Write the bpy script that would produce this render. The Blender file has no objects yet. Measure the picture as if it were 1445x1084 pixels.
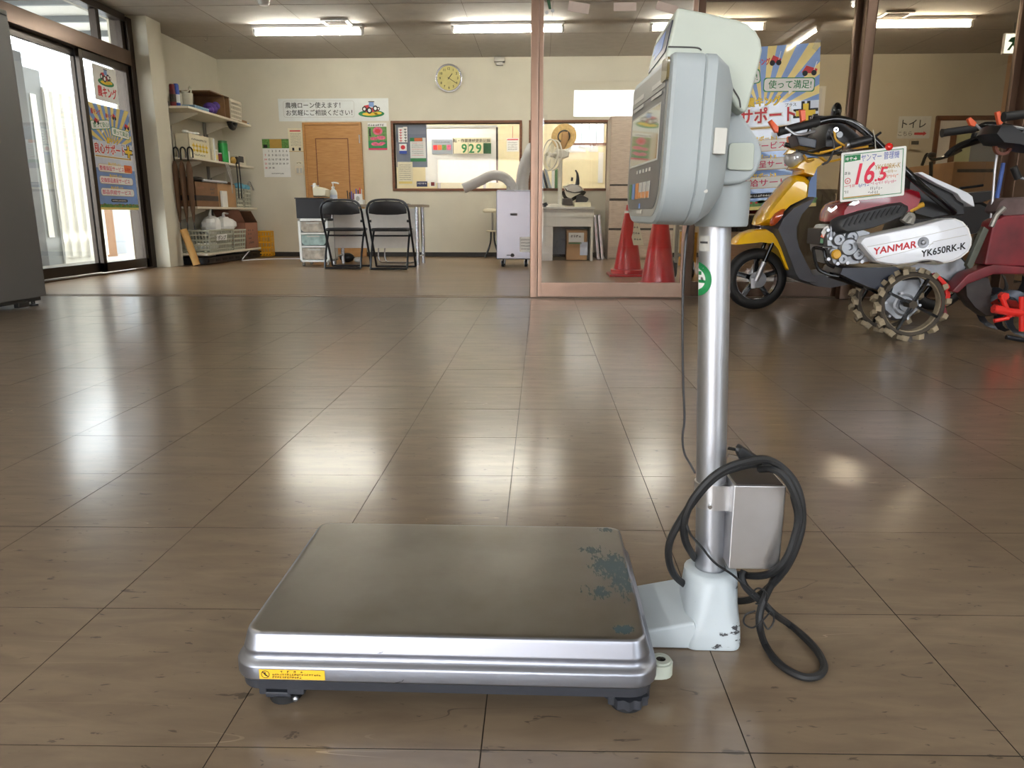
import bpy, bmesh, math, random
from mathutils import Vector, Matrix
random.seed(11)
SC = bpy.context.scene
COL = SC.collection
PI = math.pi

# ------------------------------------------------------------------ camera
CAM_H, FPX, CX, CY = .595, 1046.0, 722.5, 542.0
PITCH = math.atan(240 / FPX)
YAW = math.atan(.0392 * math.cos(PITCH))
FW = Vector((-math.sin(YAW) * math.cos(PITCH), math.cos(YAW) * math.cos(PITCH), -math.sin(PITCH)))
RT = Vector((math.cos(YAW), math.sin(YAW), 0))
UP = RT.cross(FW)
EYE = Vector((0, 0, CAM_H))
cam = bpy.data.cameras.new('camera')
cam.sensor_width = 36
cam.lens = FPX / 1445 * 36
cam.clip_start = .02
cam.clip_end = 200
camo = bpy.data.objects.new('camera', cam)
COL.objects.link(camo)
camo.matrix_world = Matrix((RT, UP, -FW)).transposed().to_4x4()
camo.location = EYE
SC.camera = camo

# ------------------------------------------------------------------ world, sun, exposure
wd = bpy.data.worlds.new('world')
SC.world = wd
wd.use_nodes = True
bg = wd.node_tree.nodes['Background']
bg.inputs[0].default_value = (.88, .94, 1, 1)
bg.inputs[1].default_value = 8.0
sun = bpy.data.lights.new('sun', 'SUN')
sun.energy = 6
sun.angle = .02
sun.color = (1, .95, .86)
suno = bpy.data.objects.new('sun', sun)
COL.objects.link(suno)
suno.location = (20, 2, 30)
suno.rotation_euler = Vector((.62, .12, 1)).to_track_quat('Z', 'Y').to_euler()
TUBE_POWER = 44.0
vs = SC.view_settings
vs.view_transform = 'Standard'
vs.look = 'None'
vs.gamma = 1
vs.use_curve_mapping = False
vs.exposure = 1.05


def ray(x, y):
    return FW + RT * ((x - CX) / FPX) + UP * ((CY - y) / FPX)


def on_y(x, y, Y):
    d = ray(x, y)
    return EYE + d * (Y / d.y)


def on_z(x, y, Z=0.0):
    d = ray(x, y)
    return EYE + d * ((Z - CAM_H) / d.z)


def on_x(x, y, X):
    d = ray(x, y)
    return EYE + d * (X / d.x)


# ------------------------------------------------------------------ materials
def lin(c):
    return tuple(((v / 255) / 12.92 if v / 255 <= .04045 else ((v / 255 + .055) / 1.055) ** 2.4) for v in c) + (1,)


MATS = {}


def mat(name, col, rough=.5, metal=0.0, var=.06, scale=14, stretch=(1, 1, 1), bump=0.0, emit=0.0, spec=.5, rvar=0.0, coat=0.0):
    """principled material whose colour and gloss are varied by procedural noise"""
    if name in MATS:
        return MATS[name]
    m = bpy.data.materials.new(name)
    m.use_nodes = True
    nt = m.node_tree
    b = nt.nodes['Principled BSDF']
    b.inputs['Roughness'].default_value = rough
    b.inputs['Metallic'].default_value = metal
    b.inputs['Specular IOR Level'].default_value = spec
    b.inputs['Coat Weight'].default_value = coat
    base = lin(col)
    if emit:
        b.inputs['Emission Color'].default_value = base
        b.inputs['Emission Strength'].default_value = emit
    tc = nt.nodes.new('ShaderNodeTexCoord')
    mp = nt.nodes.new('ShaderNodeMapping')
    mp.inputs['Scale'].default_value = stretch
    nz = nt.nodes.new('ShaderNodeTexNoise')
    nz.inputs['Scale'].default_value = scale
    nz.inputs['Detail'].default_value = 4
    nt.links.new(tc.outputs['Object'], mp.inputs[0])
    nt.links.new(mp.outputs[0], nz.inputs['Vector'])
    mx = nt.nodes.new('ShaderNodeMix')
    mx.data_type = 'RGBA'
    lo = tuple(max(0, v * (1 - var)) for v in base[:3]) + (1,)
    hi = tuple(min(1, v * (1 + var)) for v in base[:3]) + (1,)
    mx.inputs[6].default_value = lo
    mx.inputs[7].default_value = hi
    rp = nt.nodes.new('ShaderNodeMapRange')
    rp.inputs[1].default_value = .3
    rp.inputs[2].default_value = .7
    nt.links.new(nz.outputs['Fac'], rp.inputs[0])
    nt.links.new(rp.outputs[0], mx.inputs[0])
    nt.links.new(mx.outputs[2], b.inputs['Base Color'])
    if rvar:
        rr_ = nt.nodes.new('ShaderNodeMapRange')
        rr_.inputs[1].default_value = .3
        rr_.inputs[2].default_value = .7
        rr_.inputs[3].default_value = max(.02, rough - rvar)
        rr_.inputs[4].default_value = min(1, rough + rvar)
        nt.links.new(nz.outputs['Fac'], rr_.inputs[0])
        nt.links.new(rr_.outputs[0], b.inputs['Roughness'])
    if bump:
        bp = nt.nodes.new('ShaderNodeBump')
        bp.inputs['Strength'].default_value = bump
        bp.inputs['Distance'].default_value = .01
        nt.links.new(nz.outputs['Fac'], bp.inputs['Height'])
        nt.links.new(bp.outputs[0], b.inputs['Normal'])
    MATS[name] = m
    return m


def glass_mat(name, tint=(1, 1, 1), ior=1.5, rough=0.0, refl=1.0):
    m = bpy.data.materials.new(name)
    m.use_nodes = True
    nt = m.node_tree
    nt.nodes.clear()
    out = nt.nodes.new('ShaderNodeOutputMaterial')
    tr = nt.nodes.new('ShaderNodeBsdfTransparent')
    tr.inputs[0].default_value = tint + (1,)
    gl = nt.nodes.new('ShaderNodeBsdfGlossy')
    gl.inputs['Roughness'].default_value = rough
    gl.inputs[0].default_value = (refl, refl, refl, 1)
    fr = nt.nodes.new('ShaderNodeFresnel')
    geo = nt.nodes.new('ShaderNodeNewGeometry')
    io = nt.nodes.new('ShaderNodeMapRange')      # the far face of a pane reflects like the near one
    io.inputs[3].default_value = ior
    io.inputs[4].default_value = 1 / ior
    nt.links.new(geo.outputs['Backfacing'], io.inputs[0])
    nt.links.new(io.outputs[0], fr.inputs[0])
    mx = nt.nodes.new('ShaderNodeMixShader')
    nt.links.new(fr.outputs[0], mx.inputs[0])
    nt.links.new(tr.outputs[0], mx.inputs[1])
    nt.links.new(gl.outputs[0], mx.inputs[2])
    nt.links.new(mx.outputs[0], out.inputs[0])
    MATS[name] = m
    return m


def nodes_of(m):
    return m.node_tree.nodes, m.node_tree.links, m.node_tree.nodes['Principled BSDF']


def floor_tile_mat():
    m = bpy.data.materials.new('vinyl_tile')
    m.use_nodes = True
    N, L, b = nodes_of(m)
    geo = N.new('ShaderNodeNewGeometry')

    def mapping(sc, rot=0.0):
        q = N.new('ShaderNodeMapping')
        q.inputs['Scale'].default_value = sc
        q.inputs['Rotation'].default_value = (0, 0, rot)
        L.new(geo.outputs['Position'], q.inputs[0])
        return q

    def noise(vec, s, det=4, rough=.55, dist=0.0):
        q = N.new('ShaderNodeTexNoise')
        q.inputs['Scale'].default_value = s
        q.inputs['Detail'].default_value = det
        q.inputs['Roughness'].default_value = rough
        q.inputs['Distortion'].default_value = dist
        L.new(vec.outputs[0], q.inputs['Vector'])
        return q.outputs['Fac']

    def math_(op, a, c):
        q = N.new('ShaderNodeMath')
        q.operation = op
        for i, v in enumerate((a, c)):
            if isinstance(v, (int, float)):
                q.inputs[i].default_value = v
            else:
                L.new(v, q.inputs[i])
        return q.outputs[0]

    def rng(v, a, c, lo=0.0, hi=1.0):
        q = N.new('ShaderNodeMapRange')
        q.inputs[1].default_value = a
        q.inputs[2].default_value = c
        q.inputs[3].default_value = lo
        q.inputs[4].default_value = hi
        L.new(v, q.inputs[0])
        return q.outputs[0]

    def mix(f, a, c):
        q = N.new('ShaderNodeMix')
        q.data_type = 'RGBA'
        if isinstance(f, (int, float)):
            q.inputs[0].default_value = f
        else:
            L.new(f, q.inputs[0])
        for i, v in ((6, a), (7, c)):
            if isinstance(v, tuple):
                q.inputs[i].default_value = v
            else:
                L.new(v, q.inputs[i])
        return q.outputs[2]
    streak = noise(mapping((2.2, 9, 1)), 3.0, 6, .6, .6)
    col = mix(rng(streak, .35, .68), lin((110, 94, 77)), lin((129, 112, 92)))
    blot = noise(mapping((1, 1, 1)), 1.7, 3)
    col = mix(rng(blot, .4, .7, 0, .55), col, lin((100, 85, 69)))
    rnd = rng(geo.outputs['Random Per Island'], 0, 1, 0, .22)
    col = mix(rnd, col, lin((94, 80, 66)))
    # pale and dark scratches with shapes of their own
    for sc, rot, w, gate, c1, s in (((.4, 5, 1), .85, .0011, .57, (160, 142, 121), 2.6), ((.4, 6, 1), -.5, .0010, .57, (158, 140, 120), 2.4),
                                    ((.5, 5, 1), 1.2, .0013, .55, (66, 55, 45), 2.6), ((.5, 8, 1), .6, .0013, .56, (68, 57, 46), 2.8)):
        v = noise(mapping(sc, rot), s, 2, .4, .25)
        line = math_('LESS_THAN', math_('ABSOLUTE', math_('SUBTRACT', v, .5), 0), w)
        g = rng(noise(mapping((1, 1, 1), rot), 2.3, 3), gate, gate + .06)
        col = mix(math_('MULTIPLY', math_('MULTIPLY', line, g), .7), col, lin(c1))
    sp = noise(mapping((3, 9, 1), .6), 9, 3, .6, .8)
    col = mix(rng(sp, .655, .70, 0, .7), col, lin((54, 46, 38)))
    L.new(col, b.inputs['Base Color'])
    b.inputs['Roughness'].default_value = .29
    b.inputs['Specular IOR Level'].default_value = .85
    bh = math_('ADD', math_('MULTIPLY', noise(mapping((1, 2.2, 1), .4), 9, 2), .7), math_('MULTIPLY', noise(mapping((1, 1.6, 1)), 2.6, 1), 2.4))
    bp = N.new('ShaderNodeBump')
    bp.inputs['Strength'].default_value = .06
    bp.inputs['Distance'].default_value = .004
    L.new(bh, bp.inputs['Height'])
    L.new(bp.outputs[0], b.inputs['Normal'])
    # waxed surface: a sharper reflection over the dull one
    b2 = N.new('ShaderNodeBsdfPrincipled')
    b2.inputs['Roughness'].default_value = .175
    b2.inputs['Specular IOR Level'].default_value = .9
    L.new(col, b2.inputs['Base Color'])
    L.new(bp.outputs[0], b2.inputs['Normal'])
    ms = N.new('ShaderNodeMixShader')
    ms.inputs[0].default_value = .6
    L.new(b.outputs[0], ms.inputs[1])
    L.new(b2.outputs[0], ms.inputs[2])
    L.new(ms.outputs[0], N['Material Output'].inputs[0])
    MATS['vinyl_tile'] = m
    return m


def steel_mat(name, paint=False, dirt=.5, rough=.27, c0=(190, 187, 182), c1=(142, 135, 124)):
    """brushed stainless steel; paint=True adds the teal paint scuffs worn onto the plate"""
    m = bpy.data.materials.new(name)
    m.use_nodes = True
    N, L, b = nodes_of(m)
    b.inputs['Metallic'].default_value = 1
    tc = N.new('ShaderNodeTexCoord')
    mp = N.new('ShaderNodeMapping')
    mp.inputs['Scale'].default_value = (3, 160, 160)
    L.new(tc.outputs['Object'], mp.inputs[0])
    n1 = N.new('ShaderNodeTexNoise')
    n1.inputs['Scale'].default_value = 9
    n1.inputs['Detail'].default_value = 5
    L.new(mp.outputs[0], n1.inputs['Vector'])
    n2 = N.new('ShaderNodeTexNoise')
    n2.inputs['Scale'].default_value = 7
    n2.inputs['Detail'].default_value = 4
    L.new(tc.outputs['Object'], n2.inputs['Vector'])
    r = N.new('ShaderNodeMapRange')
    r.inputs[1].default_value = .25
    r.inputs[2].default_value = .75
    r.inputs[3].default_value = rough - .04
    r.inputs[4].default_value = rough + .06
    L.new(n1.outputs['Fac'], r.inputs[0])
    L.new(r.outputs[0], b.inputs['Roughness'])
    cr = N.new('ShaderNodeMix')
    cr.data_type = 'RGBA'
    cr.inputs[6].default_value = lin(c0)
    cr.inputs[7].default_value = lin(c1)
    rd = N.new('ShaderNodeMapRange')
    rd.inputs[1].default_value = .38
    rd.inputs[2].default_value = .72
    rd.inputs[4].default_value = dirt
    L.new(n2.outputs['Fac'], rd.inputs[0])
    L.new(rd.outputs[0], cr.inputs[0])
    col = cr.outputs[2]
    bp = N.new('ShaderNodeBump')
    bp.inputs['Strength'].default_value = .003
    bp.inputs['Distance'].default_value = .001
    L.new(n1.outputs['Fac'], bp.inputs['Height'])
    L.new(bp.outputs[0], b.inputs['Normal'])
    if paint:
        sep = N.new('ShaderNodeSeparateXYZ')
        L.new(tc.outputs['Object'], sep.inputs[0])
        m2 = N.new('ShaderNodeMapping')
        m2.inputs['Scale'].default_value = (2.2, .7, 1)
        L.new(tc.outputs['Object'], m2.inputs[0])
        n3 = N.new('ShaderNodeTexNoise')
        n3.inputs['Scale'].default_value = 95
        n3.inputs['Detail'].default_value = 5
        n3.inputs['Roughness'].default_value = .65
        L.new(m2.outputs[0], n3.inputs['Vector'])

        def mth(op, a, c=None):
            q = N.new('ShaderNodeMath')
            q.operation = op
            for i, v in enumerate((a, c)):
                if v is None:
                    continue
                if isinstance(v, (int, float)):
                    q.inputs[i].default_value = v
                else:
                    L.new(v, q.inputs[i])
            return q.outputs[0]
        tot = None
        for (x0, y0, rx, ry, k) in PAINT_SPOTS:
            dx = mth('DIVIDE', mth('SUBTRACT', sep.outputs[0], x0), rx)
            dy = mth('DIVIDE', mth('SUBTRACT', sep.outputs[1], y0), ry)
            d = mth('ADD', mth('MULTIPLY', dx, dx), mth('MULTIPLY', dy, dy))
            e = mth('MULTIPLY', mth('MAXIMUM', mth('SUBTRACT', 1.0, d), 0.0), k)
            tot = e if tot is None else mth('MAXIMUM', tot, e)
        thr = mth('ADD', mth('MULTIPLY', tot, .34), n3.outputs['Fac'])
        msk = N.new('ShaderNodeMapRange')
        msk.inputs[1].default_value = .70
        msk.inputs[2].default_value = .73
        L.new(mth('MULTIPLY', thr, mth('GREATER_THAN', tot, .03)), msk.inputs[0])
        pm = N.new('ShaderNodeMix')
        pm.data_type = 'RGBA'
        L.new(msk.outputs[0], pm.inputs[0])
        L.new(col, pm.inputs[6])
        pm.inputs[7].default_value = lin((46, 66, 72))
        col = pm.outputs[2]
        L.new(mth('SUBTRACT', 1.0, msk.outputs[0]), b.inputs['Metallic'])
    if paint:
        # daylight on the rim is put into its colour; the top keeps its dirt
        geo = N.new('ShaderNodeNewGeometry')
        sz = N.new('ShaderNodeSeparateXYZ')
        L.new(geo.outputs['Normal'], sz.inputs[0])
        up = N.new('ShaderNodeMapRange')
        up.inputs[1].default_value = .90
        up.inputs[2].default_value = .985
        L.new(sz.outputs[2], up.inputs[0])
        rim = N.new('ShaderNodeMix')
        rim.data_type = 'RGBA'
        rim.inputs[6].default_value = lin((156, 159, 168))
        L.new(up.outputs[0], rim.inputs[0])
        L.new(col, rim.inputs[7])
        col = rim.outputs[2]
        ro = N.new('ShaderNodeMix')
        ro.data_type = 'FLOAT'
        L.new(up.outputs[0], ro.inputs[0])
        ro.inputs[2].default_value = .42
        L.new(r.outputs[0], ro.inputs[3])
        L.new(ro.outputs[0], b.inputs['Roughness'])
    L.new(col, b.inputs['Base Color'])
    MATS[name] = m
    return m


def wood_mat(name, c0, c1, rough=.45, stretch=(1, 1, 14), scale=6):
    m = bpy.data.materials.new(name)
    m.use_nodes = True
    N, L, b = nodes_of(m)
    tc = N.new('ShaderNodeTexCoord')
    mp = N.new('ShaderNodeMapping')
    mp.inputs['Scale'].default_value = stretch
    L.new(tc.outputs['Object'], mp.inputs[0])
    nz = N.new('ShaderNodeTexNoise')
    nz.inputs['Scale'].default_value = scale
    nz.inputs['Detail'].default_value = 6
    nz.inputs['Roughness'].default_value = .6
    nz.inputs['Distortion'].default_value = .5
    L.new(mp.outputs[0], nz.inputs['Vector'])
    cr = N.new('ShaderNodeValToRGB')
    cr.color_ramp.elements[0].position = .32
    cr.color_ramp.elements[0].color = lin(c0)
    cr.color_ramp.elements[1].position = .68
    cr.color_ramp.elements[1].color = lin(c1)
    L.new(nz.outputs['Fac'], cr.inputs[0])
    L.new(cr.outputs[0], b.inputs['Base Color'])
    b.inputs['Roughness'].default_value = rough
    MATS[name] = m
    return m


mat('wall_cream', (212, 206, 188), .75, var=.03, scale=3, bump=.05)
mat('wall_warm', (222, 180, 140), .75, var=.03, scale=3)
mat('ceiling_board', (186, 181, 173), .85, var=.05, scale=8, bump=.1)
mat('baseboard', (38, 34, 30), .5)
mat('joint', (52, 43, 35), .8)
mat('bronze_dark', (50, 40, 32), .32, .55, var=.08)
mat('bronze_pale', (156, 130, 114), .3, .6, var=.05)
mat('bronze_mid', (92, 72, 58), .3, .6, var=.05)
mat('alu', (188, 190, 195), .46, 1, var=.05, scale=5, rvar=.05)
mat('chrome', (222, 224, 228), .1, 1, var=.03)
mat('cast_alu', (150, 152, 156), .45, .85, var=.14, scale=20, rvar=.1)
mat('black_plastic', (24, 24, 26), .42, var=.1)
mat('black_gloss', (14, 14, 16), .16, var=.1)
mat('black_rubber', (22, 22, 23), .62, var=.15, bump=.05)
mat('dark_navy', (26, 30, 44), .35, var=.1)
mat('cabinet_grey', (98, 97, 95), .45, .15, var=.03, scale=2)
mat('cabinet_foot', (60, 60, 60), .4, .7)
mat('head_grey', (152, 159, 160), .42, var=.05, scale=9, rvar=.08)
mat('grey_green', (170, 176, 164), .42, var=.05, scale=9, rvar=.08)
mat('grey_cool', (172, 180, 184), .42, var=.05, scale=9, rvar=.08)
mat('membrane', (92, 92, 92), .3, var=.05)
mat('membrane_light', (146, 144, 136), .4, var=.05)
mat('label_grey', (186, 184, 176), .5)
mat('lcd', (150, 146, 122), .06, var=.04, coat=1)
mat('lcd_dark', (26, 32, 54), .38, var=.2, spec=.3)
mat('glint_blue', (66, 104, 176), .4, var=.2, spec=.3)
mat('key_green', (70, 120, 74), .4)
mat('key_blue', (96, 124, 176), .4)
mat('key_orange', (196, 128, 66), .4)
mat('key_grey', (176, 176, 170), .4)
mat('amber', (104, 92, 60), .15, coat=1)
mat('tray_dark', (44, 46, 52), .5, var=.08)
mat('sticker_yellow', (236, 186, 46), .4, var=.05)
mat('ink', (22, 22, 24), .6)
mat('ink_soft', (70, 68, 66), .6)
mat('paper', (236, 236, 232), .6, var=.03)
mat('paper_cool', (222, 226, 224), .35, var=.03, coat=.4)
mat('paper_cream', (226, 218, 190), .6, var=.04)
mat('price_red', (226, 48, 78), .5)
mat('red_ink', (206, 40, 52), .5)
mat('magenta_ink', (206, 30, 92), .5)
mat('crimson_ink', (196, 26, 38), .45)
mat('green_ink', (22, 128, 70), .5)
mat('dark_green', (24, 82, 48), .5)
mat('blue_ink', (52, 82, 176), .5)
mat('yellow_ink', (236, 200, 40), .45)
mat('gold_ink', (186, 150, 72), .4)
mat('sky_print', (112, 148, 206), .3, var=.14, scale=5, coat=.4)
mat('ray_print', (228, 206, 120), .3, var=.06, coat=.4)
mat('cloud_print', (206, 216, 232), .3, var=.1, scale=6, coat=.4)
mat('pink_print', (214, 96, 128), .4, var=.4, scale=30)
mat('leaf_print', (96, 140, 70), .4, var=.5, scale=40)
mat('orange_print', (222, 116, 62), .45, var=.1)
mat('scooter_yellow', (255, 200, 26), .22, var=.03, coat=.6)
mat('shield_grey', (88, 90, 98), .5, var=.05)
mat('lens_orange', (190, 78, 26), .12, var=.1, coat=1)
mat('lens_clear', (214, 218, 222), .08, .3, coat=1)
mat('cover_white', (226, 229, 236), .28, var=.02, coat=.3)
mat('tank_red', (150, 22, 40), .25, var=.05, coat=.5)
mat('paint_red', (214, 40, 32), .3, var=.08, coat=.3)
mat('dirty_red', (110, 26, 34), .5, var=.35, scale=9, rvar=.1)
mat('muffler', (46, 47, 49), .55, var=.12)
mat('mud', (150, 136, 112), .85, var=.25, scale=30, bump=.3)
mat('mud_dark', (66, 58, 48), .8, var=.3, scale=20, bump=.3)
mat('tine_steel', (48, 50, 56), .32, .7, var=.3, scale=9)
mat('lever_orange', (226, 96, 52), .4)
mat('cable_yellow', (206, 156, 44), .4)
mat('cardboard', (176, 138, 98), .8, var=.06, scale=8)
mat('cardboard_dark', (132, 98, 70), .8, var=.06)
mat('cardboard_red', (150, 104, 82), .8, var=.06)
mat('shelf_white', (224, 216, 196), .5, var=.03)
mat('rail_grey', (150, 146, 138), .4, .5)
mat('basket_grey', (178, 178, 160), .5, var=.05)
mat('basket_yellow', (232, 170, 26), .4)
mat('umbrella_brown', (96, 68, 44), .7, var=.15)
mat('bag_white', (236, 236, 234), .35, var=.04)
mat('purple_cloth', (74, 48, 122), .7, var=.3, scale=12)
mat('towel_blue', (136, 172, 196), .8, var=.05)
mat('pitcher', (206, 200, 180), .35, var=.06)
mat('green_can', (40, 150, 70), .3)
mat('teal_cloth', (110, 176, 200), .7, var=.15)
mat('black_box', (30, 30, 36), .4)
mat('cart_white', (232, 232, 228), .4)
mat('drawer_clear', (176, 166, 152), .25, var=.35, scale=16)
mat('drawer_green', (158, 178, 172), .25, var=.3, scale=16)
mat('desk_top', (158, 142, 122), .4)
mat('desk_panel', (206, 202, 196), .45, var=.04)
mat('steel_desk', (206, 204, 196), .45, var=.03)
mat('tube_silver', (206, 208, 214), .25, .9)
mat('chair_frame', (58, 60, 64), .3, .7)
mat('vinyl_black', (26, 26, 28), .38, var=.1)
mat('heater_white', (156, 160, 172), .26, .45, var=.03, scale=3)
mat('duct', (196, 194, 190), .5, var=.04)
mat('cone_red', (196, 14, 26), .28, var=.05, coat=.3)
mat('fan_cream', (228, 224, 212), .4)
mat('straw', (200, 166, 106), .8, var=.2, scale=40, bump=.3)
mat('leather', (176, 136, 86), .6)
mat('clock_face', (208, 196, 128), .5)
mat('plate_ivory', (218, 208, 184), .4)
mat('office_wall', (236, 224, 186), .7, var=.02)
mat('office_white', (238, 238, 236), .5, var=.02)
mat('office_grey', (150, 158, 168), .5, var=.03)
mat('pocket_blue', (120, 130, 150), .5)
mat('siding_white', (232, 230, 226), .6, var=.03)
mat('siding_grey', (120, 124, 128), .5, var=.04)
mat('asphalt', (150, 146, 140), .9, var=.1)
mat('exit_green', (150, 232, 170), .4, emit=1.2)
mat('exit_white', (240, 248, 240), .4, emit=1.2)
mat('bin_grey', (150, 150, 146), .35, var=.06)
mat('blue_strap', (70, 100, 170), .6)
tb = mat('tube_light', (255, 252, 226), .5, var=0)
tb.node_tree.nodes['Principled BSDF'].inputs['Emission Color'].default_value = (1, .97, .86, 1)
tb.node_tree.nodes['Principled BSDF'].inputs['Emission Strength'].default_value = TUBE_POWER
to_ = mat('tube_office', (255, 255, 255), .5, var=0)
to_.node_tree.nodes['Principled BSDF'].inputs['Emission Color'].default_value = (1, .98, .92, 1)
to_.node_tree.nodes['Principled BSDF'].inputs['Emission Strength'].default_value = TUBE_POWER * 1.7
td = mat('tube_daylight', (255, 255, 255), .5, var=0)
td.node_tree.nodes['Principled BSDF'].inputs['Emission Color'].default_value = (1, .98, .92, 1)
td.node_tree.nodes['Principled BSDF'].inputs['Emission Strength'].default_value = TUBE_POWER
wood_mat('door_wood', (168, 118, 62), (192, 142, 84))
wood_mat('frame_wood', (92, 52, 28), (126, 76, 42))
wood_mat('box_wood', (112, 84, 54), (140, 106, 72), stretch=(1, 8, 1))
wood_mat('cabinet_wood', (176, 158, 142), (202, 186, 170), stretch=(1, 1, 10), scale=9)
wood_mat('plank_floor', (112, 90, 68), (156, 130, 100), rough=.28, stretch=(.5, 12, 1), scale=2.2)
glass_mat('glass')
glass_mat('glass_door', (.86, .87, .86))
glass_mat('glass_bronze', (.80, .74, .66))
glass_mat('clear_plastic', (.86, .86, .84), 1.3, .15)
floor_tile_mat()
M = MATS


# ------------------------------------------------------------------ mesh builder
class MB:
    def __init__(s):
        s.bm = bmesh.new()

    def faces(s, vs_, fs):
        v = [s.bm.verts.new(p) for p in vs_]
        for f in fs:
            try:
                s.bm.faces.new([v[i] for i in f])
            except ValueError:
                pass
        return s

    def box(s, a, b):
        (x0, y0, z0), (x1, y1, z1) = a, b
        return s.faces([(x0, y0, z0), (x1, y0, z0), (x1, y1, z0), (x0, y1, z0), (x0, y0, z1), (x1, y0, z1), (x1, y1, z1), (x0, y1, z1)],
                       [(0, 3, 2, 1), (4, 5, 6, 7), (0, 1, 5, 4), (1, 2, 6, 5), (2, 3, 7, 6), (3, 0, 4, 7)])

    def bar(s, p, q, w, h, up=(0, 0, 1)):
        p, q = Vector(p), Vector(q)
        d = (q - p).normalized()
        a = d.cross(Vector(up))
        if a.length < 1e-4:
            a = d.cross(Vector((0, 1, 0)))
        a.normalize()
        c = a.cross(d)
        vs_ = [e + a * (w / 2 * i) + c * (h / 2 * j) for e in (p, q) for i, j in ((-1, -1), (1, -1), (1, 1), (-1, 1))]
        return s.faces(vs_, [(3, 2, 1, 0), (4, 5, 6, 7), (0, 1, 5, 4), (1, 2, 6, 5), (2, 3, 7, 6), (3, 0, 4, 7)])

    def loft(s, rings, cap0=True, cap1=True, closed=False):
        n = len(rings[0])
        vv = [[s.bm.verts.new(p) for p in r] for r in rings]
        pairs = list(zip(vv, vv[1:]))
        if closed:
            pairs.append((vv[-1], vv[0]))
        for a, b in pairs:
            for i in range(n):
                j = (i + 1) % n
                try:
                    s.bm.faces.new((a[i], a[j], b[j], b[i]))
                except ValueError:
                    pass
        if cap0 and not closed:
            s.bm.faces.new(vv[0][::-1])
        if cap1 and not closed:
            s.bm.faces.new(vv[-1])
        return s

    def cyl(s, p, q, r, r2=None, n=16, cap=True):
        p, q = Vector(p), Vector(q)
        r2 = r if r2 is None else r2
        d = (q - p).normalized()
        a = d.orthogonal().normalized()
        b = d.cross(a)
        rg = lambda c, rad: [c + (a * math.cos(t) + b * math.sin(t)) * rad for t in (2 * PI * i / n for i in range(n))]
        return s.loft([rg(p, r), rg(q, r2)], cap, cap)

    def tube(s, pts, r, n=8, closed=False, cap=True):
        pts = [Vector(p) for p in pts]
        rad = r if isinstance(r, (list, tuple)) else [r] * len(pts)
        m = len(pts)
        tang = []
        for i in range(m):
            a = pts[i - 1] if (i or closed) else pts[0]
            b = pts[(i + 1) % m] if (i < m - 1 or closed) else pts[-1]
            t = (b - a)
            tang.append(t.normalized() if t.length > 1e-9 else Vector((0, 0, 1)))
        nrm = tang[0].orthogonal().normalized()
        rings = []
        for i in range(m):
            nrm = nrm - tang[i] * nrm.dot(tang[i])
            nrm = nrm.normalized() if nrm.length > 1e-6 else tang[i].orthogonal().normalized()
            bn = tang[i].cross(nrm)
            rings.append([pts[i] + (nrm * math.cos(2 * PI * k / n) + bn * math.sin(2 * PI * k / n)) * rad[i] for k in range(n)])
        return s.loft(rings, cap, cap, closed)

    def prism(s, pts, vec):
        pts = [Vector(p) for p in pts]
        vec = Vector(vec)
        return s.loft([pts, [p + vec for p in pts]])

    def poly(s, pts):
        s.bm.faces.new([s.bm.verts.new(p) for p in pts])
        return s

    def lathe(s, prof, c=(0, 0, 0), n=24, axis=(0, 0, 1)):
        """prof: list of (radius, height along the axis)"""
        c, ax = Vector(c), Vector(axis).normalized()
        a = ax.orthogonal().normalized()
        b = ax.cross(a)
        rings = [[c + ax * h + (a * math.cos(2 * PI * i / n) + b * math.sin(2 * PI * i / n)) * max(r, 1e-4) for i in range(n)] for r, h in prof]
        return s.loft(rings)

    def ball(s, c, r, sc=(1, 1, 1), u=12, v=8):
        c = Vector(c)
        prof = [(math.sin(PI * i / v), -math.cos(PI * i / v)) for i in range(v + 1)]
        rings = [[c + Vector((max(p, 1e-3) * r * sc[0] * math.cos(2 * PI * k / u), max(p, 1e-3) * r * sc[1] * math.sin(2 * PI * k / u), h * r * sc[2])) for k in range(u)] for p, h in prof]
        return s.loft(rings)

    def ring(s, c, r0, r1, vec, n=24):
        """flat ring of inner radius r0, outer r1, thickness vec"""
        c, vec = Vector(c), Vector(vec)
        a = vec.orthogonal().normalized()
        b = vec.normalized().cross(a)
        cs = [(a * math.cos(2 * PI * i / n) + b * math.sin(2 * PI * i / n)) for i in range(n)]
        rings = [[c + d * r1 for d in cs], [c + d * r1 + vec for d in cs], [c + d * r0 + vec for d in cs], [c + d * r0 for d in cs]]
        return s.loft(rings, closed=True)

    def pillow(s, pts, Yc, hw, inset=.8, mid=.96):
        """side outline (world points near plane Yc) given a rounded depth of +-hw along Y"""
        pts = [Vector(p) for p in pts]
        c = sum(pts, Vector()) / len(pts)
        rings = []
        for f, k in ((-1, inset), (-.82, (inset + mid) / 2 + .01), (-.5, mid), (0, 1), (.5, mid), (.82, (inset + mid) / 2 + .01), (1, inset)):
            rings.append([Vector((c.x + (p.x - c.x) * k, Yc + hw * f, c.z + (p.z - c.z) * k)) for p in pts])
        return s.loft(rings)

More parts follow.
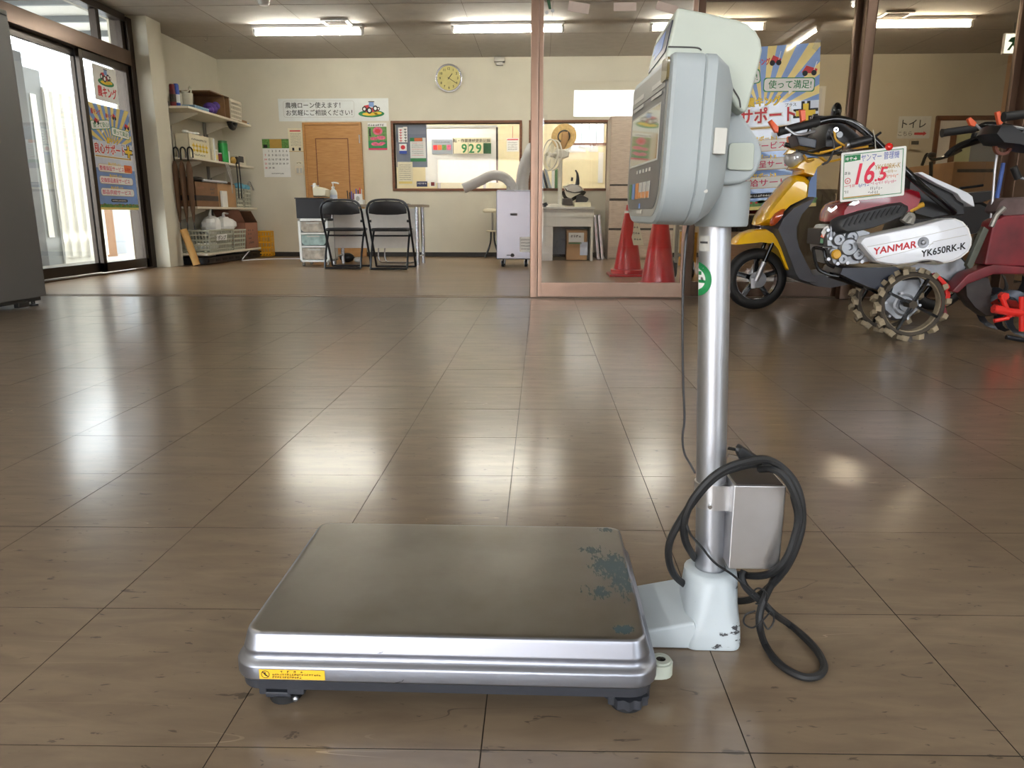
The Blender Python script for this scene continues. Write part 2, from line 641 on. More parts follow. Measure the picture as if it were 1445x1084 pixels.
    def build(s, name, material, parent=None, bev=0.0, seg=2, angle=38, X=None, smooth=True, wn=False):
        bm = s.bm
        bmesh.ops.recalc_face_normals(bm, faces=bm.faces)
        if bev:
            ed = [e for e in bm.edges if len(e.link_faces) == 2 and e.calc_face_angle(0) > .6]
            bmesh.ops.bevel(bm, geom=ed, offset=bev, segments=seg, profile=.5, affect='EDGES', clamp_overlap=True)
        me = bpy.data.meshes.new(name)
        bm.to_mesh(me)
        bm.free()
        if X is not None:
            me.transform(X)
        wn = bool(bev) or wn
        if smooth:
            me.polygons.foreach_set('use_smooth', [True] * len(me.polygons))
            me.set_sharp_from_angle(angle=math.radians(angle))
        o = link(name, me, material, parent)
        if wn and smooth:
            o.modifiers.new('weighted_normal', 'WEIGHTED_NORMAL').keep_sharp = True
        return o


WM = {}


def link(name, me, material, parent=None):
    co = [v.co for v in me.vertices]
    lo = Vector([min(c[i] for c in co) for i in range(3)])
    hi = Vector([max(c[i] for c in co) for i in range(3)])
    c = Vector(((lo.x + hi.x) / 2, (lo.y + hi.y) / 2, lo.z))
    me.transform(Matrix.Translation(-c))
    me.materials.append(M[material] if isinstance(material, str) else material)
    o = bpy.data.objects.new(name, me)
    COL.objects.link(o)
    w = Matrix.Translation(c)
    WM[o.name] = w
    if parent is not None:
        o.parent = parent
        lm = WM[parent.name].inverted() @ w
        o.location = lm.to_translation()
        o.rotation_euler = lm.to_euler()
    else:
        o.location = c
    return o


def tag(o, label=None, cat=None, group=None, kind=None):
    if label:
        o['label'] = label
    if cat:
        o['category'] = cat
    if group:
        o['group'] = group
    if kind:
        o['kind'] = kind
    return o


def thing(name, label, cat, loc=(0, 0, 0), rz=0.0, group=None):
    o = bpy.data.objects.new(name, None)
    o.empty_display_size = .1
    COL.objects.link(o)
    o.location = loc
    o.rotation_euler = (0, 0, rz)
    WM[o.name] = Matrix.Translation(Vector(loc)) @ Matrix.Rotation(rz, 4, 'Z')
    return tag(o, label, cat, group)


def struct(o):
    o['kind'] = 'structure'
    return o


def dup(root, delta, label=None, parent=None, rz=0.0):
    c = root.copy()
    COL.objects.link(c)
    if parent is None:
        c.location = Vector(root.location) + Vector(delta)
        c.rotation_euler = (0, 0, root.rotation_euler.z + rz)
    else:
        c.parent = parent
    if label:
        c['label'] = label
    WM[c.name] = Matrix.Translation(c.location) @ Matrix.Rotation(c.rotation_euler.z, 4, 'Z')
    for ch in list(root.children):
        dup(ch, (0, 0, 0), parent=c)
    return c


def smooth_path(pts, sub=6, closed=False):
    pts = [Vector(p) for p in pts]
    out = []
    n = len(pts)
    rngs = range(n if closed else n - 1)
    for i in rngs:
        p0 = pts[i - 1] if (i or closed) else pts[0] * 2 - pts[1]
        p1, p2 = pts[i], pts[(i + 1) % n]
        p3 = pts[(i + 2) % n] if (i + 2 < n or closed) else p2 * 2 - p1
        for k in range(sub):
            t = k / sub
            out.append(.5 * ((2 * p1) + (p2 - p0) * t + (2 * p0 - 5 * p1 + 4 * p2 - p3) * t * t + (3 * p1 - p0 - 3 * p2 + p3) * t ** 3))
    if not closed:
        out.append(pts[-1])
    return out


def rr(x0, y0, x1, y1, r, n=4):
    r = min(r, (x1 - x0) / 2 - 1e-6, (y1 - y0) / 2 - 1e-6)
    out = []
    for cx, cy, a in ((x1 - r, y1 - r, 0), (x0 + r, y1 - r, PI / 2), (x0 + r, y0 + r, PI), (x1 - r, y0 + r, 1.5 * PI)):
        for i in range(n + 1):
            t = a + PI / 2 * i / n
            out.append((cx + r * math.cos(t), cy + r * math.sin(t)))
    return out


class Plane:
    """a flat surface in the room: origin, unit vectors right and up, normal out of the surface"""

    def __init__(s, o, u, v=(0, 0, 1)):
        s.o, s.u, s.v = Vector(o), Vector(u).normalized(), Vector(v).normalized()
        s.n = s.u.cross(s.v).normalized()

    def pt(s, a, b, d=0.0):
        return s.o + s.u * a + s.v * b + s.n * d

    def sheet(s, name, w, h, material, parent=None, t=.002, d=0.0, r=0.0, at=(0, 0)):
        pts = rr(at[0], at[1], at[0] + w, at[1] + h, r, 3) if r else [(at[0], at[1]), (at[0] + w, at[1]), (at[0] + w, at[1] + h), (at[0], at[1] + h)]
        return MB().prism([s.pt(a, b, d) for a, b in pts], s.n * t).build(name, material, parent, smooth=False)

    def flat(s, name, pts, material, parent, d):
        return MB().poly([s.pt(a, b, d) for a, b in pts]).build(name, material, parent, smooth=False)

    def flats(s, name, polys, material, parent, d):
        mb = MB()
        for p in polys:
            mb.poly([s.pt(a, b, d) for a, b in p])
        return mb.build(name, material, parent, smooth=False)

    def text(s, body, x, y, w, h, material, parent, d=.003, bold=.012, keep=True, slant=0.0, name='lettering', rot=0.0):
        c = bpy.data.curves.new('t', 'FONT')
        c.body = body
        c.shear = slant
        c.resolution_u = 3
        o = bpy.data.objects.new('t', c)
        COL.objects.link(o)
        dg = bpy.context.evaluated_depsgraph_get()
        me = bpy.data.meshes.new_from_object(o.evaluated_get(dg))
        bpy.data.objects.remove(o)
        bpy.data.curves.remove(c)
        if not me.vertices:
            return None
        xs = [v.co.x for v in me.vertices]
        ys = [v.co.y for v in me.vertices]
        x0, x1, y0, y1 = min(xs), max(xs), min(ys), max(ys)
        kx, ky = w / (x1 - x0), h / max(y1 - y0, 1e-6)
        if keep:
            kx = ky = min(kx, ky)
        ox, oy_ = x + (w - (x1 - x0) * kx) / 2, y + (h - (y1 - y0) * ky) / 2
        cr, sr = math.cos(rot), math.sin(rot)
        for v in me.vertices:
            a, b = (v.co.x - x0) * kx, (v.co.y - y0) * ky
            v.co = s.pt(ox + a * cr - b * sr, oy_ + a * sr + b * cr, d)
        me.name = name
        if bold > 0:
            # heavier strokes: the glyphs again, shifted by a hair on either side
            b_ = bold * ky * .8
            bm = bmesh.new()
            for a, b in ((-1, -1), (1, -1), (1, 1), (-1, 1)):
                m2 = me.copy()
                m2.transform(Matrix.Translation(s.u * (a * b_ * .8) + s.v * (b * b_ * .8) + s.n * (.00008 * (a + 2 * b))))
                bm.from_mesh(m2)
                bpy.data.meshes.remove(m2)
            bm.to_mesh(me)
            bm.free()
        return link(name, me, material, parent)


def rect_y(px0, py0, px1, py1, Y):
    a, b = on_y(px0, (py0 + py1) / 2, Y), on_y(px1, (py0 + py1) / 2, Y)
    t, u = on_y((px0 + px1) / 2, py0, Y), on_y((px0 + px1) / 2, py1, Y)
    return a.x, b.x, u.z, t.z


def wall_plane(px0, py0, px1, py1, Y):
    """camera-facing plane of the rectangle seen between two pixels at depth Y; returns plane, width, height"""
    x0, x1, z0, z1 = rect_y(px0, py0, px1, py1, Y)
    return Plane((x0, Y, z0), (1, 0, 0)), x1 - x0, z1 - z0


def trace(pts, Y):
    return [on_y(x, y, Y) for x, y in pts]


SCR = random.Random(5)


def scribble(pl, x0, x1, y, h, material, parent, d, gap=.25, name='small_print'):
    """a line of small print too fine to read: character-sized stroke clusters"""
    polys = []
    x = x0
    cw = h * .92
    while x + cw <= x1 + 1e-9:
        t = h * .16
        for _ in range(2):
            yy_ = y + SCR.uniform(0, h - t)
            polys.append([(x, yy_), (x + cw, yy_), (x + cw, yy_ + t), (x, yy_ + t)])
        xx_ = x + SCR.uniform(.15, .7) * cw
        polys.append([(xx_, y), (xx_ + t, y), (xx_ + t, y + h), (xx_, y + h)])
        if SCR.random() < .6:
            polys.append([(x, y), (x + t, y), (x + t, y + h * .6), (x, y + h * .6)])
        x += cw * (1 + gap)
    if polys:
        return pl.flats(name, polys, material, parent, d)

# ================================================================== the setting
XL, XR, YP, YB, YF = -4.45, 7.3, 5.42, 10.7, -3.3
ZC, ZC2 = 2.655, 2.9

# front floor: dark joint bed, every tile a slab of its own
floor = struct(MB().box((XL - .05, YF, -.12), (XR, YP + .02, -.0016)).build('floor', 'joint'))
TS, GAP, SK = .304, .0012, .022


def tile_corner(i, j):
    x = -.063 + TS * i
    return Vector((x, 1.029 + .3025 * j + SK * (x + .1), 0))


def tile_mesh_pts(i, j):
    a, b, c, d = tile_corner(i, j), tile_corner(i + 1, j), tile_corner(i + 1, j + 1), tile_corner(i, j + 1)
    m = (a + b + c + d) / 4
    rnd = random.Random(i * 131 + j * 17)
    tx, ty, dz = rnd.uniform(-.0012, .0012), rnd.uniform(-.0012, .0012), rnd.uniform(-.0002, .0002)
    k = 1 - GAP / TS * 1.2
    out = []
    for p in (a, b, c, d):
        q = m + (p - m) * k
        q.z = (q.x - m.x) * tx + (q.y - m.y) * ty + dz
        out.append(q)
    return out


def clip_to_floor(pts):
    return [Vector((min(max(p.x, XL - .04), XR), min(max(p.y, YF), YP), p.z)) for p in pts]


cells = []
for i in range(-15, 25):
    for j in range(-15, 16):
        pts = clip_to_floor(tile_mesh_pts(i, j))
        w = abs(pts[1].x - pts[0].x)
        h = abs(pts[3].y - pts[0].y)
        if w < .02 or h < .02:
            continue
        c = sum(pts, Vector()) / 4
        v = c - EYE
        zz = v.dot(FW)
        inside = False
        if zz > .2:
            sx, sy = FPX * v.dot(RT) / zz, -FPX * v.dot(UP) / zz
            inside = abs(sx) < 760 and abs(sy) < 640
        cells.append((0 if inside else 1, v.length, i, j, pts))
cells.sort(key=lambda t: (t[0], t[1]))


def tile_faces(mb, pts):
    ins = sum(pts, Vector()) / 4
    low = [Vector((p.x, p.y, -.004)) for p in pts]
    edge = [Vector((p.x, p.y, p.z - .0006)) for p in pts]
    n0 = len(mb.bm.faces)
    mb.loft([low, pts], cap0=False)
    mb.bm.faces.ensure_lookup_table()
    for f in list(mb.bm.faces)[n0:]:
        f.material_index = 0 if max(v.co.z for v in f.verts) - min(v.co.z for v in f.verts) < .003 else 1


for k, (o_, d_, i, j, pts) in enumerate(cells[:300]):
    mb = MB()
    tile_faces(mb, pts)
    mb.build('tile', 'vinyl_tile', floor, smooth=False).data.materials.append(M['joint'])
mb = MB()
for (o_, d_, i, j, pts) in cells[300:]:
    tile_faces(mb, pts)
rest = mb.build('tile_field', 'vinyl_tile', floor, smooth=False)
rest['kind'] = 'stuff'
rest.data.materials.append(M['joint'])

struct(MB().box((XL - .05, YP + .02, -.12), (XR, YB + .05, 0)).build('floor_back', 'plank_floor'))
struct(MB().box((XL - .3, YP, ZC), (XR + .1, YB + .1, ZC + .1)).build('ceiling', 'ceiling_board'))
struct(MB().box((XL - .3, YF - .1, ZC2), (XR + .1, YP, ZC2 + .1)).build('ceiling_front', 'ceiling_board'))
# joints of the ceiling boards (thin darker lines between boards)
mb = MB()
for x in [XL + .91 * k for k in range(1, 13)]:
    mb.box((x - .002, YP, ZC - .0012), (x + .002, YB, ZC + .001))
for y in [YP + 1.32 * k for k in range(1, 4)]:
    mb.box((XL, y - .002, ZC - .0012), (XR, y + .002, ZC + .001))
struct(mb.build('trim_1', mat('ceiling_joint', (120, 110, 100), .9)))

# back wall with its two office windows and the door opening; pieces around the holes
W1 = rect_y(556.5, 174, 733, 266, YB)
W2 = rect_y(762, 175, 856, 265, YB)
W2 = (W2[0] - .12, W2[1], W1[2], W1[3])
T = .12
XB2 = 6.12
mb = MB()
zs0, zs1 = W1[2], W1[3]
for a, b in ((XL, W1[0]), (W1[1], W2[0]), (W2[1], XB2)):
    mb.box((a, YB, zs0), (b, YB + T, zs1))
mb.box((XL, YB, 0), (XB2, YB + T, zs0))
mb.box((XL, YB, zs1), (XB2, YB + T, ZC))
struct(mb.build('wall_back', 'wall_cream', smooth=False))
struct(MB().box((XB2, YB, 0), (XR, YB + T, ZC)).build('wall_back_right', 'wall_warm', smooth=False))
struct(MB().box((XL - .12, 8.44, 0), (XL, YB + T, ZC)).build('wall_left', 'wall_cream', smooth=False))
struct(MB().box((XL - .2, 8.40, 0), (-4.222, 8.72, ZC)).build('wall_pillar', 'wall_cream', bev=.006))
struct(MB().box((XL - .2, YF, 0), (XL, 5.6, ZC2)).build('wall_left_front', 'wall_cream', smooth=False))
struct(MB().box((XR, YF, 0), (XR + .1, YB + T, ZC2)).build('wall_right', 'wall_cream', smooth=False))
struct(MB().box((XL - .2, YP - .05, ZC), (XR, YP + .15, ZC2)).build('wall_lintel', 'wall_cream', smooth=False))
struct(MB().box((XL, YB - .012, 0), (XB2, YB, .062)).build('baseboard_back', 'baseboard', bev=.003))
struct(MB().box((XL, 8.72, 0), (XL + .012, YB - .012, .062)).build('baseboard_left', 'baseboard', bev=.003))

# shop front behind the camera: wall with wide glazed doors at the left and a strip window high at the right
mb = MB()
SX0, SX1, SZ = -3.42, .1, 2.35
TX0, TX1, TZ0, TZ1 = .57, 2.6, 2.28, 2.77
RX0, RX1, RZ, RS = 2.75, 4.82, 2.6, .7
mb.box((XL - .2, YF - .15, 0), (SX0, YF, ZC2))
mb.box((SX0, YF - .15, SZ), (SX1, YF, ZC2))
mb.box((SX1, YF - .15, 0), (TX0, YF, ZC2))
mb.box((TX0, YF - .15, 0), (TX1, YF, TZ0))
mb.box((TX0, YF - .15, TZ1), (TX1, YF, ZC2))
mb.box((TX1, YF - .15, 0), (RX0, YF, ZC2))
mb.box((RX0, YF - .15, RZ), (RX1, YF, ZC2))
mb.box((RX0, YF - .15, 0), (RX1, YF, RS))
mb.box((RX1, YF - .15, 0), (XR + .1, YF, ZC2))
struct(mb.build('wall_front', 'wall_cream', smooth=False))
wf = struct(MB().box((SX0, YF - .1, 0), (SX1, YF - .06, .09)).build('window_1', 'bronze_dark'))
for k in range(3):
    x = SX0 + (SX1 - SX0 - .06) * k / 2
    MB().box((x, YF - .11, 0), (x + .06, YF - .05, SZ)).build('window_post', 'bronze_dark', wf, bev=.004)
    if k < 2:
        MB().box((x + .06, YF - .085, .09), (x + (SX1 - SX0 - .06) / 2, YF - .079, SZ - .06)).build('pane', 'glass', wf)
MB().box((SX0, YF - .11, SZ - .06), (SX1, YF - .05, SZ)).build('head_rail', 'bronze_dark', wf)
wr = struct(MB().box((RX0, YF - .1, RS), (RX1, YF - .06, RS + .05)).build('window_added', 'bronze_dark'))  # added unseen window that lets daylight onto the machines at the right
for x in (RX0, (RX0 + RX1) / 2 - .03, RX1 - .06):
    MB().box((x, YF - .11, RS), (x + .06, YF - .05, RZ)).build('window_post', 'bronze_dark', wr, bev=.004)
for k in range(2):
    MB().box((RX0 + .06 + k * ((RX1 - RX0) / 2 - .03), YF - .085, RS + .05), (RX0 + (k + 1) * ((RX1 - RX0) / 2 - .03), YF - .079, RZ)).build('pane', 'glass', wr)
ws = struct(MB().box((TX0, YF - .11, TZ0), (TX1, YF - .05, TZ0 + .03)).build('window_2', 'bronze_dark'))
MB().box((TX0, YF - .085, TZ0 + .03), (TX1, YF - .079, TZ1)).build('pane', 'glass', ws)
for nm, (a, b) in {'shop': ((SX0, 0), (SX1, SZ)), 'strip': ((TX0, TZ0), (TX1, TZ1)), 'right': ((RX0, RS), (RX1, RZ))}.items():
    pl = bpy.data.lights.new('daylight_portal_' + nm, 'AREA')
    pl.shape = 'RECTANGLE'
    pl.size, pl.size_y = b[0] - a[0], b[1] - a[1]
    pl.cycles.is_portal = True
    po = bpy.data.objects.new('daylight_portal_' + nm, pl)
    COL.objects.link(po)
    po.location = ((a[0] + b[0]) / 2, YF - .16, (a[1] + b[1]) / 2)
    po.rotation_euler = (PI / 2, 0, 0)

# outside: ground and the white neighbouring shed seen through the entrance
struct(MB().box((-30, -40, -.3), (XL - .2, 40, -.05)).build('ground', 'asphalt'))
struct(MB().box((XL - .2, -40, -.3), (40, YF - .15, -.05)).build('ground_front', 'asphalt'))
opp = struct(MB().box((-16, -26, -.05), (9, -24, 4.2)).build('wall_opposite', mat('facade_pink', (206, 176, 158), .8), smooth=False))
for k in range(8):
    MB().box((-15 + k * 3, -24.02, 1.0), (-13.6 + k * 3, -23.96, 2.4)).build('window_pane', 'siding_grey', opp)
MB().box((-16.2, -26.2, 4.2), (9.2, -23.7, 4.4)).build('eave', 'siding_white', opp)

# entrance in the left wall: bronze frame, two sliding leaves, transom glass
XD = -4.42
mb = MB()
mb.box((XL - .2, 5.6, 2.62), (XL + .02, 8.44, ZC2))
struct(mb.build('wall_left_head', 'wall_cream', smooth=False))
ent = struct(MB().box((XD - .10, 8.30, 0), (XD + .04, 8.40, 2.62)).build('door_1', 'bronze_dark', bev=.004))
tag(ent, 'dark bronze sliding entrance with two glazed leaves')
MB().box((XD - .12, 8.24, 0), (XD + .005, 8.30, 2.62)).build('jamb', 'bronze_dark', ent, bev=.004)
MB().box((XD - .10, 5.6, 2.13), (XD + .05, 8.30, 2.28)).build('head_rail', 'bronze_mid', ent, bev=.006)
MB().box((XD - .10, 5.6, 2.57), (XD + .03, 8.30, 2.64)).build('transom_head', 'bronze_dark', ent, bev=.004)
MB().box((XD - .12, 5.6, -.002), (XD + .05, 8.30, .012)).build('sill_track', 'bronze_mid', ent)
MB().box((XD - .06, 7.78, 2.28), (XD + .01, 7.84, 2.57)).build('transom_mullion', 'bronze_dark', ent)
MB().box((XD - .03, 5.6, 2.28), (XD - .024, 8.24, 2.57)).build('pane', 'glass_door', ent)
MB().box((XD - .12, 5.6, 0), (XD + .03, 5.68, 2.6)).build('jamb', 'bronze_dark', ent, bev=.004)


def sliding_leaf(y0, y1, x, nm):
    lf = MB().box((x - .02, y0, .02), (x + .02, y1, .115)).build(nm, 'bronze_dark', ent, bev=.003)
    MB().box((x - .02, y0, .02), (x + .02, y0 + .06, 2.13)).build('stile', 'bronze_dark', lf, bev=.003)
    MB().box((x - .02, y1 - .06, .02), (x + .02, y1, 2.13)).build('stile', 'bronze_dark', lf, bev=.003)
    MB().box((x - .02, y0 + .06, 2.06), (x + .02, y1 - .06, 2.13)).build('top_rail', 'bronze_dark', lf, bev=.003)
    MB().box((x - .003, y0 + .06, .115), (x + .003, y1 - .06, 2.06)).build('pane', 'glass_door', lf)
    return lf


sliding_leaf(6.42, 7.46, XD - .055, 'door_leaf')
sliding_leaf(7.40, 8.28, XD, 'door_leaf')
sliding_leaf(5.66, 6.46, XD, 'door_leaf')

shed = struct(MB().box((-9.2, 4, -.05), (-9.0, 18, 3.4)).build('wall_outside', 'siding_grey', smooth=False))
XS = -6.3
ya, yb_, yc = on_x(30, 250, XS).y, on_x(78, 250, XS).y, on_x(134, 250, XS).y
MB().box((XS - .12, ya - 1.2, -.05), (XS, yb_ - .35, 2.5)).build('dark_wall', mat('shutter_dark', (70, 70, 73), .6), shed)
MB().box((XS - .10, yb_ - .35, -.05), (XS - .03, yb_, 2.35)).build('door_frame', 'siding_grey', shed)
MB().box((XS - .10, yb_ - .25, .3), (XS - .02, yb_ - .14, 2.05)).build('bright_strip', 'siding_white', shed)
mb = MB()
prev = None
y = yb_
ringpts = []
while y < yc:
    for dy, dx in ((0, 0), (.10, 0), (.12, .025), (.17, .025), (.19, 0)):
        ringpts.append((y + dy, dx))
    y += .2
vsb = [Vector((XS + dx, yy, .02)) for yy, dx in ringpts]
vst = [Vector((XS + dx, yy, 2.12)) for yy, dx in ringpts]
for k in range(len(vsb) - 1):
    mb.poly([vsb[k], vsb[k + 1], vst[k + 1], vst[k]])
mb.build('siding', 'siding_white', shed)
MB().box((XS - .12, yb_, -.05), (XS - .01, yc + .1, 2.16)).build('siding_core', 'siding_white', shed)
MB().box((XS - .3, 3.5, 2.95), (XL - .22, yc + 2.2, 3.0)).build('canopy', 'siding_white', shed)
for k in range(8):
    yk = ya - 1.0 + k * .75
    MB().box((XS - .28, yk, 2.88), (XL - .25, yk + .05, 2.95)).build('canopy_rib', 'siding_grey', shed)
MB().box((XS - .8, yc + .1, -.05), (XS - .7, yc + 3.2, 1.15)).build('low_wall', 'siding_grey', shed)
MB().box((XS - .65, yc + .55, -.05), (XS - .35, yc + .95, .95)).build('brown_crate', 'cardboard_dark', shed)

# partition between the rooms: floor track, bronze posts, glazed leaves
MB_ = MB().box((XL, YP - .02, -.004), (XR, YP + .10, .0012)).box((XL, YP - .012, .0012), (XR, YP - .002, .004)).box((XL, YP + .066, .0012), (XR, YP + .074, .004))
struct(MB_.build('trim_2', mat('track', (112, 94, 78), .4, .3)))
struct(MB().box((XL, YP - .06, 2.06), (XR, YP + .14, 2.2)).build('trim_3', 'bronze_mid', bev=.006))
struct(MB().box((XL - .2, YP, 2.2), (XR, YP + .08, ZC)).build('wall_partition_head', 'wall_cream'))


def glazed_leaf(nm, x0, x1, y, fm, gm, st=.045, br=.115):
    lf = struct(MB().box((x0, y - .018, .008), (x1, y + .018, br)).build(nm, fm, bev=.004))
    MB().box((x0, y - .02, .008), (x0 + st, y + .02, 2.06)).build('stile', fm, lf, bev=.004)
    MB().box((x1 - st, y - .02, .008), (x1, y + .02, 2.06)).build('stile', fm, lf, bev=.004)
    MB().box((x0 + st, y - .018, 1.99), (x1 - st, y + .018, 2.06)).build('top_rail', fm, lf, bev=.004)
    MB().box((x0 + st, y - .003, br), (x1 - st, y + .003, 1.99)).build('pane', gm, lf)
    return lf


PX = [on_y(x, 410, YP).x for x in (747.5, 757.5, 763, 958, 964)]
post = struct(MB().box((PX[0], YP - .03, 0), (PX[1] + .004, YP + .12, 2.06)).build('window_post_1', 'bronze_pale', bev=.008))
glazed_leaf('window_3', PX[1] + .004, PX[4], YP - .01, 'bronze_pale', 'glass', st=.03, br=.112)
LX = [on_y(x, 405, YP + .07).x for x in (965, 1180, 1192, 1395, 1408)]
glazed_leaf('window_4', LX[0], LX[1], YP + .07, 'bronze_mid', 'glass_bronze', st=.05)
glazed_leaf('window_5', LX[2] - .02, LX[3], YP + .07, 'bronze_mid', 'glass_bronze', st=.05)
struct(MB().box((LX[1] - .02, YP - .05, 0), (LX[1] + .05, YP + .03, 2.06)).build('window_post_2', 'bronze_mid', bev=.008))
struct(MB().box((LX[3], YP - .05, 0), (LX[3] + .10, YP + .12, 2.06)).build('window_post_3', 'bronze_mid', bev=.008))
glazed_leaf('window_6', LX[3] + .1, LX[3] + 1.25, YP + .07, 'bronze_mid', 'glass_bronze', st=.05)
struct(MB().box((LX[3] + 1.25, YP, 0), (XR, YP + .08, 2.06)).build('wall_partition', 'wall_cream', smooth=False))

# office behind the two back windows
OY = YB + T
office = struct(MB().box((XL, OY + 2.3, 0), (2.4, OY + 2.4, 2.6)).build('wall_office_back', 'office_wall', smooth=False))
struct(MB().box((XL, OY, -.1), (2.4, OY + 2.4, 0)).build('floor_office', 'plank_floor'))
struct(MB().box((XL, OY, 2.6), (2.4, OY + 2.4, 2.7)).build('ceiling_office', 'ceiling_board'))
struct(MB().box((XL - .1, OY, 0), (XL, OY + 2.4, 2.6)).build('wall_office_left', 'office_wall'))
struct(MB().box((2.4, OY, 0), (2.5, OY + 2.4, 2.6)).build('wall_office_right', 'office_wall'))


def inner_window(nm, w, muntin=None):
    x0, x1, z0, z1 = w
    f = .035
    fr = struct(MB().box((x0 - f, YB - .02, z0 - f), (x1 + f, YB + T + .01, z0)).build(nm, 'frame_wood', bev=.004))
    MB().box((x0 - f, YB - .02, z1), (x1 + f, YB + T + .01, z1 + f)).build('head', 'frame_wood', fr, bev=.004)
    MB().box((x0 - f, YB - .02, z0), (x0, YB + T + .01, z1)).build('jamb', 'frame_wood', fr, bev=.004)
    MB().box((x1, YB - .02, z0), (x1 + f, YB + T + .01, z1)).build('jamb', 'frame_wood', fr, bev=.004)
    MB().box((x0, YB + .05, z0), (x1, YB + .056, z1)).build('pane', 'glass', fr)
    return fr


w1 = inner_window('window_7', W1)
w2 = inner_window('window_8', W2)

# wooden door in the back wall
d0 = rect_y(431, 173, 513, 300, YB)
dx0, dx1, dzt = d0[0], d0[1], d0[3]
dr = struct(MB().box((dx0 + .035, YB - .03, 0), (dx1 - .035, YB - .002, dzt - .035)).build('door_2', 'door_wood', bev=.003))
MB().box((dx0, YB - .045, 0), (dx0 + .035, YB, dzt)).build('jamb', 'door_wood', dr, bev=.003)
MB().box((dx1 - .035, YB - .045, 0), (dx1, YB, dzt)).build('jamb', 'door_wood', dr, bev=.003)
MB().box((dx0 + .035, YB - .045, dzt - .035), (dx1 - .035, YB, dzt)).build('head', 'door_wood', dr, bev=.003)
px0, px1, pz1 = dx0 + .17, dx1 - .19, dzt - .21
mb = MB()
mb.box((px0, YB - .034, .2), (px0 + .012, YB - .03, pz1)).box((px1 - .012, YB - .034, .2), (px1, YB - .03, pz1))
mb.box((px0, YB - .034, pz1 - .012), (px1, YB - .03, pz1)).box((px0, YB - .034, .2), (px1, YB - .03, .212))
mb.build('moulding', 'frame_wood', dr)
MB().box((px0 + .012, YB - .0335, .212), (px1 - .012, YB - .03, pz1 - .012)).build('panel', 'door_wood', dr)
MB().cyl((dx1 - .03, YB - .05, 1.55), (dx1 - .03, YB - .05, 1.66), .008, n=8).build('hinge', 'alu', dr)
MB().tube([(dx0 + .09, YB - .03, .98), (dx0 + .09, YB - .075, .98), (dx0 + .2, YB - .075, .98)], .009, n=8).build('door_handle', 'alu', dr)

# doorway to the toilet at the right: brown frame, pale panel, opening light
e = rect_y(1312, 167, 1392, 300, YB)
d3 = struct(MB().box((e[0], YB - .05, e[3] - .03), (e[1] + .1, YB, e[3] + .03)).build('door_3', 'frame_wood', bev=.004))
MB().box((e[0], YB - .05, 0), (e[0] + .05, YB, e[3])).build('jamb', 'frame_wood', d3, bev=.004)
MB().box((e[0] + .05, YB - .03, 0), (e[0] + .21, YB - .004, e[3] - .03)).build('panel', 'office_white', d3)
MB().box((e[0] + .21, YB - .04, 0), (e[0] + .29, YB - .004, e[3] - .18)).build('mullion', 'frame_wood', d3)
MB().box((e[0] + .21, YB - .03, e[3] - .18), (e[1] + .1, YB - .004, e[3] - .03)).build('panel', 'office_white', d3)
MB().box((e[0] + .29, YB - .02, .8), (e[0] + .50, YB - .004, e[3] - .18)).build('panel', mat('panel_green', (206, 214, 170), .5), d3)
MB().box((e[0] + .50, YB - .03, 0), (e[1] + .1, YB - .004, e[3] - .18)).build('panel', 'office_grey', d3)
MB().box((e[0] + .29, YB - .03, 0), (e[0] + .50, YB - .004, .8)).build('panel', 'frame_wood', d3)
# narrow light window beside the poster
q = rect_y(1146, 122, 1163, 166, YB)
w9 = struct(MB().box((q[0], YB - .03, q[2]), (q[1], YB - .002, q[3])).build('window_9', 'office_white', bev=.003))
MB().box((q[0] + .02, YB - .034, q[2] + .03), (q[1] - .05, YB - .03, q[3] - .03)).build('pane', 'cover_white', w9)


# ------------------------------------------------------------------ ceiling lamps
def fixture(name, label, x, y, z, tube='tube_light', group='ceiling tube lamps', rz=0.0, L=1.25):
    t = thing(name, label, 'ceiling lamp', (0, 0, 0), 0, group)
    h = L / 2
    MB().box((-h, -.06, -.03), (h, .06, 0)).build('base_plate', 'office_white', t, bev=.006)
    for s in (-1, 1):
        MB().box((s * h - (.03 if s > 0 else 0), -.025, -.105), (s * h + (.03 if s < 0 else 0), .025, -.03)).build('socket', 'office_white', t, bev=.006)
    MB().cyl((-h + .03, 0, -.08), (h - .03, 0, -.08), .019, n=14).build('tube', tube, t)
    MB().prism([(-h + .03, -.06, -.03), (-h + .03, .06, -.03), (-h + .03, .03, -.05), (-h + .03, -.03, -.05)], (L - .06, 0, 0)).build('reflector', 'office_white', t)
    t.location = (x, y, z)
    t.rotation_euler = (0, 0, rz)
    return t


lp = fixture('tube_lamp', 'long lit ceiling tube lamp above the wooden door, leftmost of its row', 0, 0, 0)
LZ = ZC - .08
spots = []
for a, b, y in ((357, 513, 47), (638, 795, 43), (919, 1077, 40), (1210, 1367, 36)):
    p0, p1 = on_z(a, y, LZ), on_z(b, y, LZ)
    spots.append((p0 + p1) / 2)
lp.location = (spots[0].x, spots[0].y, ZC)
for k, nm in ((1, 'long lit ceiling tube lamp crossed by the pale bronze post'), (2, 'lit ceiling tube lamp half hidden behind the scale head'),
              (3, 'long lit ceiling tube lamp seen through the bronze glass above the toilet sign')):
    c = dup(lp, (0, 0, 0), nm)
    c.location = (spots[k].x, spots[k].y, ZC)
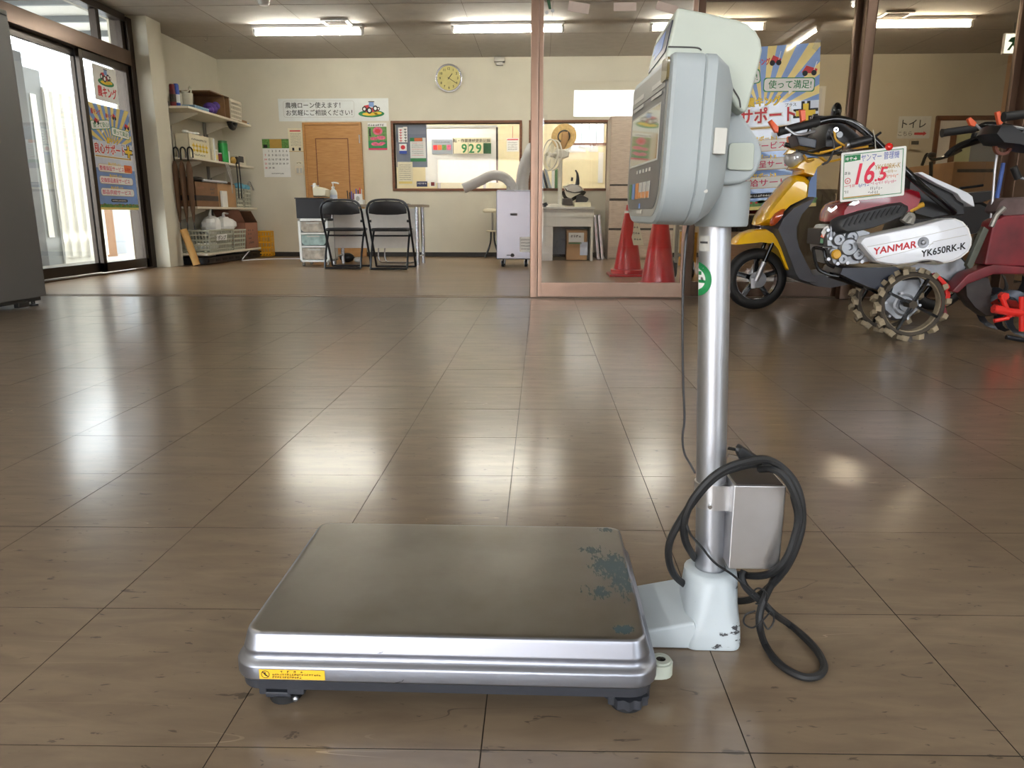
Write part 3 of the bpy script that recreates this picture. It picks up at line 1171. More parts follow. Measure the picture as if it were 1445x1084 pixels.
# lamps over the front floor, reflected in the glass
f0 = fixture('tube_lamp', 'lit tube lamp over the front floor, above the grey cabinet side', -2.2, 2.0, ZC2, 'tube_daylight', 'front room tube lamps', PI / 2)
for x, y, lb in ((3.4, 2.6, 'lit tube lamp over the front floor, above the tillers'), (-2.2, -1.0, 'lit tube lamp behind the camera on the shop door side'), (3.4, .35, 'lit tube lamp over the front floor, mirrored beside the large blue poster')):
    dup(f0, (x + 2.2, y - 2.0, 0), lb)
# office lamps
for x, lb in ((-1.6, 'left'), (.6, 'right')):
    fixture('tube_lamp', 'tube lamp on the office ceiling behind the ' + lb + ' back window', x, OY + .55, 2.6, 'tube_office', 'office tube lamps')

# ceiling fittings
v = on_z(476, 31, ZC)
vt = thing('ceiling_vent', 'white square ceiling vent above the leftmost tube lamp', 'vent', v, 0, 'ceiling vents')
MB().box((v.x - .15, v.y - .15, ZC - .02), (v.x + .15, v.y + .15, ZC)).build('vent_frame', 'office_white', vt, bev=.006)
for k in range(6):
    MB().box((v.x - .11, v.y - .105 + k * .04, ZC - .026), (v.x + .11, v.y - .085 + k * .04, ZC - .02)).build('slat', 'ceiling_joint', vt)
v2 = on_z(1262, 20, ZC)
dup(vt, v2 - v, 'white square ceiling vent seen through the bronze glass')
v = on_z(372, 3, ZC - .02)
sd = thing('smoke_detector', 'small round white smoke detector on the ceiling', 'smoke detector', (v.x, v.y, ZC))
MB().lathe([(.02, -.05), (.045, -.048), (.055, -.03), (.055, -.012)], (v.x, v.y, ZC)).build('sensor', 'office_white', sd)
MB().lathe([(.06, -.012), (.062, 0)], (v.x, v.y, ZC)).build('base', 'office_white', sd)
for px, py, lb in ((292, 52, 'thin wire hook on the ceiling nearer the entrance'), (326, 68, 'thin wire hook on the ceiling nearer the back wall')):
    v = on_z(px, py - 4, ZC)
    pts = [v, v - Vector((0, 0, .05)), v + Vector((-.01, 0, -.075)), v + Vector((-.03, 0, -.07)), v + Vector((-.035, 0, -.055))]
    tag(MB().tube(smooth_path(pts, 4), .004, n=6).build('ceiling_hook', 'rail_grey'), lb, 'hook', 'ceiling hooks')
v = on_y(705, 84, YB - .06)
wb = thing('wall_speaker', 'small grey box under the ceiling right of the clock', 'wall box', (v.x, YB, v.z - .05))
MB().box((v.x - .07, YB - .09, v.z - .03), (v.x + .07, YB, v.z + .03)).build('body', 'rail_grey', wb, bev=.006)
MB().box((v.x - .045, YB - .07, v.z - .07), (v.x + .045, YB - .01, v.z - .03)).build('bracket', 'rail_grey', wb, bev=.004)
# exit sign hanging from the ceiling at the right edge
v = on_z(1428, 62, ZC - .22)
es = thing('exit_sign', 'green and white hanging exit sign at the right edge', 'exit sign', (v.x, v.y, v.z - .1))
MB().box((v.x - .10, v.y - .02, v.z - .11), (v.x + .12, v.y + .02, v.z + .11)).build('housing', 'office_white', es, bev=.004)
pl = Plane((v.x - .09, v.y - .021, v.z - .1), (1, 0, 0))
pl.sheet('panel', .2, .2, 'exit_white', es, t=.001)
MB().poly([pl.pt(a, b, .002) for a, b in ((.03, .03), (.06, .03), (.09, .08), (.12, .03), (.15, .03), (.12, .10), (.17, .12), (.12, .14), (.1, .17), (.06, .16), (.03, .12), (.08, .11))]).build('running_mark', 'green_ink', es)
MB().cyl((v.x, v.y, v.z + .11), (v.x, v.y, ZC), .008, n=8).build('rod', 'rail_grey', es)

# ================================================================== platform scale (the main subject)
PX0, PX1 = on_y(325, 965, .782).x, on_y(932, 965, .782).x
PY0, PY1 = .782, 1.142
PCX, PCY = (PX0 + PX1) / 2, (PY0 + PY1) / 2
PAINT_SPOTS = []
for x, y, rx, ry, k in ((882, 888, .021, .014, 1.0), (851, 748, .022, .013, .8), (862, 800, .042, .060, .95), (878, 815, .026, .080, .95), (845, 835, .03, .03, .7), (835, 776, .03, .02, .7), (898, 808, .012, .085, 1.5)):
    p = on_z(x, y, .1)
    PAINT_SPOTS.append((p.x - PCX, p.y - PCY, rx, ry, k))
steel_mat('steel_plate', paint=True, dirt=.5, rough=.335, c0=(156, 152, 146), c1=(112, 104, 92))
steel_mat('steel_box', dirt=.45, rough=.36, c0=(206, 205, 206), c1=(166, 160, 152))


def scuffed_mat():
    """pale paint with small dark scrapes of their own shape"""
    m = mat('cast_scuffed', (172, 180, 184), .42, var=.05, scale=9, rvar=.08)
    N, L, b = nodes_of(m)
    src = b.inputs['Base Color'].links[0].from_socket
    tc = N.new('ShaderNodeTexCoord')
    mp = N.new('ShaderNodeMapping')
    mp.inputs['Scale'].default_value = (1, 1, 2.2)
    mp.inputs['Rotation'].default_value = (0, .5, 0)
    L.new(tc.outputs['Object'], mp.inputs[0])
    n1 = N.new('ShaderNodeTexNoise')
    n1.inputs['Scale'].default_value = 60
    n1.inputs['Detail'].default_value = 5
    n1.inputs['Roughness'].default_value = .7
    L.new(mp.outputs[0], n1.inputs['Vector'])
    n2 = N.new('ShaderNodeTexNoise')
    n2.inputs['Scale'].default_value = 16
    L.new(tc.outputs['Object'], n2.inputs['Vector'])
    mu = N.new('ShaderNodeMath')
    mu.operation = 'ADD'
    L.new(n1.outputs['Fac'], mu.inputs[0])
    L.new(n2.outputs['Fac'], mu.inputs[1])
    rg_ = N.new('ShaderNodeMapRange')
    rg_.inputs[1].default_value = 1.16
    rg_.inputs[2].default_value = 1.19
    L.new(mu.outputs[0], rg_.inputs[0])
    mx = N.new('ShaderNodeMix')
    mx.data_type = 'RGBA'
    L.new(rg_.outputs[0], mx.inputs[0])
    L.new(src, mx.inputs[6])
    mx.inputs[7].default_value = lin((58, 58, 60))
    L.new(mx.outputs[2], b.inputs['Base Color'])
    return m


scale = thing('platform_scale', 'stainless steel platform weighing scale with a grey display head on a pole', 'scale', (PCX, PCY, 0))


def rect_ring(off, z, r=.034, n=6):
    return [Vector((a, b, z)) for a, b in rr(PX0 - off, PY0 - off, PX1 + off, PY1 + off, max(r + off, .004), n)]


prof = [(-.006, .043), (-.001, .044), (0, .0465), (0, .0605), (-.0012, .0635), (-.005, .0655), (-.0085, .068), (-.0095, .071), (-.0098, .0745), (-.0085, .0765), (-.0092, .079),
        (-.0135, .0935), (-.0145, .0965), (-.0155, .0988), (-.0195, .0998), (-.024, .1000), (-.06, .1000)]
MB().loft([rect_ring(o, z) for o, z in prof], cap0=False).build('weighing_platform', 'steel_plate', scale, angle=60, wn=True)
MB().loft([rect_ring(-.012, .0265), rect_ring(-.006, .029), rect_ring(-.005, .047)]).build('base_tray', 'tray_dark', scale, angle=30)
MB().box((PX0 + .02, PY0 + .02, .047), (PX1 - .02, PY1 - .02, .09)).build('frame_core', 'tray_dark', scale)
for (x, y, kind) in ((on_z(398, 995).x, .815, 0), (on_z(884, 995).x, .815, 1), (PX0 + .06, 1.09, 1), (PX1 - .06, 1.09, 1)):
    ft = MB().cyl((x, y, .002), (x, y, .012), .020, n=20).build('leveling_foot', 'black_rubber', scale)
    if kind:
        prof_ = []
        mb = MB()
        rings = []
        for z in (.010, .022):
            rings.append([Vector((x + (.026 + .002 * math.cos(12 * t)) * math.cos(t), y + (.026 + .002 * math.cos(12 * t)) * math.sin(t), z)) for t in (2 * PI * i / 60 for i in range(60))])
        mb.loft(rings).build('knurled_wheel', 'tray_dark', ft)
    else:
        MB().box((x - .028, y - .018, .014), (x - .018, y + .01, .028)).box((x - .02, y - .018, .010), (x + .012, y + .008, .018)).box((x + .008, y - .02, .016), (x + .03, y + .006, .026)).build('bracket', 'tray_dark', ft, bev=.002)
        MB().ball((x + .018, y - .018, .010), .004, u=8, v=6).build('screw_tip', 'alu', ft)
    MB().cyl((x, y, .010), (x, y, .030), .006, n=10).build('bolt', 'alu', ft)
# yellow caution label on the front band
a = on_y(367, 960.5, PY0)
b = on_y(459, 960.5, PY0)
pl = Plane((a.x, PY0 - .0003, .0474), (1, 0, 0))
w_ = b.x - a.x
cl = pl.sheet('caution_label', w_, .0128, 'sticker_yellow', scale, t=.0005)
rg = [(.0075 + .0052 * math.cos(t), .0064 + .0052 * math.sin(t)) for t in (2 * PI * i / 20 for i in range(20))]
rg2 = [(.0075 + .0044 * math.cos(t), .0064 + .0044 * math.sin(t)) for t in (2 * PI * i / 20 for i in range(20))]
mb = MB()
for i in range(20):
    j = (i + 1) % 20
    mb.poly([pl.pt(*rg[i], .0008), pl.pt(*rg[j], .0008), pl.pt(*rg2[j], .0008), pl.pt(*rg2[i], .0008)])
mb.poly([pl.pt(a_, b_, .0009) for a_, b_ in ((.0036, .0092), (.0046, .0100), (.0114, .0036), (.0104, .0028))])
mb.poly([pl.pt(a_, b_, .0008) for a_, b_ in ((.0068, .0095), (.0085, .0085), (.0074, .0066), (.0096, .0046), (.0084, .0038), (.0060, .0062))])
mb.build('prohibition_mark', 'ink', cl)
scribble(pl, .026, .056, .0090, .0028, 'ink', cl, .0008, gap=2.2)
scribble(pl, .016, w_ - .004, .0054, .0026, 'ink', cl, .0008)
scribble(pl, .016, .052, .0016, .0026, 'ink', cl, .0008)
mb = MB()
for (x, y, s) in ((537, 920, .7), (563, 961, 1.2)):
    c = on_y(x, y, PY0 - .0005)
    yy_ = PY0 + (.0085 if y < 940 else -.0004)
    c.y = yy_
    c = on_y(x, y, yy_ + .0015 if y < 940 else yy_)
    c.y -= .0016
    pts = [c + Vector((dx * s, 0, dz * s)) for dx, dz in ((-.006, -.002), (-.001, -.0015), (.004, .0005), (.0055, .003), (.003, .0005), (-.001, -.0005))]
    mb.poly(pts)
mb.build('ink_mark', 'ink', scale, smooth=False)
# round level in a pale bracket at the right front
lx, ly = on_z(930, 945, .03).x + .004, .868
mb = MB()
ctr = Vector((PX1 + .012, .852, 0))
out = [Vector((PX1 - .02, .835, 0)), Vector((PX1 - .02, .870, 0))]
for i in range(9):
    t = PI / 2 - PI * i / 8
    out.append(ctr + Vector((.0155 * math.cos(t), .0155 * math.sin(t), 0)))
MB().prism([p + Vector((0, 0, .020)) for p in out], (0, 0, .018)).build('level_bracket', 'grey_green', scale, bev=.0015)
MB().ring(ctr + Vector((0, 0, .038)), .0065, .0125, (0, 0, .003)).build('level_rim', 'grey_green', scale)
MB().lathe([(.0065, 0), (.006, .002), (.001, .003)], ctr + Vector((0, 0, .038)), n=16).build('level_glass', 'black_gloss', scale)

# cast foot of the pole with its low arm to the tray
AX = .250
POY = 1.0
P0, P1 = Vector((AX, POY, .075)), Vector((.2265, POY, .60))


def sq(cx, cy, hx, hy, z, r, n=5):
    return [Vector((a_, b_, z)) for a_, b_ in rr(cx - hx, cy - hy, cx + hx, cy + hy, r, n)]


MB().loft([sq(AX - .004, .985, .038, .050, .001, .014), sq(AX - .004, .985, .0395, .0515, .006, .015), sq(AX - .003, .987, .039, .049, .028, .020), sq(AX - .002, .993, .038, .043, .056, .030),
           sq(AX, .998, .0375, .039, .086, .0355), sq(AX, 1.0, .037, .0375, .094, .0372), sq(AX, 1.0, .033, .0335, .0965, .033), sq(AX, 1.0, .0225, .0225, .0965, .0224), sq(AX, 1.0, .0225, .0225, .085, .0224)],
          cap1=True).build('cast_foot', scuffed_mat(), scale, angle=40)
yf, ybk = .937, 1.05
arm = [(PX1 - .03, yf, .001), (AX, yf, .001), (AX, ybk, .001), (PX1 - .03, ybk, .001)]
xl, xr_ = PX1 - .03, AX - .012
MB().faces([(xl, yf, .001), (xr_, yf, .001), (xr_, ybk, .001), (xl, ybk, .001),
            (xl, yf + .004, .018), (xr_ - .02, yf + .004, .040), (xr_ - .02, ybk - .01, .058), (xl, ybk - .01, .036)],
           [(0, 3, 2, 1), (4, 5, 6, 7), (0, 1, 5, 4), (1, 2, 6, 5), (2, 3, 7, 6), (3, 0, 4, 7)]).build('foot_arm', 'grey_cool', scale, bev=.004)
MB().tube([P0, P0.lerp(P1, .5), P1], .0205, n=32).build('pole', 'alu', scale)
# stickers on the pole


def pole_patch(name, px0, py0, px1, py1, material, parent, lift=.0006, n=6):
    mb = MB()
    rings = []
    for py in (py0, py1):
        row = []
        for i in range(n + 1):
            px = px0 + (px1 - px0) * i / n
            p = on_y(px, py, POY - .02)
            t = (p.z - P0.z) / (P1.z - P0.z)
            cxp = P0.x + (P1.x - P0.x) * t
            dx = max(-.0203, min(.0203, p.x - cxp))
            row.append(Vector((cxp + dx * (1 + lift / .0205), POY - math.sqrt(max(1e-8, .0205 ** 2 - dx * dx)) - lift, p.z)))
        rings.append(row)
    for i in range(n):
        mb.poly([rings[0][i], rings[0][i + 1], rings[1][i + 1], rings[1][i]])
    return mb.build(name, material, parent)


pole_patch('data_plate', 990, 333, 1002, 355, 'label_grey', scale)
pole_patch('data_print', 992, 341, 1000, 344, 'ink_soft', scale, .0010, 3)
mb = MB()
for (r0, r1, mname, nm) in ((19, 27, 'green_ink', 'inspection_seal'), (0, 19, 'paper', 'seal_center')):
    mb = MB()
    for i in range(28):
        t0, t1 = -PI * .62 + 1.24 * PI * i / 28, -PI * .62 + 1.24 * PI * (i + 1) / 28
        row = []
        for r, t in ((r0, t0), (r1, t0), (r1, t1), (r0, t1)):
            px, py = 985 - 6 + r * .95 * math.cos(t), 395 + r * math.sin(t)
            p = on_y(px, py, POY - .02)
            tt = (p.z - P0.z) / (P1.z - P0.z)
            cxp = P0.x + (P1.x - P0.x) * tt
            dx = max(-.0204, min(.0204, p.x - cxp))
            row.append(Vector((cxp + dx * 1.04, POY - math.sqrt(max(1e-8, .0205 ** 2 - dx * dx)) - .0007, p.z)))
        if r0 == 0:
            mb.poly([row[0], row[1], row[2]])
        else:
            mb.poly(row)
    mb.build(nm, mname, scale)
pole_patch('seal_print', 986, 384, 993, 389, 'green_ink', scale, .0012, 3)
pole_patch('seal_print', 989, 396, 997, 400, 'green_ink', scale, .0012, 3)

# ---- display head
near_m, far_m = on_y(941, 190, .87), on_y(888.5, 198, 1.105)
e1 = (far_m - near_m)
e1.z = 0
CW = e1.length
e1.normalize()
e2 = Vector((.035, 0, 1)).normalized()
e2 = (e2 - e1 * e2.dot(e1)).normalized()
e3 = e2.cross(e1).normalized()          # outward through the screen
if e3.x > 0:
    e3 = -e3
HC = (near_m + far_m) / 2
HC.z = .676
CHH = .186
HM = Matrix((e1, e2, e3)).transposed().to_4x4()
HM.translation = HC


def face_outline(ins=0.0, rb=.058, rt=.014, dz=0.0, n=8):
    x0, x1, y0, y1 = -CW / 2 + ins, CW / 2 - ins, -CHH / 2 + ins, CHH / 2 - ins - dz
    rb, rt = max(rb - ins, .004), max(rt - ins, .003)
    pts = []
    for cx, cy, r, a in ((x1 - rt, y1 - rt, rt, 0), (x0 + rt, y1 - rt, rt, PI / 2), (x0 + rb, y0 + rb, rb, PI), (x1 - rb, y0 + rb, rb, 1.5 * PI)):
        for i in range(n + 1):
            t = a + PI / 2 * i / n
            pts.append((cx + r * math.cos(t), cy + r * math.sin(t)))
    return pts


head = MB().loft([[(x, y, d) for x, y in face_outline(ins)] for ins, d in ((.006, 0), (.002, -.0015), (0, -.005), (0, -.036), (.002, -.0375), (0, -.039), (0, -.050), (.012, -.066), (.03, -.078))]).build('console_housing', 'head_grey', scale, X=HM, angle=28)


def face_poly(name, pts, material, d, parent=head):
    return MB().prism([(x, y, d) for x, y in pts], (0, 0, .0006)).build(name, material, parent, X=HM, smooth=False)


hw = CW / 2
face_poly('bezel', face_outline(.009, .056, .012), 'membrane_light', .0002)
m_out = [(x, y) for x, y in face_outline(.018, .050, .006)]
face_poly('key_panel', [(x, min(y, .072)) for x, y in m_out], 'membrane', .0010)
face_poly('name_strip', [(-hw + .02, .058), (hw - .02, .058), (hw - .02, .072), (-hw + .02, .072)], 'membrane_light', .0018)
for a_, b_ in ((-.085, -.03), (.02, .085)):
    face_poly('name_label', [(a_, .063), (b_, .063), (b_, .0685), (a_, .0685)], 'label_grey', .0026)
    face_poly('name_label', [(a_, .052), (b_, .052), (b_, .056), (a_, .056)], 'label_grey', .0026)
scr = face_poly('screen', [(-hw + .035, -.018), (hw - .028, -.018), (hw - .028, .042), (-hw + .035, .042)], 'lcd', .0020)
for a_, b_, c_, d_ in ((-hw + .033, -.020, hw - .026, -.018), (-hw + .033, .042, hw - .026, .044), (-hw + .033, -.018, -hw + .035, .042), (hw - .028, -.018, hw - .026, .042)):
    face_poly('screen_frame', [(a_, b_), (c_, b_), (c_, d_), (a_, d_)], 'label_grey', .0020)
for k in range(5):
    x = -.05 + k * .02
    face_poly('key_mark', [(x, -.030), (x + .008, -.030), (x + .008, -.026), (x, -.026)], 'label_grey', .0020)
for k, (x, w, m_) in enumerate(((.075, .014, 'key_green'), (.052, .016, 'key_blue'), (.028, .018, 'key_orange'), (.004, .018, 'key_grey'), (-.020, .018, 'key_grey'), (-.044, .018, 'key_grey'))):
    face_poly('key', [(x - w / 2, -.062), (x + w / 2, -.062), (x + w / 2, -.042), (x - w / 2, -.042)], m_, .0020)
    if k > 2:
        face_poly('key_base', [(x - w / 2, -.0615), (x + w / 2, -.0615), (x + w / 2, -.054), (x - w / 2, -.054)], 'key_orange', .0028)
face_poly('blue_mark', [(.0, -.074), (.01, -.074), (.01, -.068), (0, -.068)], 'key_blue', .0020)
face_poly('maker_label', [(-.012, -.0805), (.018, -.0805), (.018, -.0765), (-.012, -.0765)], 'label_grey', .0020)
MB().prism([(x, y, .0010) for x, y in rr(-hw + .008, .064, -hw + .036, .088, .004)], (0, 0, .003)).build('infrared_window', 'amber', head, X=HM)
# chamfer details facing the camera
for px, py in ((1007, 123), (1005, 141), (995, 254), (993, 270)):
    c = HM.inverted() @ on_y(px, py, .885)
    q = HM @ Vector((-hw + .003, c.y, c.z))
    MB().lathe([(.0024, 0), (.0024, .0035), (.001, .004)], q + e1 * .004, n=10, axis=-e1).build('screw', 'label_grey', head)
c = HM.inverted() @ on_y(1011, 199, .885)
MB().box((-hw - .001, c.y - .015, c.z - .008), (-hw + .012, c.y + .013, c.z + .006)).build('latch', 'label_grey', head, X=HM, bev=.0012)

# ---- upper display tower
YT0, YT1 = .928, 1.082
tw = [(955.7, 9.4), (1000, 18), (1040, 27), (1056, 33), (1067, 43), (1074, 55), (1076.5, 70), (1072, 92), (1056, 152), (1052, 160), (1047, 158), (1038, 150), (1018, 118), (1003, 92), (936, 92)]
side = trace(tw, YT0)
tower = MB().prism(side, (0, YT1 - YT0, 0)).build('display_tower', 'grey_green', scale, bev=.0055, seg=3)
ftop, fbot = on_y(955.7, 9.4, YT0), on_y(936, 92, YT0)
du = Vector((0, 1, 0))
dv = (ftop - fbot).normalized()
TPl = Plane(fbot, -du, dv)
LFACE = (ftop - fbot).length
TPl.o = fbot + du * (YT1 - YT0)
DW = YT1 - YT0
TPl.sheet('display_window', DW - .012, LFACE - .028, 'lcd_dark', tower, t=.0012, at=(.006, .016), r=.004)
TPl.sheet('display_glint_wide', DW * .42, LFACE * .34, 'glint_blue', tower, t=.0004, d=.0013, at=(DW * .30, LFACE * .40), r=.002)  # blue glints painted onto the dark window, here and in the next sheet
TPl.sheet('display_glint_small', DW * .2, LFACE * .2, 'glint_blue', tower, t=.0004, d=.0013, at=(DW * .12, LFACE * .55), r=.002)
mb = MB()
mb.tube(smooth_path(trace([(943, 66), (965, 66.5), (984, 67.5), (990, 71)], YT0 - .0006), 4), .0009, n=6)
mb.tube(smooth_path(trace([(1022, 106), (1036, 128), (1043, 140), (1045, 152)], YT0 - .0006), 4), .0009, n=6)
mb.build('seam', 'ink_soft', tower)
# ---- neck
neck = MB().prism(trace([(1006, 95), (1020, 118), (1050, 165), (1071, 197), (1076, 212), (1076, 224), (1070, 240), (1060, 252), (1046, 259), (1030, 261), (985, 262), (985, 150)], .955), (0, .09, 0)).build('neck_bracket', 'head_grey', scale, bev=.005, seg=3)
MB().prism(trace([(1028, 205), (1031, 202), (1061, 202), (1064, 205), (1062, 238), (1059, 241), (1028, 240), (1025, 237)], .9545), (0, -.0045, 0)).build('pivot_cap', 'grey_green', neck, bev=.002)
c0, c1 = on_y(1017, 320, POY), on_y(1017, 257, POY)
MB().lathe([(.0215, 0), (.0325, .0005), (.034, .003), (.0345, .03), (.034, (c1 - c0).length)], c0, n=32).build('pole_collar', 'head_grey', scale)
MB().box((.165, .975, .595), (.185, 1.02, .625)).build('cable_clip', 'black_plastic', scale, bev=.003)

# ---- steel adapter box clamped to the pole
BY = .955
bx0, bx1, bz0, bz1 = on_y(1032, 745, BY).x, on_y(1105, 745, BY).x, on_y(1068, 804, BY).z, on_y(1068, 686, BY).z
box = MB().box((bx0, BY, bz0), (bx1, BY + .075, bz1)).build('adapter_box', 'steel_box', scale, bev=.002)
MB().box((bx0 + .004, BY + .004, bz1), (bx1 - .004, BY + .071, bz1 + .0015)).build('box_lid', mat('box_lid_brown', (52, 44, 40), .35, .4), box)
t0 = (on_y(1004, 695, POY).z - P0.z) / (P1.z - P0.z)
cb = P0.lerp(P1, t0)
dax = (P1 - P0).normalized()
band = MB().lathe([(.0206, -.018), (.0228, -.018), (.0228, .018), (.0206, .018)], cb, n=32, axis=dax).build('clamp_band', 'steel_box', scale)
for yy0 in (-.0235, .0215):
    MB().box((cb.x, POY + yy0, cb.z - .018), (bx0 + .004, POY + yy0 + .002, cb.z + .018)).build('clamp_plate', 'steel_box', scale)
MB().cyl((cb.x - .006, POY - .0235, cb.z - .012), (cb.x - .006, POY - .0262, cb.z - .012), .003, n=10).build('screw', 'chrome', scale)

# ---- cables


def cpath(pts):
    return [on_z(x, y, .0055) if Y == 'f' else on_y(x, y, Y) for x, y, Y in pts]


cord = [(1077, 652, 1.0), (1062, 655, .965), (1040, 660, .945), (1018, 668, .935), (998, 684, .93), (978, 708, .93), (958, 738, .935), (945, 765, .94), (944, 790, .95), (952, 812, .97),
        (968, 826, 1.0), (990, 838, 1.04), (1020, 846, 1.055), (1050, 848, 1.02), (1072, 840, .98), (1092, 822, .96), (1110, 800, .945), (1124, 770, .94), (1132, 738, .94), (1130, 705, .94), (1120, 678, .945), (1100, 657, .95),
        (1078, 648, .945), (1050, 652, .935), (1022, 662, .93), (998, 680, .925), (976, 708, .925), (966, 735, .93), (966, 758, .94), (973, 776, .96), (986, 792, 1.03), (1015, 806, 1.05), (1050, 812, 1.0), (1078, 812, .96),
        (1098, 802, .94), (1112, 784, .935), (1122, 756, .935), (1128, 726, .935), (1120, 695, .935), (1106, 672, .94), (1090, 662, .95), (1072, 662, .97)]
MB().tube(smooth_path(cpath(cord), 5), .0052, n=8).build('power_cord', 'black_rubber', scale)
tail = [(1097, 806, .99), (1090, 822, .965), (1080, 842, .945), (1073, 862, .94), (1072, 884, .935), (1079, 908, 'f'), (1093, 930, 'f'), (1112, 946, 'f'), (1136, 956, 'f'), (1156, 953, 'f'), (1163, 940, 'f'), (1154, 920, 'f'), (1136, 900, 'f'), (1112, 880, 'f'), (1092, 866, .955), (1078, 852, .96), (1066, 842, .97), (1052, 828, .98), (1047, 815, .985), (1050, 806, .99)]
MB().tube(smooth_path(cpath(tail), 6), .0052, n=8).build('power_cord', 'black_rubber', scale)
MB().tube(smooth_path(cpath([(1120, 700, .95), (1126, 730, .955), (1120, 765, .955), (1108, 790, .95), (1094, 806, .955), (1080, 812, .965)]), 5), .0050, n=8).build('power_cord', 'black_rubber', scale)
thin = [(972, 314, .99), (968, 340, .985), (964, 400, .98), (963, 470, .98), (964, 540, .98), (966, 590, .98), (963, 618, .98), (966, 640, .98), (974, 655, .98), (981, 668, .977)]
MB().tube(smooth_path(cpath(thin), 5), .0016, n=6).build('signal_cable', 'black_plastic', scale)
thin2 = [(968, 738, .928), (975, 755, .93), (990, 772, .965), (1000, 785, .97), (1012, 797, .965), (1032, 810, .955), (1046, 822, .95), (1060, 834, .95), (1072, 842, .945)]
MB().tube(smooth_path(cpath(thin2), 5), .0018, n=6).build('signal_cable', 'black_plastic', scale)
for tie in ([(1060, 838, .94), (1070, 830, .935), (1082, 838, .935), (1078, 852, .94), (1066, 852, .94)],
            [(1066, 862, .93), (1052, 868, .93), (1050, 880, .93), (1062, 886, .93), (1076, 876, .93), (1088, 864, .93), (1092, 876, .93), (1084, 888, .93), (1076, 876, .93)]):
    MB().tube(smooth_path(cpath(tie), 5), .0013, n=6).build('twist_tie', 'black_plastic', scale)
# plug resting on the box
pg = on_y(1068, 655, .985)
MB().prism(trace([(1041, 640), (1047, 631), (1060, 640), (1075, 650), (1078, 660), (1062, 662), (1046, 652)], .975), (0, .022, 0)).build('plug', 'black_rubber', scale, bev=.003)
MB().prism(trace([(1074, 648), (1090, 652), (1092, 662), (1076, 664)], .98), (0, .014, 0)).build('plug_sleeve', 'black_rubber', scale, bev=.002)
for dy in (0, 11):
    a, b = on_y(1043, 635 + dy, .985), on_y(1027, 632 + dy, .985)
    MB().bar(a, b, .0015, .005).build('plug_blade', 'chrome', scale)

# ================================================================== grey steel cabinet at the left edge
cab = thing('steel_cabinet', 'tall dark grey steel cabinet at the left edge of the front room', 'cabinet', (-3.72, 4.40, 0))
MB().box((-4.15, 3.98, .06), (-3.31, 4.86, 1.79)).build('cabinet_body', 'cabinet_grey', cab, bev=.008)
MB().box((-4.15, 3.98, 1.79), (-3.31, 4.86, 1.82)).build('cabinet_top', 'cabinet_grey', cab, bev=.005)
MB().box((-4.12, 4.01, .035), (-3.335, 4.83, .06)).build('plinth', 'black_plastic', cab)
for x, y in ((-3.37, 4.80), (-3.37, 4.05), (-4.08, 4.80), (-4.08, 4.05)):
    MB().lathe([(.03, 0), (.03, .012), (.012, .014), (.012, .04)], (x, y, 0), n=14).build('foot', 'cabinet_foot', cab)
for y in (4.60, 4.25):
    MB().box((-3.36, y, .008), (-3.325, y + .1, .04)).build('skid', 'cabinet_foot', cab, bev=.003)

# ================================================================== yellow scooter
def c7(*pts):
    return [(1010 + x / 3.386, 130 + y / 3.386) for x, y in pts]


def a7(*pts):
    return [(1010 + x / 2.929, 130 + y / 2.929) for x, y in pts]


def b6(*pts):
    return [(1160 + x / 3.498, 190 + y / 3.498) for x, y in pts]


SY = 4.80
wc = on_y(1066, 393.5, SY)
WR = wc.z
sc_ = thing('motor_scooter', 'yellow and grey motor scooter standing in front of the glass partition', 'scooter', (wc.x + .55, SY, 0))


def wheel(cx, cz, r, tw_, nm_parent):
    prof = []
    for i in range(13):
        t = PI * i / 12
        prof.append((r - .045 + .045 * math.sin(t), -tw_ / 2 * math.cos(t)))
    prof = [(r - .062, -tw_ / 2 * .8)] + prof + [(r - .062, tw_ / 2 * .8)]
    ty = MB().lathe(prof, (cx, SY, cz), n=40, axis=(0, 1, 0))
    # open the disc: keep only the band
    bm = ty.bm
    caps = [f for f in bm.faces if len(f.verts) > 6]
    bmesh.ops.delete(bm, geom=caps, context='FACES_ONLY')
    tyre = ty.build('tyre', 'black_rubber', nm_parent)
    MB().ring((cx, SY - .03, cz), r - .066, r - .052, (0, .06, 0), n=40).build('rim', 'black_gloss', nm_parent)
    for k in range(5):
        t = 2 * PI * k / 5 + .35
        d = Vector((math.cos(t), 0, math.sin(t)))
        MB().bar(Vector((cx, SY, cz)) + d * .03, Vector((cx, SY, cz)) + d * (r - .058), .03, .022, up=(0, 1, 0)).build('spoke', 'black_gloss', nm_parent, bev=.004)
    MB().cyl((cx, SY - .045, cz), (cx, SY + .045, cz), .034, n=20).build('hub', 'black_gloss', nm_parent)


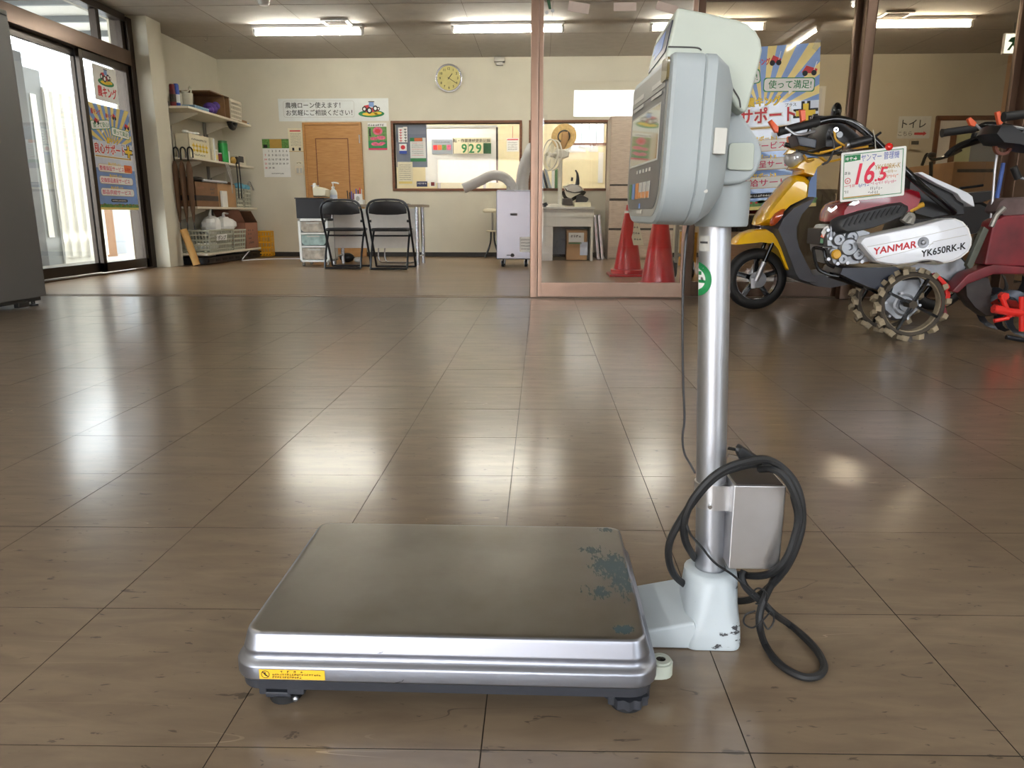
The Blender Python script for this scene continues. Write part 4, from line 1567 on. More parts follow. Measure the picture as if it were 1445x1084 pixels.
wheel(wc.x, WR, WR, .09, sc_)
MB().lathe([(.052, -.062), (.052, -.05), (.045, -.045), (.02, -.045)], (wc.x, SY, WR), n=24, axis=(0, 1, 0)).build('brake_drum', 'cast_alu', sc_, bev=.002)
MB().box((wc.x - .045, SY - .075, WR - .055), (wc.x - .015, SY - .06, WR + .01)).build('brake_lever', 'alu', sc_, bev=.004)
for s in (-1, 1):
    a, b = on_y(1085, 342, SY), on_y(1062, 395, SY)
    MB().tube([a + Vector((0, s * .075, 0)), a.lerp(b, .55) + Vector((0, s * .075, 0))], .013, n=10).build('fork_tube', 'black_gloss', sc_)
    MB().tube([a.lerp(b, .5) + Vector((0, s * .075, 0)), b + Vector((0, s * .07, 0))], .017, n=10).build('fork_leg', 'alu', sc_)
MB().pillow(trace(c7((72, 727), (82, 700), (115, 672), (160, 656), (225, 650), (258, 668), (280, 700), (300, 745), (345, 858), (326, 848), (285, 750), (262, 722), (200, 714), (120, 722)), SY), SY, .085, .9, .98).build('front_fender', 'scooter_yellow', sc_)
MB().pillow(trace(c7((180, 636), (192, 600), (230, 548), (350, 404), (372, 394), (410, 400), (432, 420), (424, 498), (380, 520), (322, 548), (272, 598), (254, 640), (215, 640)), SY), SY, .15, .72, .95).build('front_cowl', 'scooter_yellow', sc_)
MB().pillow(trace(c7((345, 368), (365, 345), (405, 318), (450, 312), (512, 325), (492, 345), (462, 365), (442, 412), (415, 404), (386, 396), (388, 378)), SY), SY, .11, .8, .96).build('handle_cowl', 'scooter_yellow', sc_)
MB().pillow(trace(c7((424, 500), (384, 520), (325, 550), (273, 602), (250, 650), (285, 728), (312, 800), (335, 862), (352, 888), (395, 902), (432, 900), (416, 868), (384, 810), (350, 740), (338, 690), (338, 640), (362, 580), (405, 530)), SY), SY, .19, .96, .99).build('leg_shield', 'shield_grey', sc_)
MB().pillow(trace(c7((416, 866), (470, 862), (560, 850), (680, 850), (680, 884), (600, 905), (500, 925), (440, 918), (400, 902)), SY), SY, .17, .96, .99).build('floorboard', 'shield_grey', sc_)
MB().box((on_y(1128, 380, SY).x, SY - .15, on_y(1140, 391, SY).z - .004), (on_y(1170, 380, SY).x, SY + .15, on_y(1140, 388, SY).z)).build('floor_mat', 'mud', sc_)
MB().prism(trace(c7((437, 420), (472, 350), (470, 380), (440, 455), (425, 490)), SY - .06), (0, .12, 0)).build('steering_stem', 'black_plastic', sc_, bev=.006)
MB().pillow(trace(c7((256, 632), (262, 606), (284, 578), (312, 560), (330, 556), (322, 588), (300, 618), (276, 640), (262, 642)), SY - .165), SY - .165, .025, .7, .95).build('turn_signal', 'lens_orange', sc_)
hl = on_y(1118, 224, SY)
MB().ball(hl + Vector((0, -.03, 0)), .075, (.8, 1, .75)).build('headlight', 'lens_clear', sc_)
MB().lathe([(.06, 0), (.066, .006), (.06, .012)], hl + Vector((.01, -.03, 0)), axis=(1, 0, .25)).build('headlight_ring', 'chrome', sc_)
MB().pillow(trace(c7((322, 300), (350, 268), (372, 262), (380, 285), (355, 298)), SY - .1), SY - .1, .03).build('turn_signal', 'scooter_yellow', sc_)
MB().tube(smooth_path(trace(c7((330, 250), (380, 262), (430, 270), (490, 262)), SY - .16), 5), .014, n=10).build('handlebar', 'black_plastic', sc_)
MB().pillow(trace(c7((360, 230), (400, 205), (500, 195), (560, 225), (600, 262), (560, 300), (470, 300), (420, 290)), SY), SY, .13, .8, .95).build('instrument_cluster', 'black_plastic', sc_)
MB().tube(smooth_path([on_y(1117, 194, SY - .2), on_y(1135, 197, SY - .25), on_y(1150, 203, SY - .2)], 4), .02, n=10).build('grip', 'black_rubber', sc_)
for s, px in ((-1, 1180), (1, 1150)):
    c = on_y(1180, 158, SY - .22) if s < 0 else on_y(1180, 158, SY - .22) + Vector((.05, .5, 0))
    base = Vector((on_y(1150, 205, SY).x, SY + s * .2, on_y(1150, 205, SY).z))
    mr = MB().ball(c, .055, (.45, 1, .95)).build('mirror', 'black_gloss', sc_)
    MB().tube(smooth_path([base, base + Vector((.03, s * .02, .12)), c + Vector((-.005, 0, -.05))], 4), .006, n=8).build('mirror_stem', 'black_plastic', mr)
mb = MB()
for pts in ([(430, 290), (470, 298), (530, 285), (600, 262)], [(420, 300), (440, 330), (470, 322)], [(470, 280), (530, 330), (600, 320)]):
    mb.tube(smooth_path(trace(c7(*pts), SY - .12), 5), .007, n=6)
mb.build('control_cable', 'cable_yellow', sc_)
# rear of the scooter, mostly behind the red tiller
rx = wc.x + 1.13
wheel(rx, WR, WR, .09, sc_)
body = [(wc.x + .72, 0, .26), (wc.x + .80, 0, .55), (wc.x + .84, 0, .66), (wc.x + 1.3, 0, .68), (wc.x + 1.42, 0, .62), (wc.x + 1.3, 0, .48), (wc.x + .98, 0, .42), (wc.x + .90, 0, .27)]
MB().pillow(body, SY, .13, .85, .97).build('rear_body', 'black_plastic', sc_)
MB().pillow([(wc.x + .74, 0, .64), (wc.x + .78, 0, .70), (wc.x + 1.05, 0, .71), (wc.x + 1.38, 0, .735), (wc.x + 1.42, 0, .70), (wc.x + 1.30, 0, .66), (wc.x + .90, 0, .64)], SY, .12, .85, .97).build('seat', 'vinyl_black', sc_)
MB().pillow([(wc.x + .84, 0, .16), (wc.x + .86, 0, .28), (rx + .06, 0, .28), (rx + .06, 0, .15)], SY - .02, .07, .85, .97).build('engine', 'cast_alu', sc_)
MB().tube([(wc.x + .78, SY + .06, .22), (wc.x + .72, SY + .14, .015), (wc.x + .70, SY + .14, .006)], .010, n=8).build('side_stand', 'black_gloss', sc_)

# ================================================================== red and white walking tiller
TY = 3.75
tc_ = on_y(1284, 429, 3.62)
TR = tc_.z
till = thing('walking_tiller', 'used walking tiller with white belt cover, lugged wheels and reversed handlebar', 'tiller', (tc_.x, TY, 0))


def lug_wheel(y, nm='tyre'):
    c = Vector((tc_.x, y, TR))
    r = TR - .021
    prof = [(r - .020, -.028), (r - .006, -.031), (r, -.026), (r, .026), (r - .006, .031), (r - .020, .028)]
    mb = MB().lathe(prof, c, n=36, axis=(0, 1, 0))
    caps = [f for f in mb.bm.faces if len(f.verts) > 6]
    bmesh.ops.delete(mb.bm, geom=caps, context='FACES_ONLY')
    ty = mb.build(nm, 'mud_dark', till)
    mb = MB()
    for k in range(14):
        for s in (-1, 1):
            t = 2 * PI * (k + (.5 if s > 0 else 0)) / 14
            d = Vector((math.cos(t), 0, math.sin(t)))
            tg = Vector((-math.sin(t), 0, math.cos(t)))
            p0_ = c + d * (r - .004) + Vector((0, s * .004, 0))
            p1_ = c + d * (r - .004) + Vector((0, s * .040, 0)) + tg * .02
            a4 = [p0_ - tg * .012, p0_ + tg * .012, p1_ + tg * .013, p1_ - tg * .013]
            mb.loft([a4, [q + d * .025 - (q - (p0_ + p1_) / 2) * .15 for q in a4]])
    mb.build('tread_lugs', 'mud', ty)
    rim = MB().ring(c + Vector((0, -.020, 0)), r - .024, r - .018, (0, .04, 0), n=36).build('rim', 'mud', till)
    for k in range(4):
        t = PI / 2 * k + 1.12
        d = Vector((math.cos(t), 0, math.sin(t)))
        MB().bar(c + d * .012 + Vector((0, -.022, 0)), c + d * (r - .018) + Vector((0, -.022, 0)), .012, .018, up=(0, 1, 0)).build('spoke', 'black_gloss', till)
    MB().cyl(c + Vector((0, -.035, 0)), c + Vector((0, .03, 0)), .021, n=6).build('hub', 'mud_dark', till)


lug_wheel(3.62)
lug_wheel(3.88)
MB().cyl((tc_.x, 3.60, TR), (tc_.x, 3.90, TR), .012, n=10).build('axle', 'tine_steel', till)
# cast gear case behind the near wheel
gc = trace(a7((735, 770), (850, 760), (860, 800), (845, 850), (850, 900), (800, 945), (740, 950), (690, 905), (685, 870), (715, 840)), 3.70)
gcase = MB().pillow(gc, 3.75, .05, .86, .97).build('gear_case', 'cast_alu', till)
c = on_y(1010 + 780 / 2.929, 130 + 880 / 2.929, 3.70)
MB().lathe([(.055, 0), (.055, .008), (.045, .012), (.045, .004), (.03, .004), (.028, .016)], c + Vector((0, .005, 0)), n=24, axis=(0, -1, 0)).build('case_boss', 'cast_alu', gcase)
for x, y in ((765, 830), (700, 870), (715, 925), (790, 935), (840, 880), (845, 800), (745, 780)):
    q = on_y(1010 + x / 2.929, 130 + y / 2.929, 3.69)
    MB().cyl(q + Vector((0, .01, 0)), q + Vector((0, -.012, 0)), .007, n=6).build('bolt', 'alu', gcase)
# white belt cover
bc = a7((580, 628), (586, 610), (600, 597), (700, 575), (830, 548), (945, 521), (985, 520), (1018, 534), (1042, 562), (1055, 605), (1053, 632), (1040, 660), (1010, 685), (975, 700), (940, 708), (905, 700), (880, 697), (850, 698), (810, 706), (730, 716), (690, 712), (645, 702), (612, 668))
BYc = 3.545
MB().pillow(trace(bc, BYc + .05), BYc + .075, .045, .97, .985).build('belt_cover_back', 'office_white', till)
bc2 = [(x + (1 if x > 1300 else 6), y + (1.5 if y < 340 else -1.0)) for x, y in bc]
outl = trace(bc2, BYc)
cen = sum(outl, Vector()) / len(outl)
rings = []
for d, k in ((.05, 1.0), (.012, 1.0), (.003, .985), (0, .955)):
    rings.append([Vector((cen.x + (p.x - cen.x) * k, BYc + d, cen.z + (p.z - cen.z) * k)) for p in outl])
bcov = MB().loft(rings).build('belt_cover', 'cover_white', till, angle=25)
for pts in ([(625, 640), (760, 615), (900, 585), (1040, 552)], [(660, 690), (800, 655), (900, 625)], [(1040, 590), (900, 618), (880, 640)]):
    MB().tube(trace(a7(*pts), BYc - .0002), .0012, n=6).build('press_line', 'label_grey', bcov)
q = on_y(1010 + 858 / 2.929, 130 + 622 / 2.929, BYc)
MB().lathe([(.026, 0), (.024, .003), (.018, .003), (.012, .002), (.010, .008), (.006, .010)], q, n=20, axis=(0, -1, 0)).build('cover_knob', 'cast_alu', bcov)
FP = Plane((0, BYc, 0), (1, 0, 0))
for body, x0, y0, x1, y1, hh, mname, bold in (('YANMAR', 655, 672, 828, 642, 25, 'crimson_ink', .03), ('YK650RK-K', 852, 682, 1032, 648, 25, 'ink', .025)):
    (ax_, ay_), (bx_, by_) = a7((x0, y0), (x1, y1))
    A, B = on_y(ax_, ay_, BYc), on_y(bx_, by_, BYc)
    wtx = (B - A).length
    ang = math.atan2(B.z - A.z, B.x - A.x)
    FP.text(body, A.x, A.z, wtx, hh / 2.929 * 3.62 / FPX * 1.02, mname, bcov, .0015, bold, keep=False, rot=ang, slant=.12)
# engine block
eng = MB().pillow(trace(a7((440, 590), (470, 545), (560, 550), (630, 575), (640, 700), (560, 715), (470, 712), (445, 660)), 3.66), 3.74, .12, .92, .98).build('engine_block', 'cast_alu', till)
for x, y, r, l in ((505, 610, .03, .03), (545, 640, .045, .035), (560, 600, .03, .025), (585, 670, .03, .03), (480, 660, .02, .03), (520, 690, .025, .03)):
    q = on_y(1010 + x / 2.929, 130 + y / 2.929, 3.62)
    MB().lathe([(r, 0), (r, l * .7), (r * .8, l), (r * .35, l), (r * .3, l * .6)], q + Vector((0, .01, 0)), n=18, axis=(0, -1, 0)).build('engine_boss', 'cast_alu', eng)
for k in range(5):
    q = on_y(1010 + (470 + k * 14) / 2.929, 130 + (575 + k * 2) / 2.929, 3.63)
    MB().box((q.x - .003, q.y - .02, q.z - .03), (q.x + .003, q.y + .05, q.z + .03)).build('cooling_fin', 'cast_alu', eng)
for x, y in ((460, 570), (470, 605), (462, 690), (500, 708), (540, 705), (600, 700), (618, 640), (575, 560)):
    q = on_y(1010 + x / 2.929, 130 + y / 2.929, 3.62)
    MB().cyl(q, q + Vector((0, -.016, 0)), .009, n=6).build('bolt', 'alu', eng)
q = on_y(1179, 359, 3.60)
MB().lathe([(.02, 0), (.024, .01), (.018, .02)], q, n=10, axis=(0, -1, 0)).build('oil_cap', 'cable_yellow', eng)
MB().tube(trace(a7((480, 640), (440, 640)), 3.60), .005, n=6).build('fuel_tap', 'chrome', eng)
for pts, m_ in (([(436, 580), (448, 560), (462, 552), (468, 560), (452, 585), (444, 602)], 'paper'), ([(432, 598), (440, 585), (452, 588), (446, 604)], 'lever_orange'), ([(431, 622), (433, 605), (444, 606), (443, 626)], 'key_green')):
    MB().prism(trace(a7(*pts), 3.632), (0, -.002, 0)).build('label', m_, eng)
# ribbed muffler guard
mf = MB().pillow(trace(b6((45, 450), (52, 425), (85, 405), (180, 375), (330, 340), (395, 332), (430, 350), (432, 372), (405, 400), (340, 430), (250, 462), (150, 485), (80, 492), (55, 478)), 3.60), 3.62, .055, .8, .95).build('muffler_guard', 'muffler', till)
for k in range(11):
    f = k / 10
    x, y = 118 + 265 * f, 432 - 66 * f
    lo, hi = 24 - 4 * f, 22 - 4 * f
    a, b = on_y(1160 + (x - 12) / 3.498, 190 + (y + lo) / 3.498, 3.563), on_y(1160 + (x + 14) / 3.498, 190 + (y - hi) / 3.498, 3.563)
    MB().bar(a, b, .007, .006, up=(0, 1, 0)).build('slot', 'ink', mf)
# fuel tank, bonnet
MB().pillow(trace(b6((28, 430), (35, 380), (60, 345), (95, 325), (300, 290), (400, 262), (455, 275), (465, 310), (450, 345), (430, 380), (300, 400), (120, 420), (45, 440)), 3.72), 3.76, .15, .85, .97).build('fuel_tank', 'tank_red', till)
for pts in ([(28, 372), (45, 385), (75, 362), (72, 350), (46, 370), (33, 358)],):
    MB().prism(trace(b6(*pts), 3.60), (0, .012, 0)).build('badge', 'chrome', till)
MB().pillow(trace(b6((125, 350), (150, 330), (185, 325), (190, 335), (160, 352)), 3.60), 3.61, .01).build('tank_emblem', 'chrome', till)
# lower frame plate, front guard
MB().pillow(trace(b6((48, 680), (60, 650), (330, 645), (360, 662), (300, 720), (240, 762), (190, 745), (110, 712)), 3.72), 3.75, .12, .95, .99).build('frame_plate', 'dark_navy', till)
for y in (3.64, 3.86):
    MB().tube(smooth_path(trace(b6((60, 655), (30, 640), (18, 610), (8, 570), (-18, 560), (-42, 562), (-40, 590), (-32, 630), (-15, 668), (30, 690), (80, 700)), y), 4), .008, n=8).build('front_guard', 'black_gloss', till)
MB().box((on_y(1148, 330, 3.75).x, 3.66, on_y(1148, 345, 3.75).z), (on_y(1160, 330, 3.75).x, 3.84, on_y(1148, 322, 3.75).z)).build('hitch_block', 'black_plastic', till, bev=.006)
MB().tube(trace(b6((30, 690), (110, 715), (200, 750)), 3.75), .014, n=8).build('frame_tube', 'black_gloss', till)
# transmission housing above the wheel
MB().pillow(trace(b6((380, 660), (460, 632), (560, 640), (640, 628), (690, 605), (720, 640), (700, 690), (650, 740), (610, 720), (560, 690), (450, 668)), 3.68), 3.74, .07, .9, .97).build('transmission', 'cast_alu', till)
# black side mass and console with the white lid
MB().pillow(trace(b6((400, 260), (410, 180), (460, 190), (560, 240), (690, 330), (695, 400), (600, 405), (520, 420), (430, 395)), 3.72), 3.78, .10, .9, .98).build('console_body', 'black_plastic', till)
MB().prism(trace(b6((470, 188), (495, 183), (560, 215), (720, 285), (745, 305), (757, 358), (740, 352), (690, 322), (668, 292), (560, 240)), 3.64), (0, .24, 0)).build('console_lid', 'cover_white', till, bev=.006)
MB().tube(smooth_path(trace(b6((430, 378), (455, 365), (480, 352), (500, 345)), 3.62), 4), .012, n=8).build('choke_lever', 'cable_yellow', till)
MB().tube(smooth_path(trace(b6((680, 265), (740, 258), (795, 250)), 3.66), 4), .006, n=8).build('shift_lever', 'black_gloss', till)
MB().tube(smooth_path(trace(b6((400, 430), (425, 400), (440, 410), (430, 440)), 3.62), 4), .02, n=8).build('air_intake', 'rail_grey', till)
# handlebar turned forward
for y, off in ((3.52, 0), (3.98, 0)):
    MB().tube(smooth_path([on_y(1335, 300, 3.75) + Vector((0, (y - 3.75) * .3, 0)), on_y(1300, 262, y), on_y(1262, 226, y), on_y(1232, 196, y), on_y(1206, 175, y), on_y(1180, 168, y), on_y(1152, 173, y), on_y(1100, 185, y)], 5), .016, n=10).build('handle_arm', 'black_gloss', till)
    a, b = on_y(1156, 172, y), on_y(1098, 186, y)
    gp = MB().tube([a, a.lerp(b, .1), a.lerp(b, .15), b.lerp(a, .06), b], [.016, .021, .019, .019, .021], n=12).build('grip', 'black_rubber', till)
    c0 = on_y(1096, 184, y)
    MB().pillow([c0 + Vector(v) for v in ((-.045, 0, .035), (-.03, 0, .045), (.004, 0, .012), (.004, 0, -.012), (-.012, 0, -.012))], y - .01, .012, .8).build('lever_tip', 'lever_orange', till)
    MB().tube(smooth_path([on_y(1150, 185, y), on_y(1125, 190, y - .02), on_y(1108, 180, y - .02)], 4), .006, n=6).build('clutch_lever', 'alu', till)
MB().tube([on_y(1185, 190, 3.52), on_y(1185, 190, 3.52) + Vector((0, .46, 0))], .014, n=10).build('cross_tube', 'black_gloss', till)
MB().tube([on_y(1240, 205, 3.52), on_y(1240, 205, 3.52) + Vector((0, .46, 0))], .012, n=10).build('cross_tube', 'black_gloss', till)
c0 = on_y(1130, 170, 3.50)
MB().pillow([c0 + Vector(v) for v in ((-.012, 0, .045), (.014, 0, .045), (.02, 0, 0), (0, 0, -.01))], 3.5, .012, .8).build('lever_tip', 'lever_orange', till)
MB().pillow(trace(a7((440, 180), (460, 120), (520, 112), (580, 150), (640, 210), (560, 215), (500, 240), (440, 235)), 3.6), 3.72, .12, .8, .95).build('handle_box', 'black_plastic', till)
MB().tube(smooth_path(trace(a7((400, 100), (440, 108), (490, 105)), 3.52), 4), .010, n=8).build('brake_lever', 'black_plastic', till)
MB().prism(trace(a7((330, 175), (420, 195), (415, 235), (345, 222)), 3.58), (0, .12, 0)).build('switch_box', 'dark_navy', till, bev=.006)
mb = MB()
for pts in ([(430, 250), (480, 240), (520, 225)], [(490, 160), (500, 200), (560, 230), (630, 225)]):
    mb.tube(smooth_path(trace(a7(*pts), 3.5), 5), .005, n=6)
mb.build('control_cable', 'cable_yellow', till)
mb = MB()
for pts in ([(470, 160), (490, 220), (470, 280), (440, 300)], [(540, 120), (600, 160), (650, 215)], [(350, 245), (400, 260), (450, 262), (520, 250)], [(545, 215), (560, 205), (620, 200)]):
    mb.tube(smooth_path(trace(a7(*pts), 3.5), 5), .005, n=6)
mb.build('control_cable', 'black_plastic', till)
q = on_y(1198, 204, 3.48)
MB().cyl(q, q + Vector((.09, .0, .022)), .02, n=12).build('throttle_housing', 'black_plastic', till)
MB().cyl(q + Vector((-.012, 0, -.003)), q, .012, n=10).build('throttle_cap', 'alu', till)
q = on_y(1180, 183, 3.48)
MB().ring(q, .005, .010, (0, .004, 0), n=12).build('cable_ring', 'chrome', till)
MB().tube(trace([(1232, 195), (1243, 187)], 3.5), .006, n=6).build('hook', 'black_plastic', till)
# rear: red arm, rotary cover and tines
MB().prism(trace(b6((552, 690), (568, 682), (632, 745), (636, 800), (605, 860), (590, 855), (612, 790), (606, 752)), 3.60), (0, .03, 0)).build('drag_arm', 'paint_red', till, bev=.004)
MB().prism(trace(b6((590, 860), (612, 850), (625, 900), (600, 918), (585, 900)), 3.60), (0, .03, 0)).build('drag_shoe', 'dirty_red', till, bev=.004)
MB().prism(trace(b6((800, 452), (826, 470), (745, 655), (728, 665), (715, 645)), 3.55), (0, .03, 0)).build('side_flap', mat('flap_green', (74, 78, 66), .45, var=.2), till, bev=.004)
MB().prism(trace(b6((640, 775), (720, 690), (800, 655), (850, 640), (1040, 655), (1040, 690), (850, 690), (720, 740), (672, 785)), 3.56), (0, .10, 0)).build('rotary_fender', 'dirty_red', till, bev=.008)
rc = trace(b6((845, 430), (905, 400), (1060, 390), (1060, 655), (800, 645)), 3.56)
MB().prism(rc, (0, .10, 0)).build('rotary_cover', 'dirty_red', till, bev=.012)
MB().prism(trace(b6((855, 380), (880, 330), (905, 312), (1060, 305), (1060, 400), (905, 405)), 3.58), (0, .10, 0)).build('upper_cover', mat('cover_dust', (92, 74, 72), .7, var=.3), till, bev=.01)
MB().tube(trace(b6((835, 455), (860, 400), (900, 360)), 3.56), .012, n=8).build('edge_rail', 'rail_grey', till)
MB().tube(trace(b6((820, 445), (850, 380), (875, 250), (895, 140)), 3.9), .010, n=8).build('strap', 'blue_strap', till)
rcx = on_y(1423, 432, 3.72)
ROT = Vector((rcx.x, 0, .165))
MB().cyl((ROT.x, 3.56, ROT.z), (ROT.x, 3.92, ROT.z), .022, n=12).build('rotor_shaft', 'paint_red', till)
for k in range(10):
    y = 3.58 + .08 * (k // 2)
    t = k * 2.1
    pts = []
    for i in range(7):
        f = i / 6
        rad = .02 + .135 * f
        an = t + .9 * f * f
        pts.append((rad, an, f))
    mb = MB()
    ringsL = []
    for rad, an, f in pts:
        d = Vector((math.cos(an), 0, math.sin(an)))
        tg = Vector((-math.sin(an), 0, math.cos(an)))
        w = .026 - .008 * f
        yo = y + (.05 * f ** 3 if k % 2 else -.05 * f ** 3)
        cc = Vector((ROT.x, yo, ROT.z)) + d * rad
        ringsL.append([cc - tg * w, cc + tg * w, cc + tg * w + Vector((0, .007, 0)), cc - tg * w + Vector((0, .007, 0))])
    mb.loft(ringsL).build('tine', 'tine_steel', till, bev=.002)
mb = MB()
side_disc = trace(b6((705, 700), (740, 680), (830, 700), (850, 760), (840, 830), (880, 900), (820, 905), (760, 860), (715, 800)), 3.60)
MB().pillow(side_disc, 3.66, .05, .9, .97).build('chain_case', mat('case_dark', (58, 52, 50), .4, .3, var=.3), till)
for (a, b, r) in (((845, 860), (940, 878), .020), ((940, 878), (1060, 885), .020), ((885, 800), (930, 900), .012), ((850, 920), (920, 905), .010)):
    MB().tube(trace(b6(a, b), 3.54), r, n=10).build('side_tine_bar', 'paint_red', till)
MB().tube(trace(b6((985, 800), (985, 970)), 3.535), .012, n=8).build('side_tine_bar', 'paint_red', till)
for x, y in ((905, 800), (945, 880), (870, 862)):
    q = on_y(1160 + x / 3.498, 190 + y / 3.498, 3.53)
    MB().cyl(q, q + Vector((0, .03, 0)), .020, n=6).build('flange', 'paint_red', till)
MB().tube(smooth_path([(ROT.x - .10, 3.54, .03), (ROT.x, 3.53, .005 + .012), (ROT.x + .12, 3.53, .03), (ROT.x + .2, 3.54, .09)], 4), .012, n=8).build('side_tine', 'tine_steel', till)

# price card hung on the handlebar
A, B, Cc, D = on_y(1183.7, 216.4, 3.44), on_y(1275.5, 206.2, 3.44), on_y(1268.9, 283.8, 3.46), on_y(1185.2, 285.3, 3.46)
u = (B - A)
wcd = u.length
vv_ = A - D
hcd = vv_.length
un = u.normalized()
vn = (vv_ - un * vv_.dot(un)).normalized()
pc = Plane(D, un, vn)
card = pc.sheet('price_card', wcd, hcd, 'paper', None, t=.003, r=.006)
tag(card, 'white laminated price card reading 16.5 hung on the tiller handlebar', 'price card')
S = wcd / 920.0     # card drawn in crop units




pc.flat('print', [(.010, .010), (wcd - .012, .010), (wcd - .012, .013), (.010, .013)], 'green_ink', card, .0036)
pc.flat('print', [(.010, .013), (.013, .013), (.013, hcd - .012), (.010, hcd - .012)], 'green_ink', card, .0036)
pc.flat('print', [(wcd - .015, .013), (wcd - .012, .013), (wcd - .012, hcd - .012), (wcd - .015, hcd - .012)], 'green_ink', card, .0036)
pc.flat('print', [(.010, hcd - .012), (wcd - .012, hcd - .012), (wcd - .012, hcd - .009), (.010, hcd - .009)], 'green_ink', card, .0036)
pc.flat('print', [(.014, .014), (wcd * .62, .014), (wcd * .62, .019), (.014, .019)], 'gold_ink', card, .0036)
hd = pc.flat('print', [(.014, hcd - .042), (.082, hcd - .038), (.082, hcd - .014), (.014, hcd - .014)], 'green_ink', card, .0037)
scribble(pc, .018, .078, hcd - .036, .015, 'paper', card, .0042)
pc.text('ヤンマー 管理機', .085, hcd - .047, wcd - .115, .032, 'blue_ink', card, .0042, -.005, keep=False, slant=.1)
pc.text('16', .064, hcd * .33, .080, .088, 'price_red', card, .0042, .02, keep=False, slant=.25)
pc.text('.', .146, hcd * .35, .010, .010, 'price_red', card, .0042, 0, keep=False)
pc.text('5', .160, hcd * .36, .040, .055, 'price_red', card, .0042, .03, keep=False, slant=.25)
pc.text('YK650RK-K', .145, hcd - .088, .11, .022, 'gold_ink', card, .0042, -.005, keep=False, slant=.1)
scribble(pc, .016, .044, hcd * .55, .012, 'ink_soft', card, .0042)
cc = [(.030 + .013 * math.cos(2 * PI * i / 20), hcd * .42 + .013 * math.sin(2 * PI * i / 20)) for i in range(20)]
ci = [(.030 + .010 * math.cos(2 * PI * i / 20), hcd * .42 + .010 * math.sin(2 * PI * i / 20)) for i in range(20)]
pc.flats('print', [[cc[i], cc[(i + 1) % 20], ci[(i + 1) % 20], ci[i]] for i in range(20)], 'red_ink', card, .0038)
scribble(pc, .024, .036, hcd * .39, .010, 'red_ink', card, .0042)
rq = random.Random(3)
for row, (x0, x1, y0, m_) in enumerate(((.016, .060, .30, 'red_ink'), (.078, .118, .29, 'blue_ink'), (.016, .036, .19, 'ink_soft'), (.13, .175, .20, 'ink_soft'), (.12, .165, .12, 'ink_soft'), (.150, .24, .62, 'gold_ink'), (.165, .24, .52, 'gold_ink'), (.165, .245, .42, 'orange_print'), (.13, .24, .30, 'pink_print'))):
    polys = []
    x = x0
    while x < x1:
        w = rq.uniform(.003, .008)
        yb = hcd * y0 + rq.uniform(-.003, .003)
        if rq.random() < .5:
            polys.append([(x, yb), (x + w, yb + .002), (x + w, yb + .0045), (x, yb + .0025)])
        else:
            polys.append([(x, yb - .004), (x + .0022, yb - .004), (x + .003, yb + .008), (x + .0008, yb + .008)])
        x += w + .002
    pc.flats('handwriting', polys, m_, card, .0040)
q = pc.pt(wcd * .73, hcd + .004, .002)
MB().ball(q, .017).build('red_magnet', mat('knob_red', (226, 34, 26), .15, coat=1), card)
q1 = pc.pt(wcd * .53, hcd - .004, .001)
MB().tube([q1, q1 + Vector((0, .02, .05)), Vector((q1.x + .005, 3.5, q1.z + .09))], .002, n=6).build('hanging_tie', 'label_grey', card)

# ================================================================== second tiller, only its handlebar in the frame
t2 = thing('walking_tiller', 'second tiller at the right edge, only its black handlebar with orange levers in view', 'tiller', (2.95, 3.6, 0))
for (g0, g1, y) in (((1378, 181), (1329, 188), 3.78), ((1470, 158), (1416, 165), 3.32)):
    a, b = on_y(*g0, y), on_y(*g1, y)
    MB().tube([a, a.lerp(b, .1), a.lerp(b, .2), b.lerp(a, .06), b], [.015, .021, .0185, .0185, .0205], n=12).build('grip', 'black_rubber', t2)
    MB().tube(smooth_path([a, a + (a - b) * .5 + Vector((0, (3.55 - y) * .3, -.01)), Vector((2.66, 3.55 + (y - 3.55) * .5, .86)), Vector((2.85, 3.55 + (y - 3.55) * .3, .62))], 5), .015, n=10).build('handle_arm', 'black_gloss', t2)
MB().pillow(trace([(1385, 190), (1392, 178), (1412, 176), (1432, 190), (1460, 205), (1452, 216), (1425, 208), (1398, 205)], 3.55), 3.55, .08, .8, .95).build('handle_box', 'black_plastic', t2)
MB().prism(trace([(1376, 187), (1372, 200), (1390, 198), (1392, 190)], 3.7), (0, .03, 0)).build('lever_bracket', 'black_plastic', t2, bev=.004)
for (p, q, tip) in (((1392, 190), (1376, 175), ((1366, 168), (1370, 165), (1379, 173), (1376, 179), (1370, 177))), ((1413, 180), (1411, 172), ((1406, 158), (1412, 156), (1416, 174), (1410, 177)))):
    MB().tube(trace([p, q], 3.62), .005, n=6).build('lever_rod', 'alu', t2)
    MB().prism(trace(tip, 3.61), (0, .02, 0)).build('lever_tip', 'lever_orange', t2, bev=.003)
MB().tube(smooth_path(trace([(1390, 194), (1372, 200), (1355, 206), (1343, 213), (1335, 220)], 3.68), 4), [.02 - .0005 * k for k in range(17)], n=8).build('clutch_lever', 'black_gloss', t2)
MB().tube(smooth_path(trace([(1402, 196), (1407, 212), (1404, 240), (1400, 290), (1396, 330)], 3.64), 4), .006, n=8).build('link_rod', 'alu', t2)
MB().ring(on_y(1417, 206, 3.56), .028, .04, (0, .02, 0), n=20).build('belt_pulley', mat('rust', (110, 62, 48), .6), t2)
MB().tube(smooth_path(trace([(1428, 203), (1440, 201), (1460, 199)], 3.5), 4), .006, n=6).build('control_cable', 'cable_yellow', t2)
MB().tube(trace([(1424, 202), (1445, 186), (1460, 176)], 3.5), .005, n=6).build('control_rod', 'alu', t2)
MB().cyl(on_y(1430, 236, 3.6), on_y(1437, 252, 3.6), .016, n=10).build('stub_grip', 'black_rubber', t2)
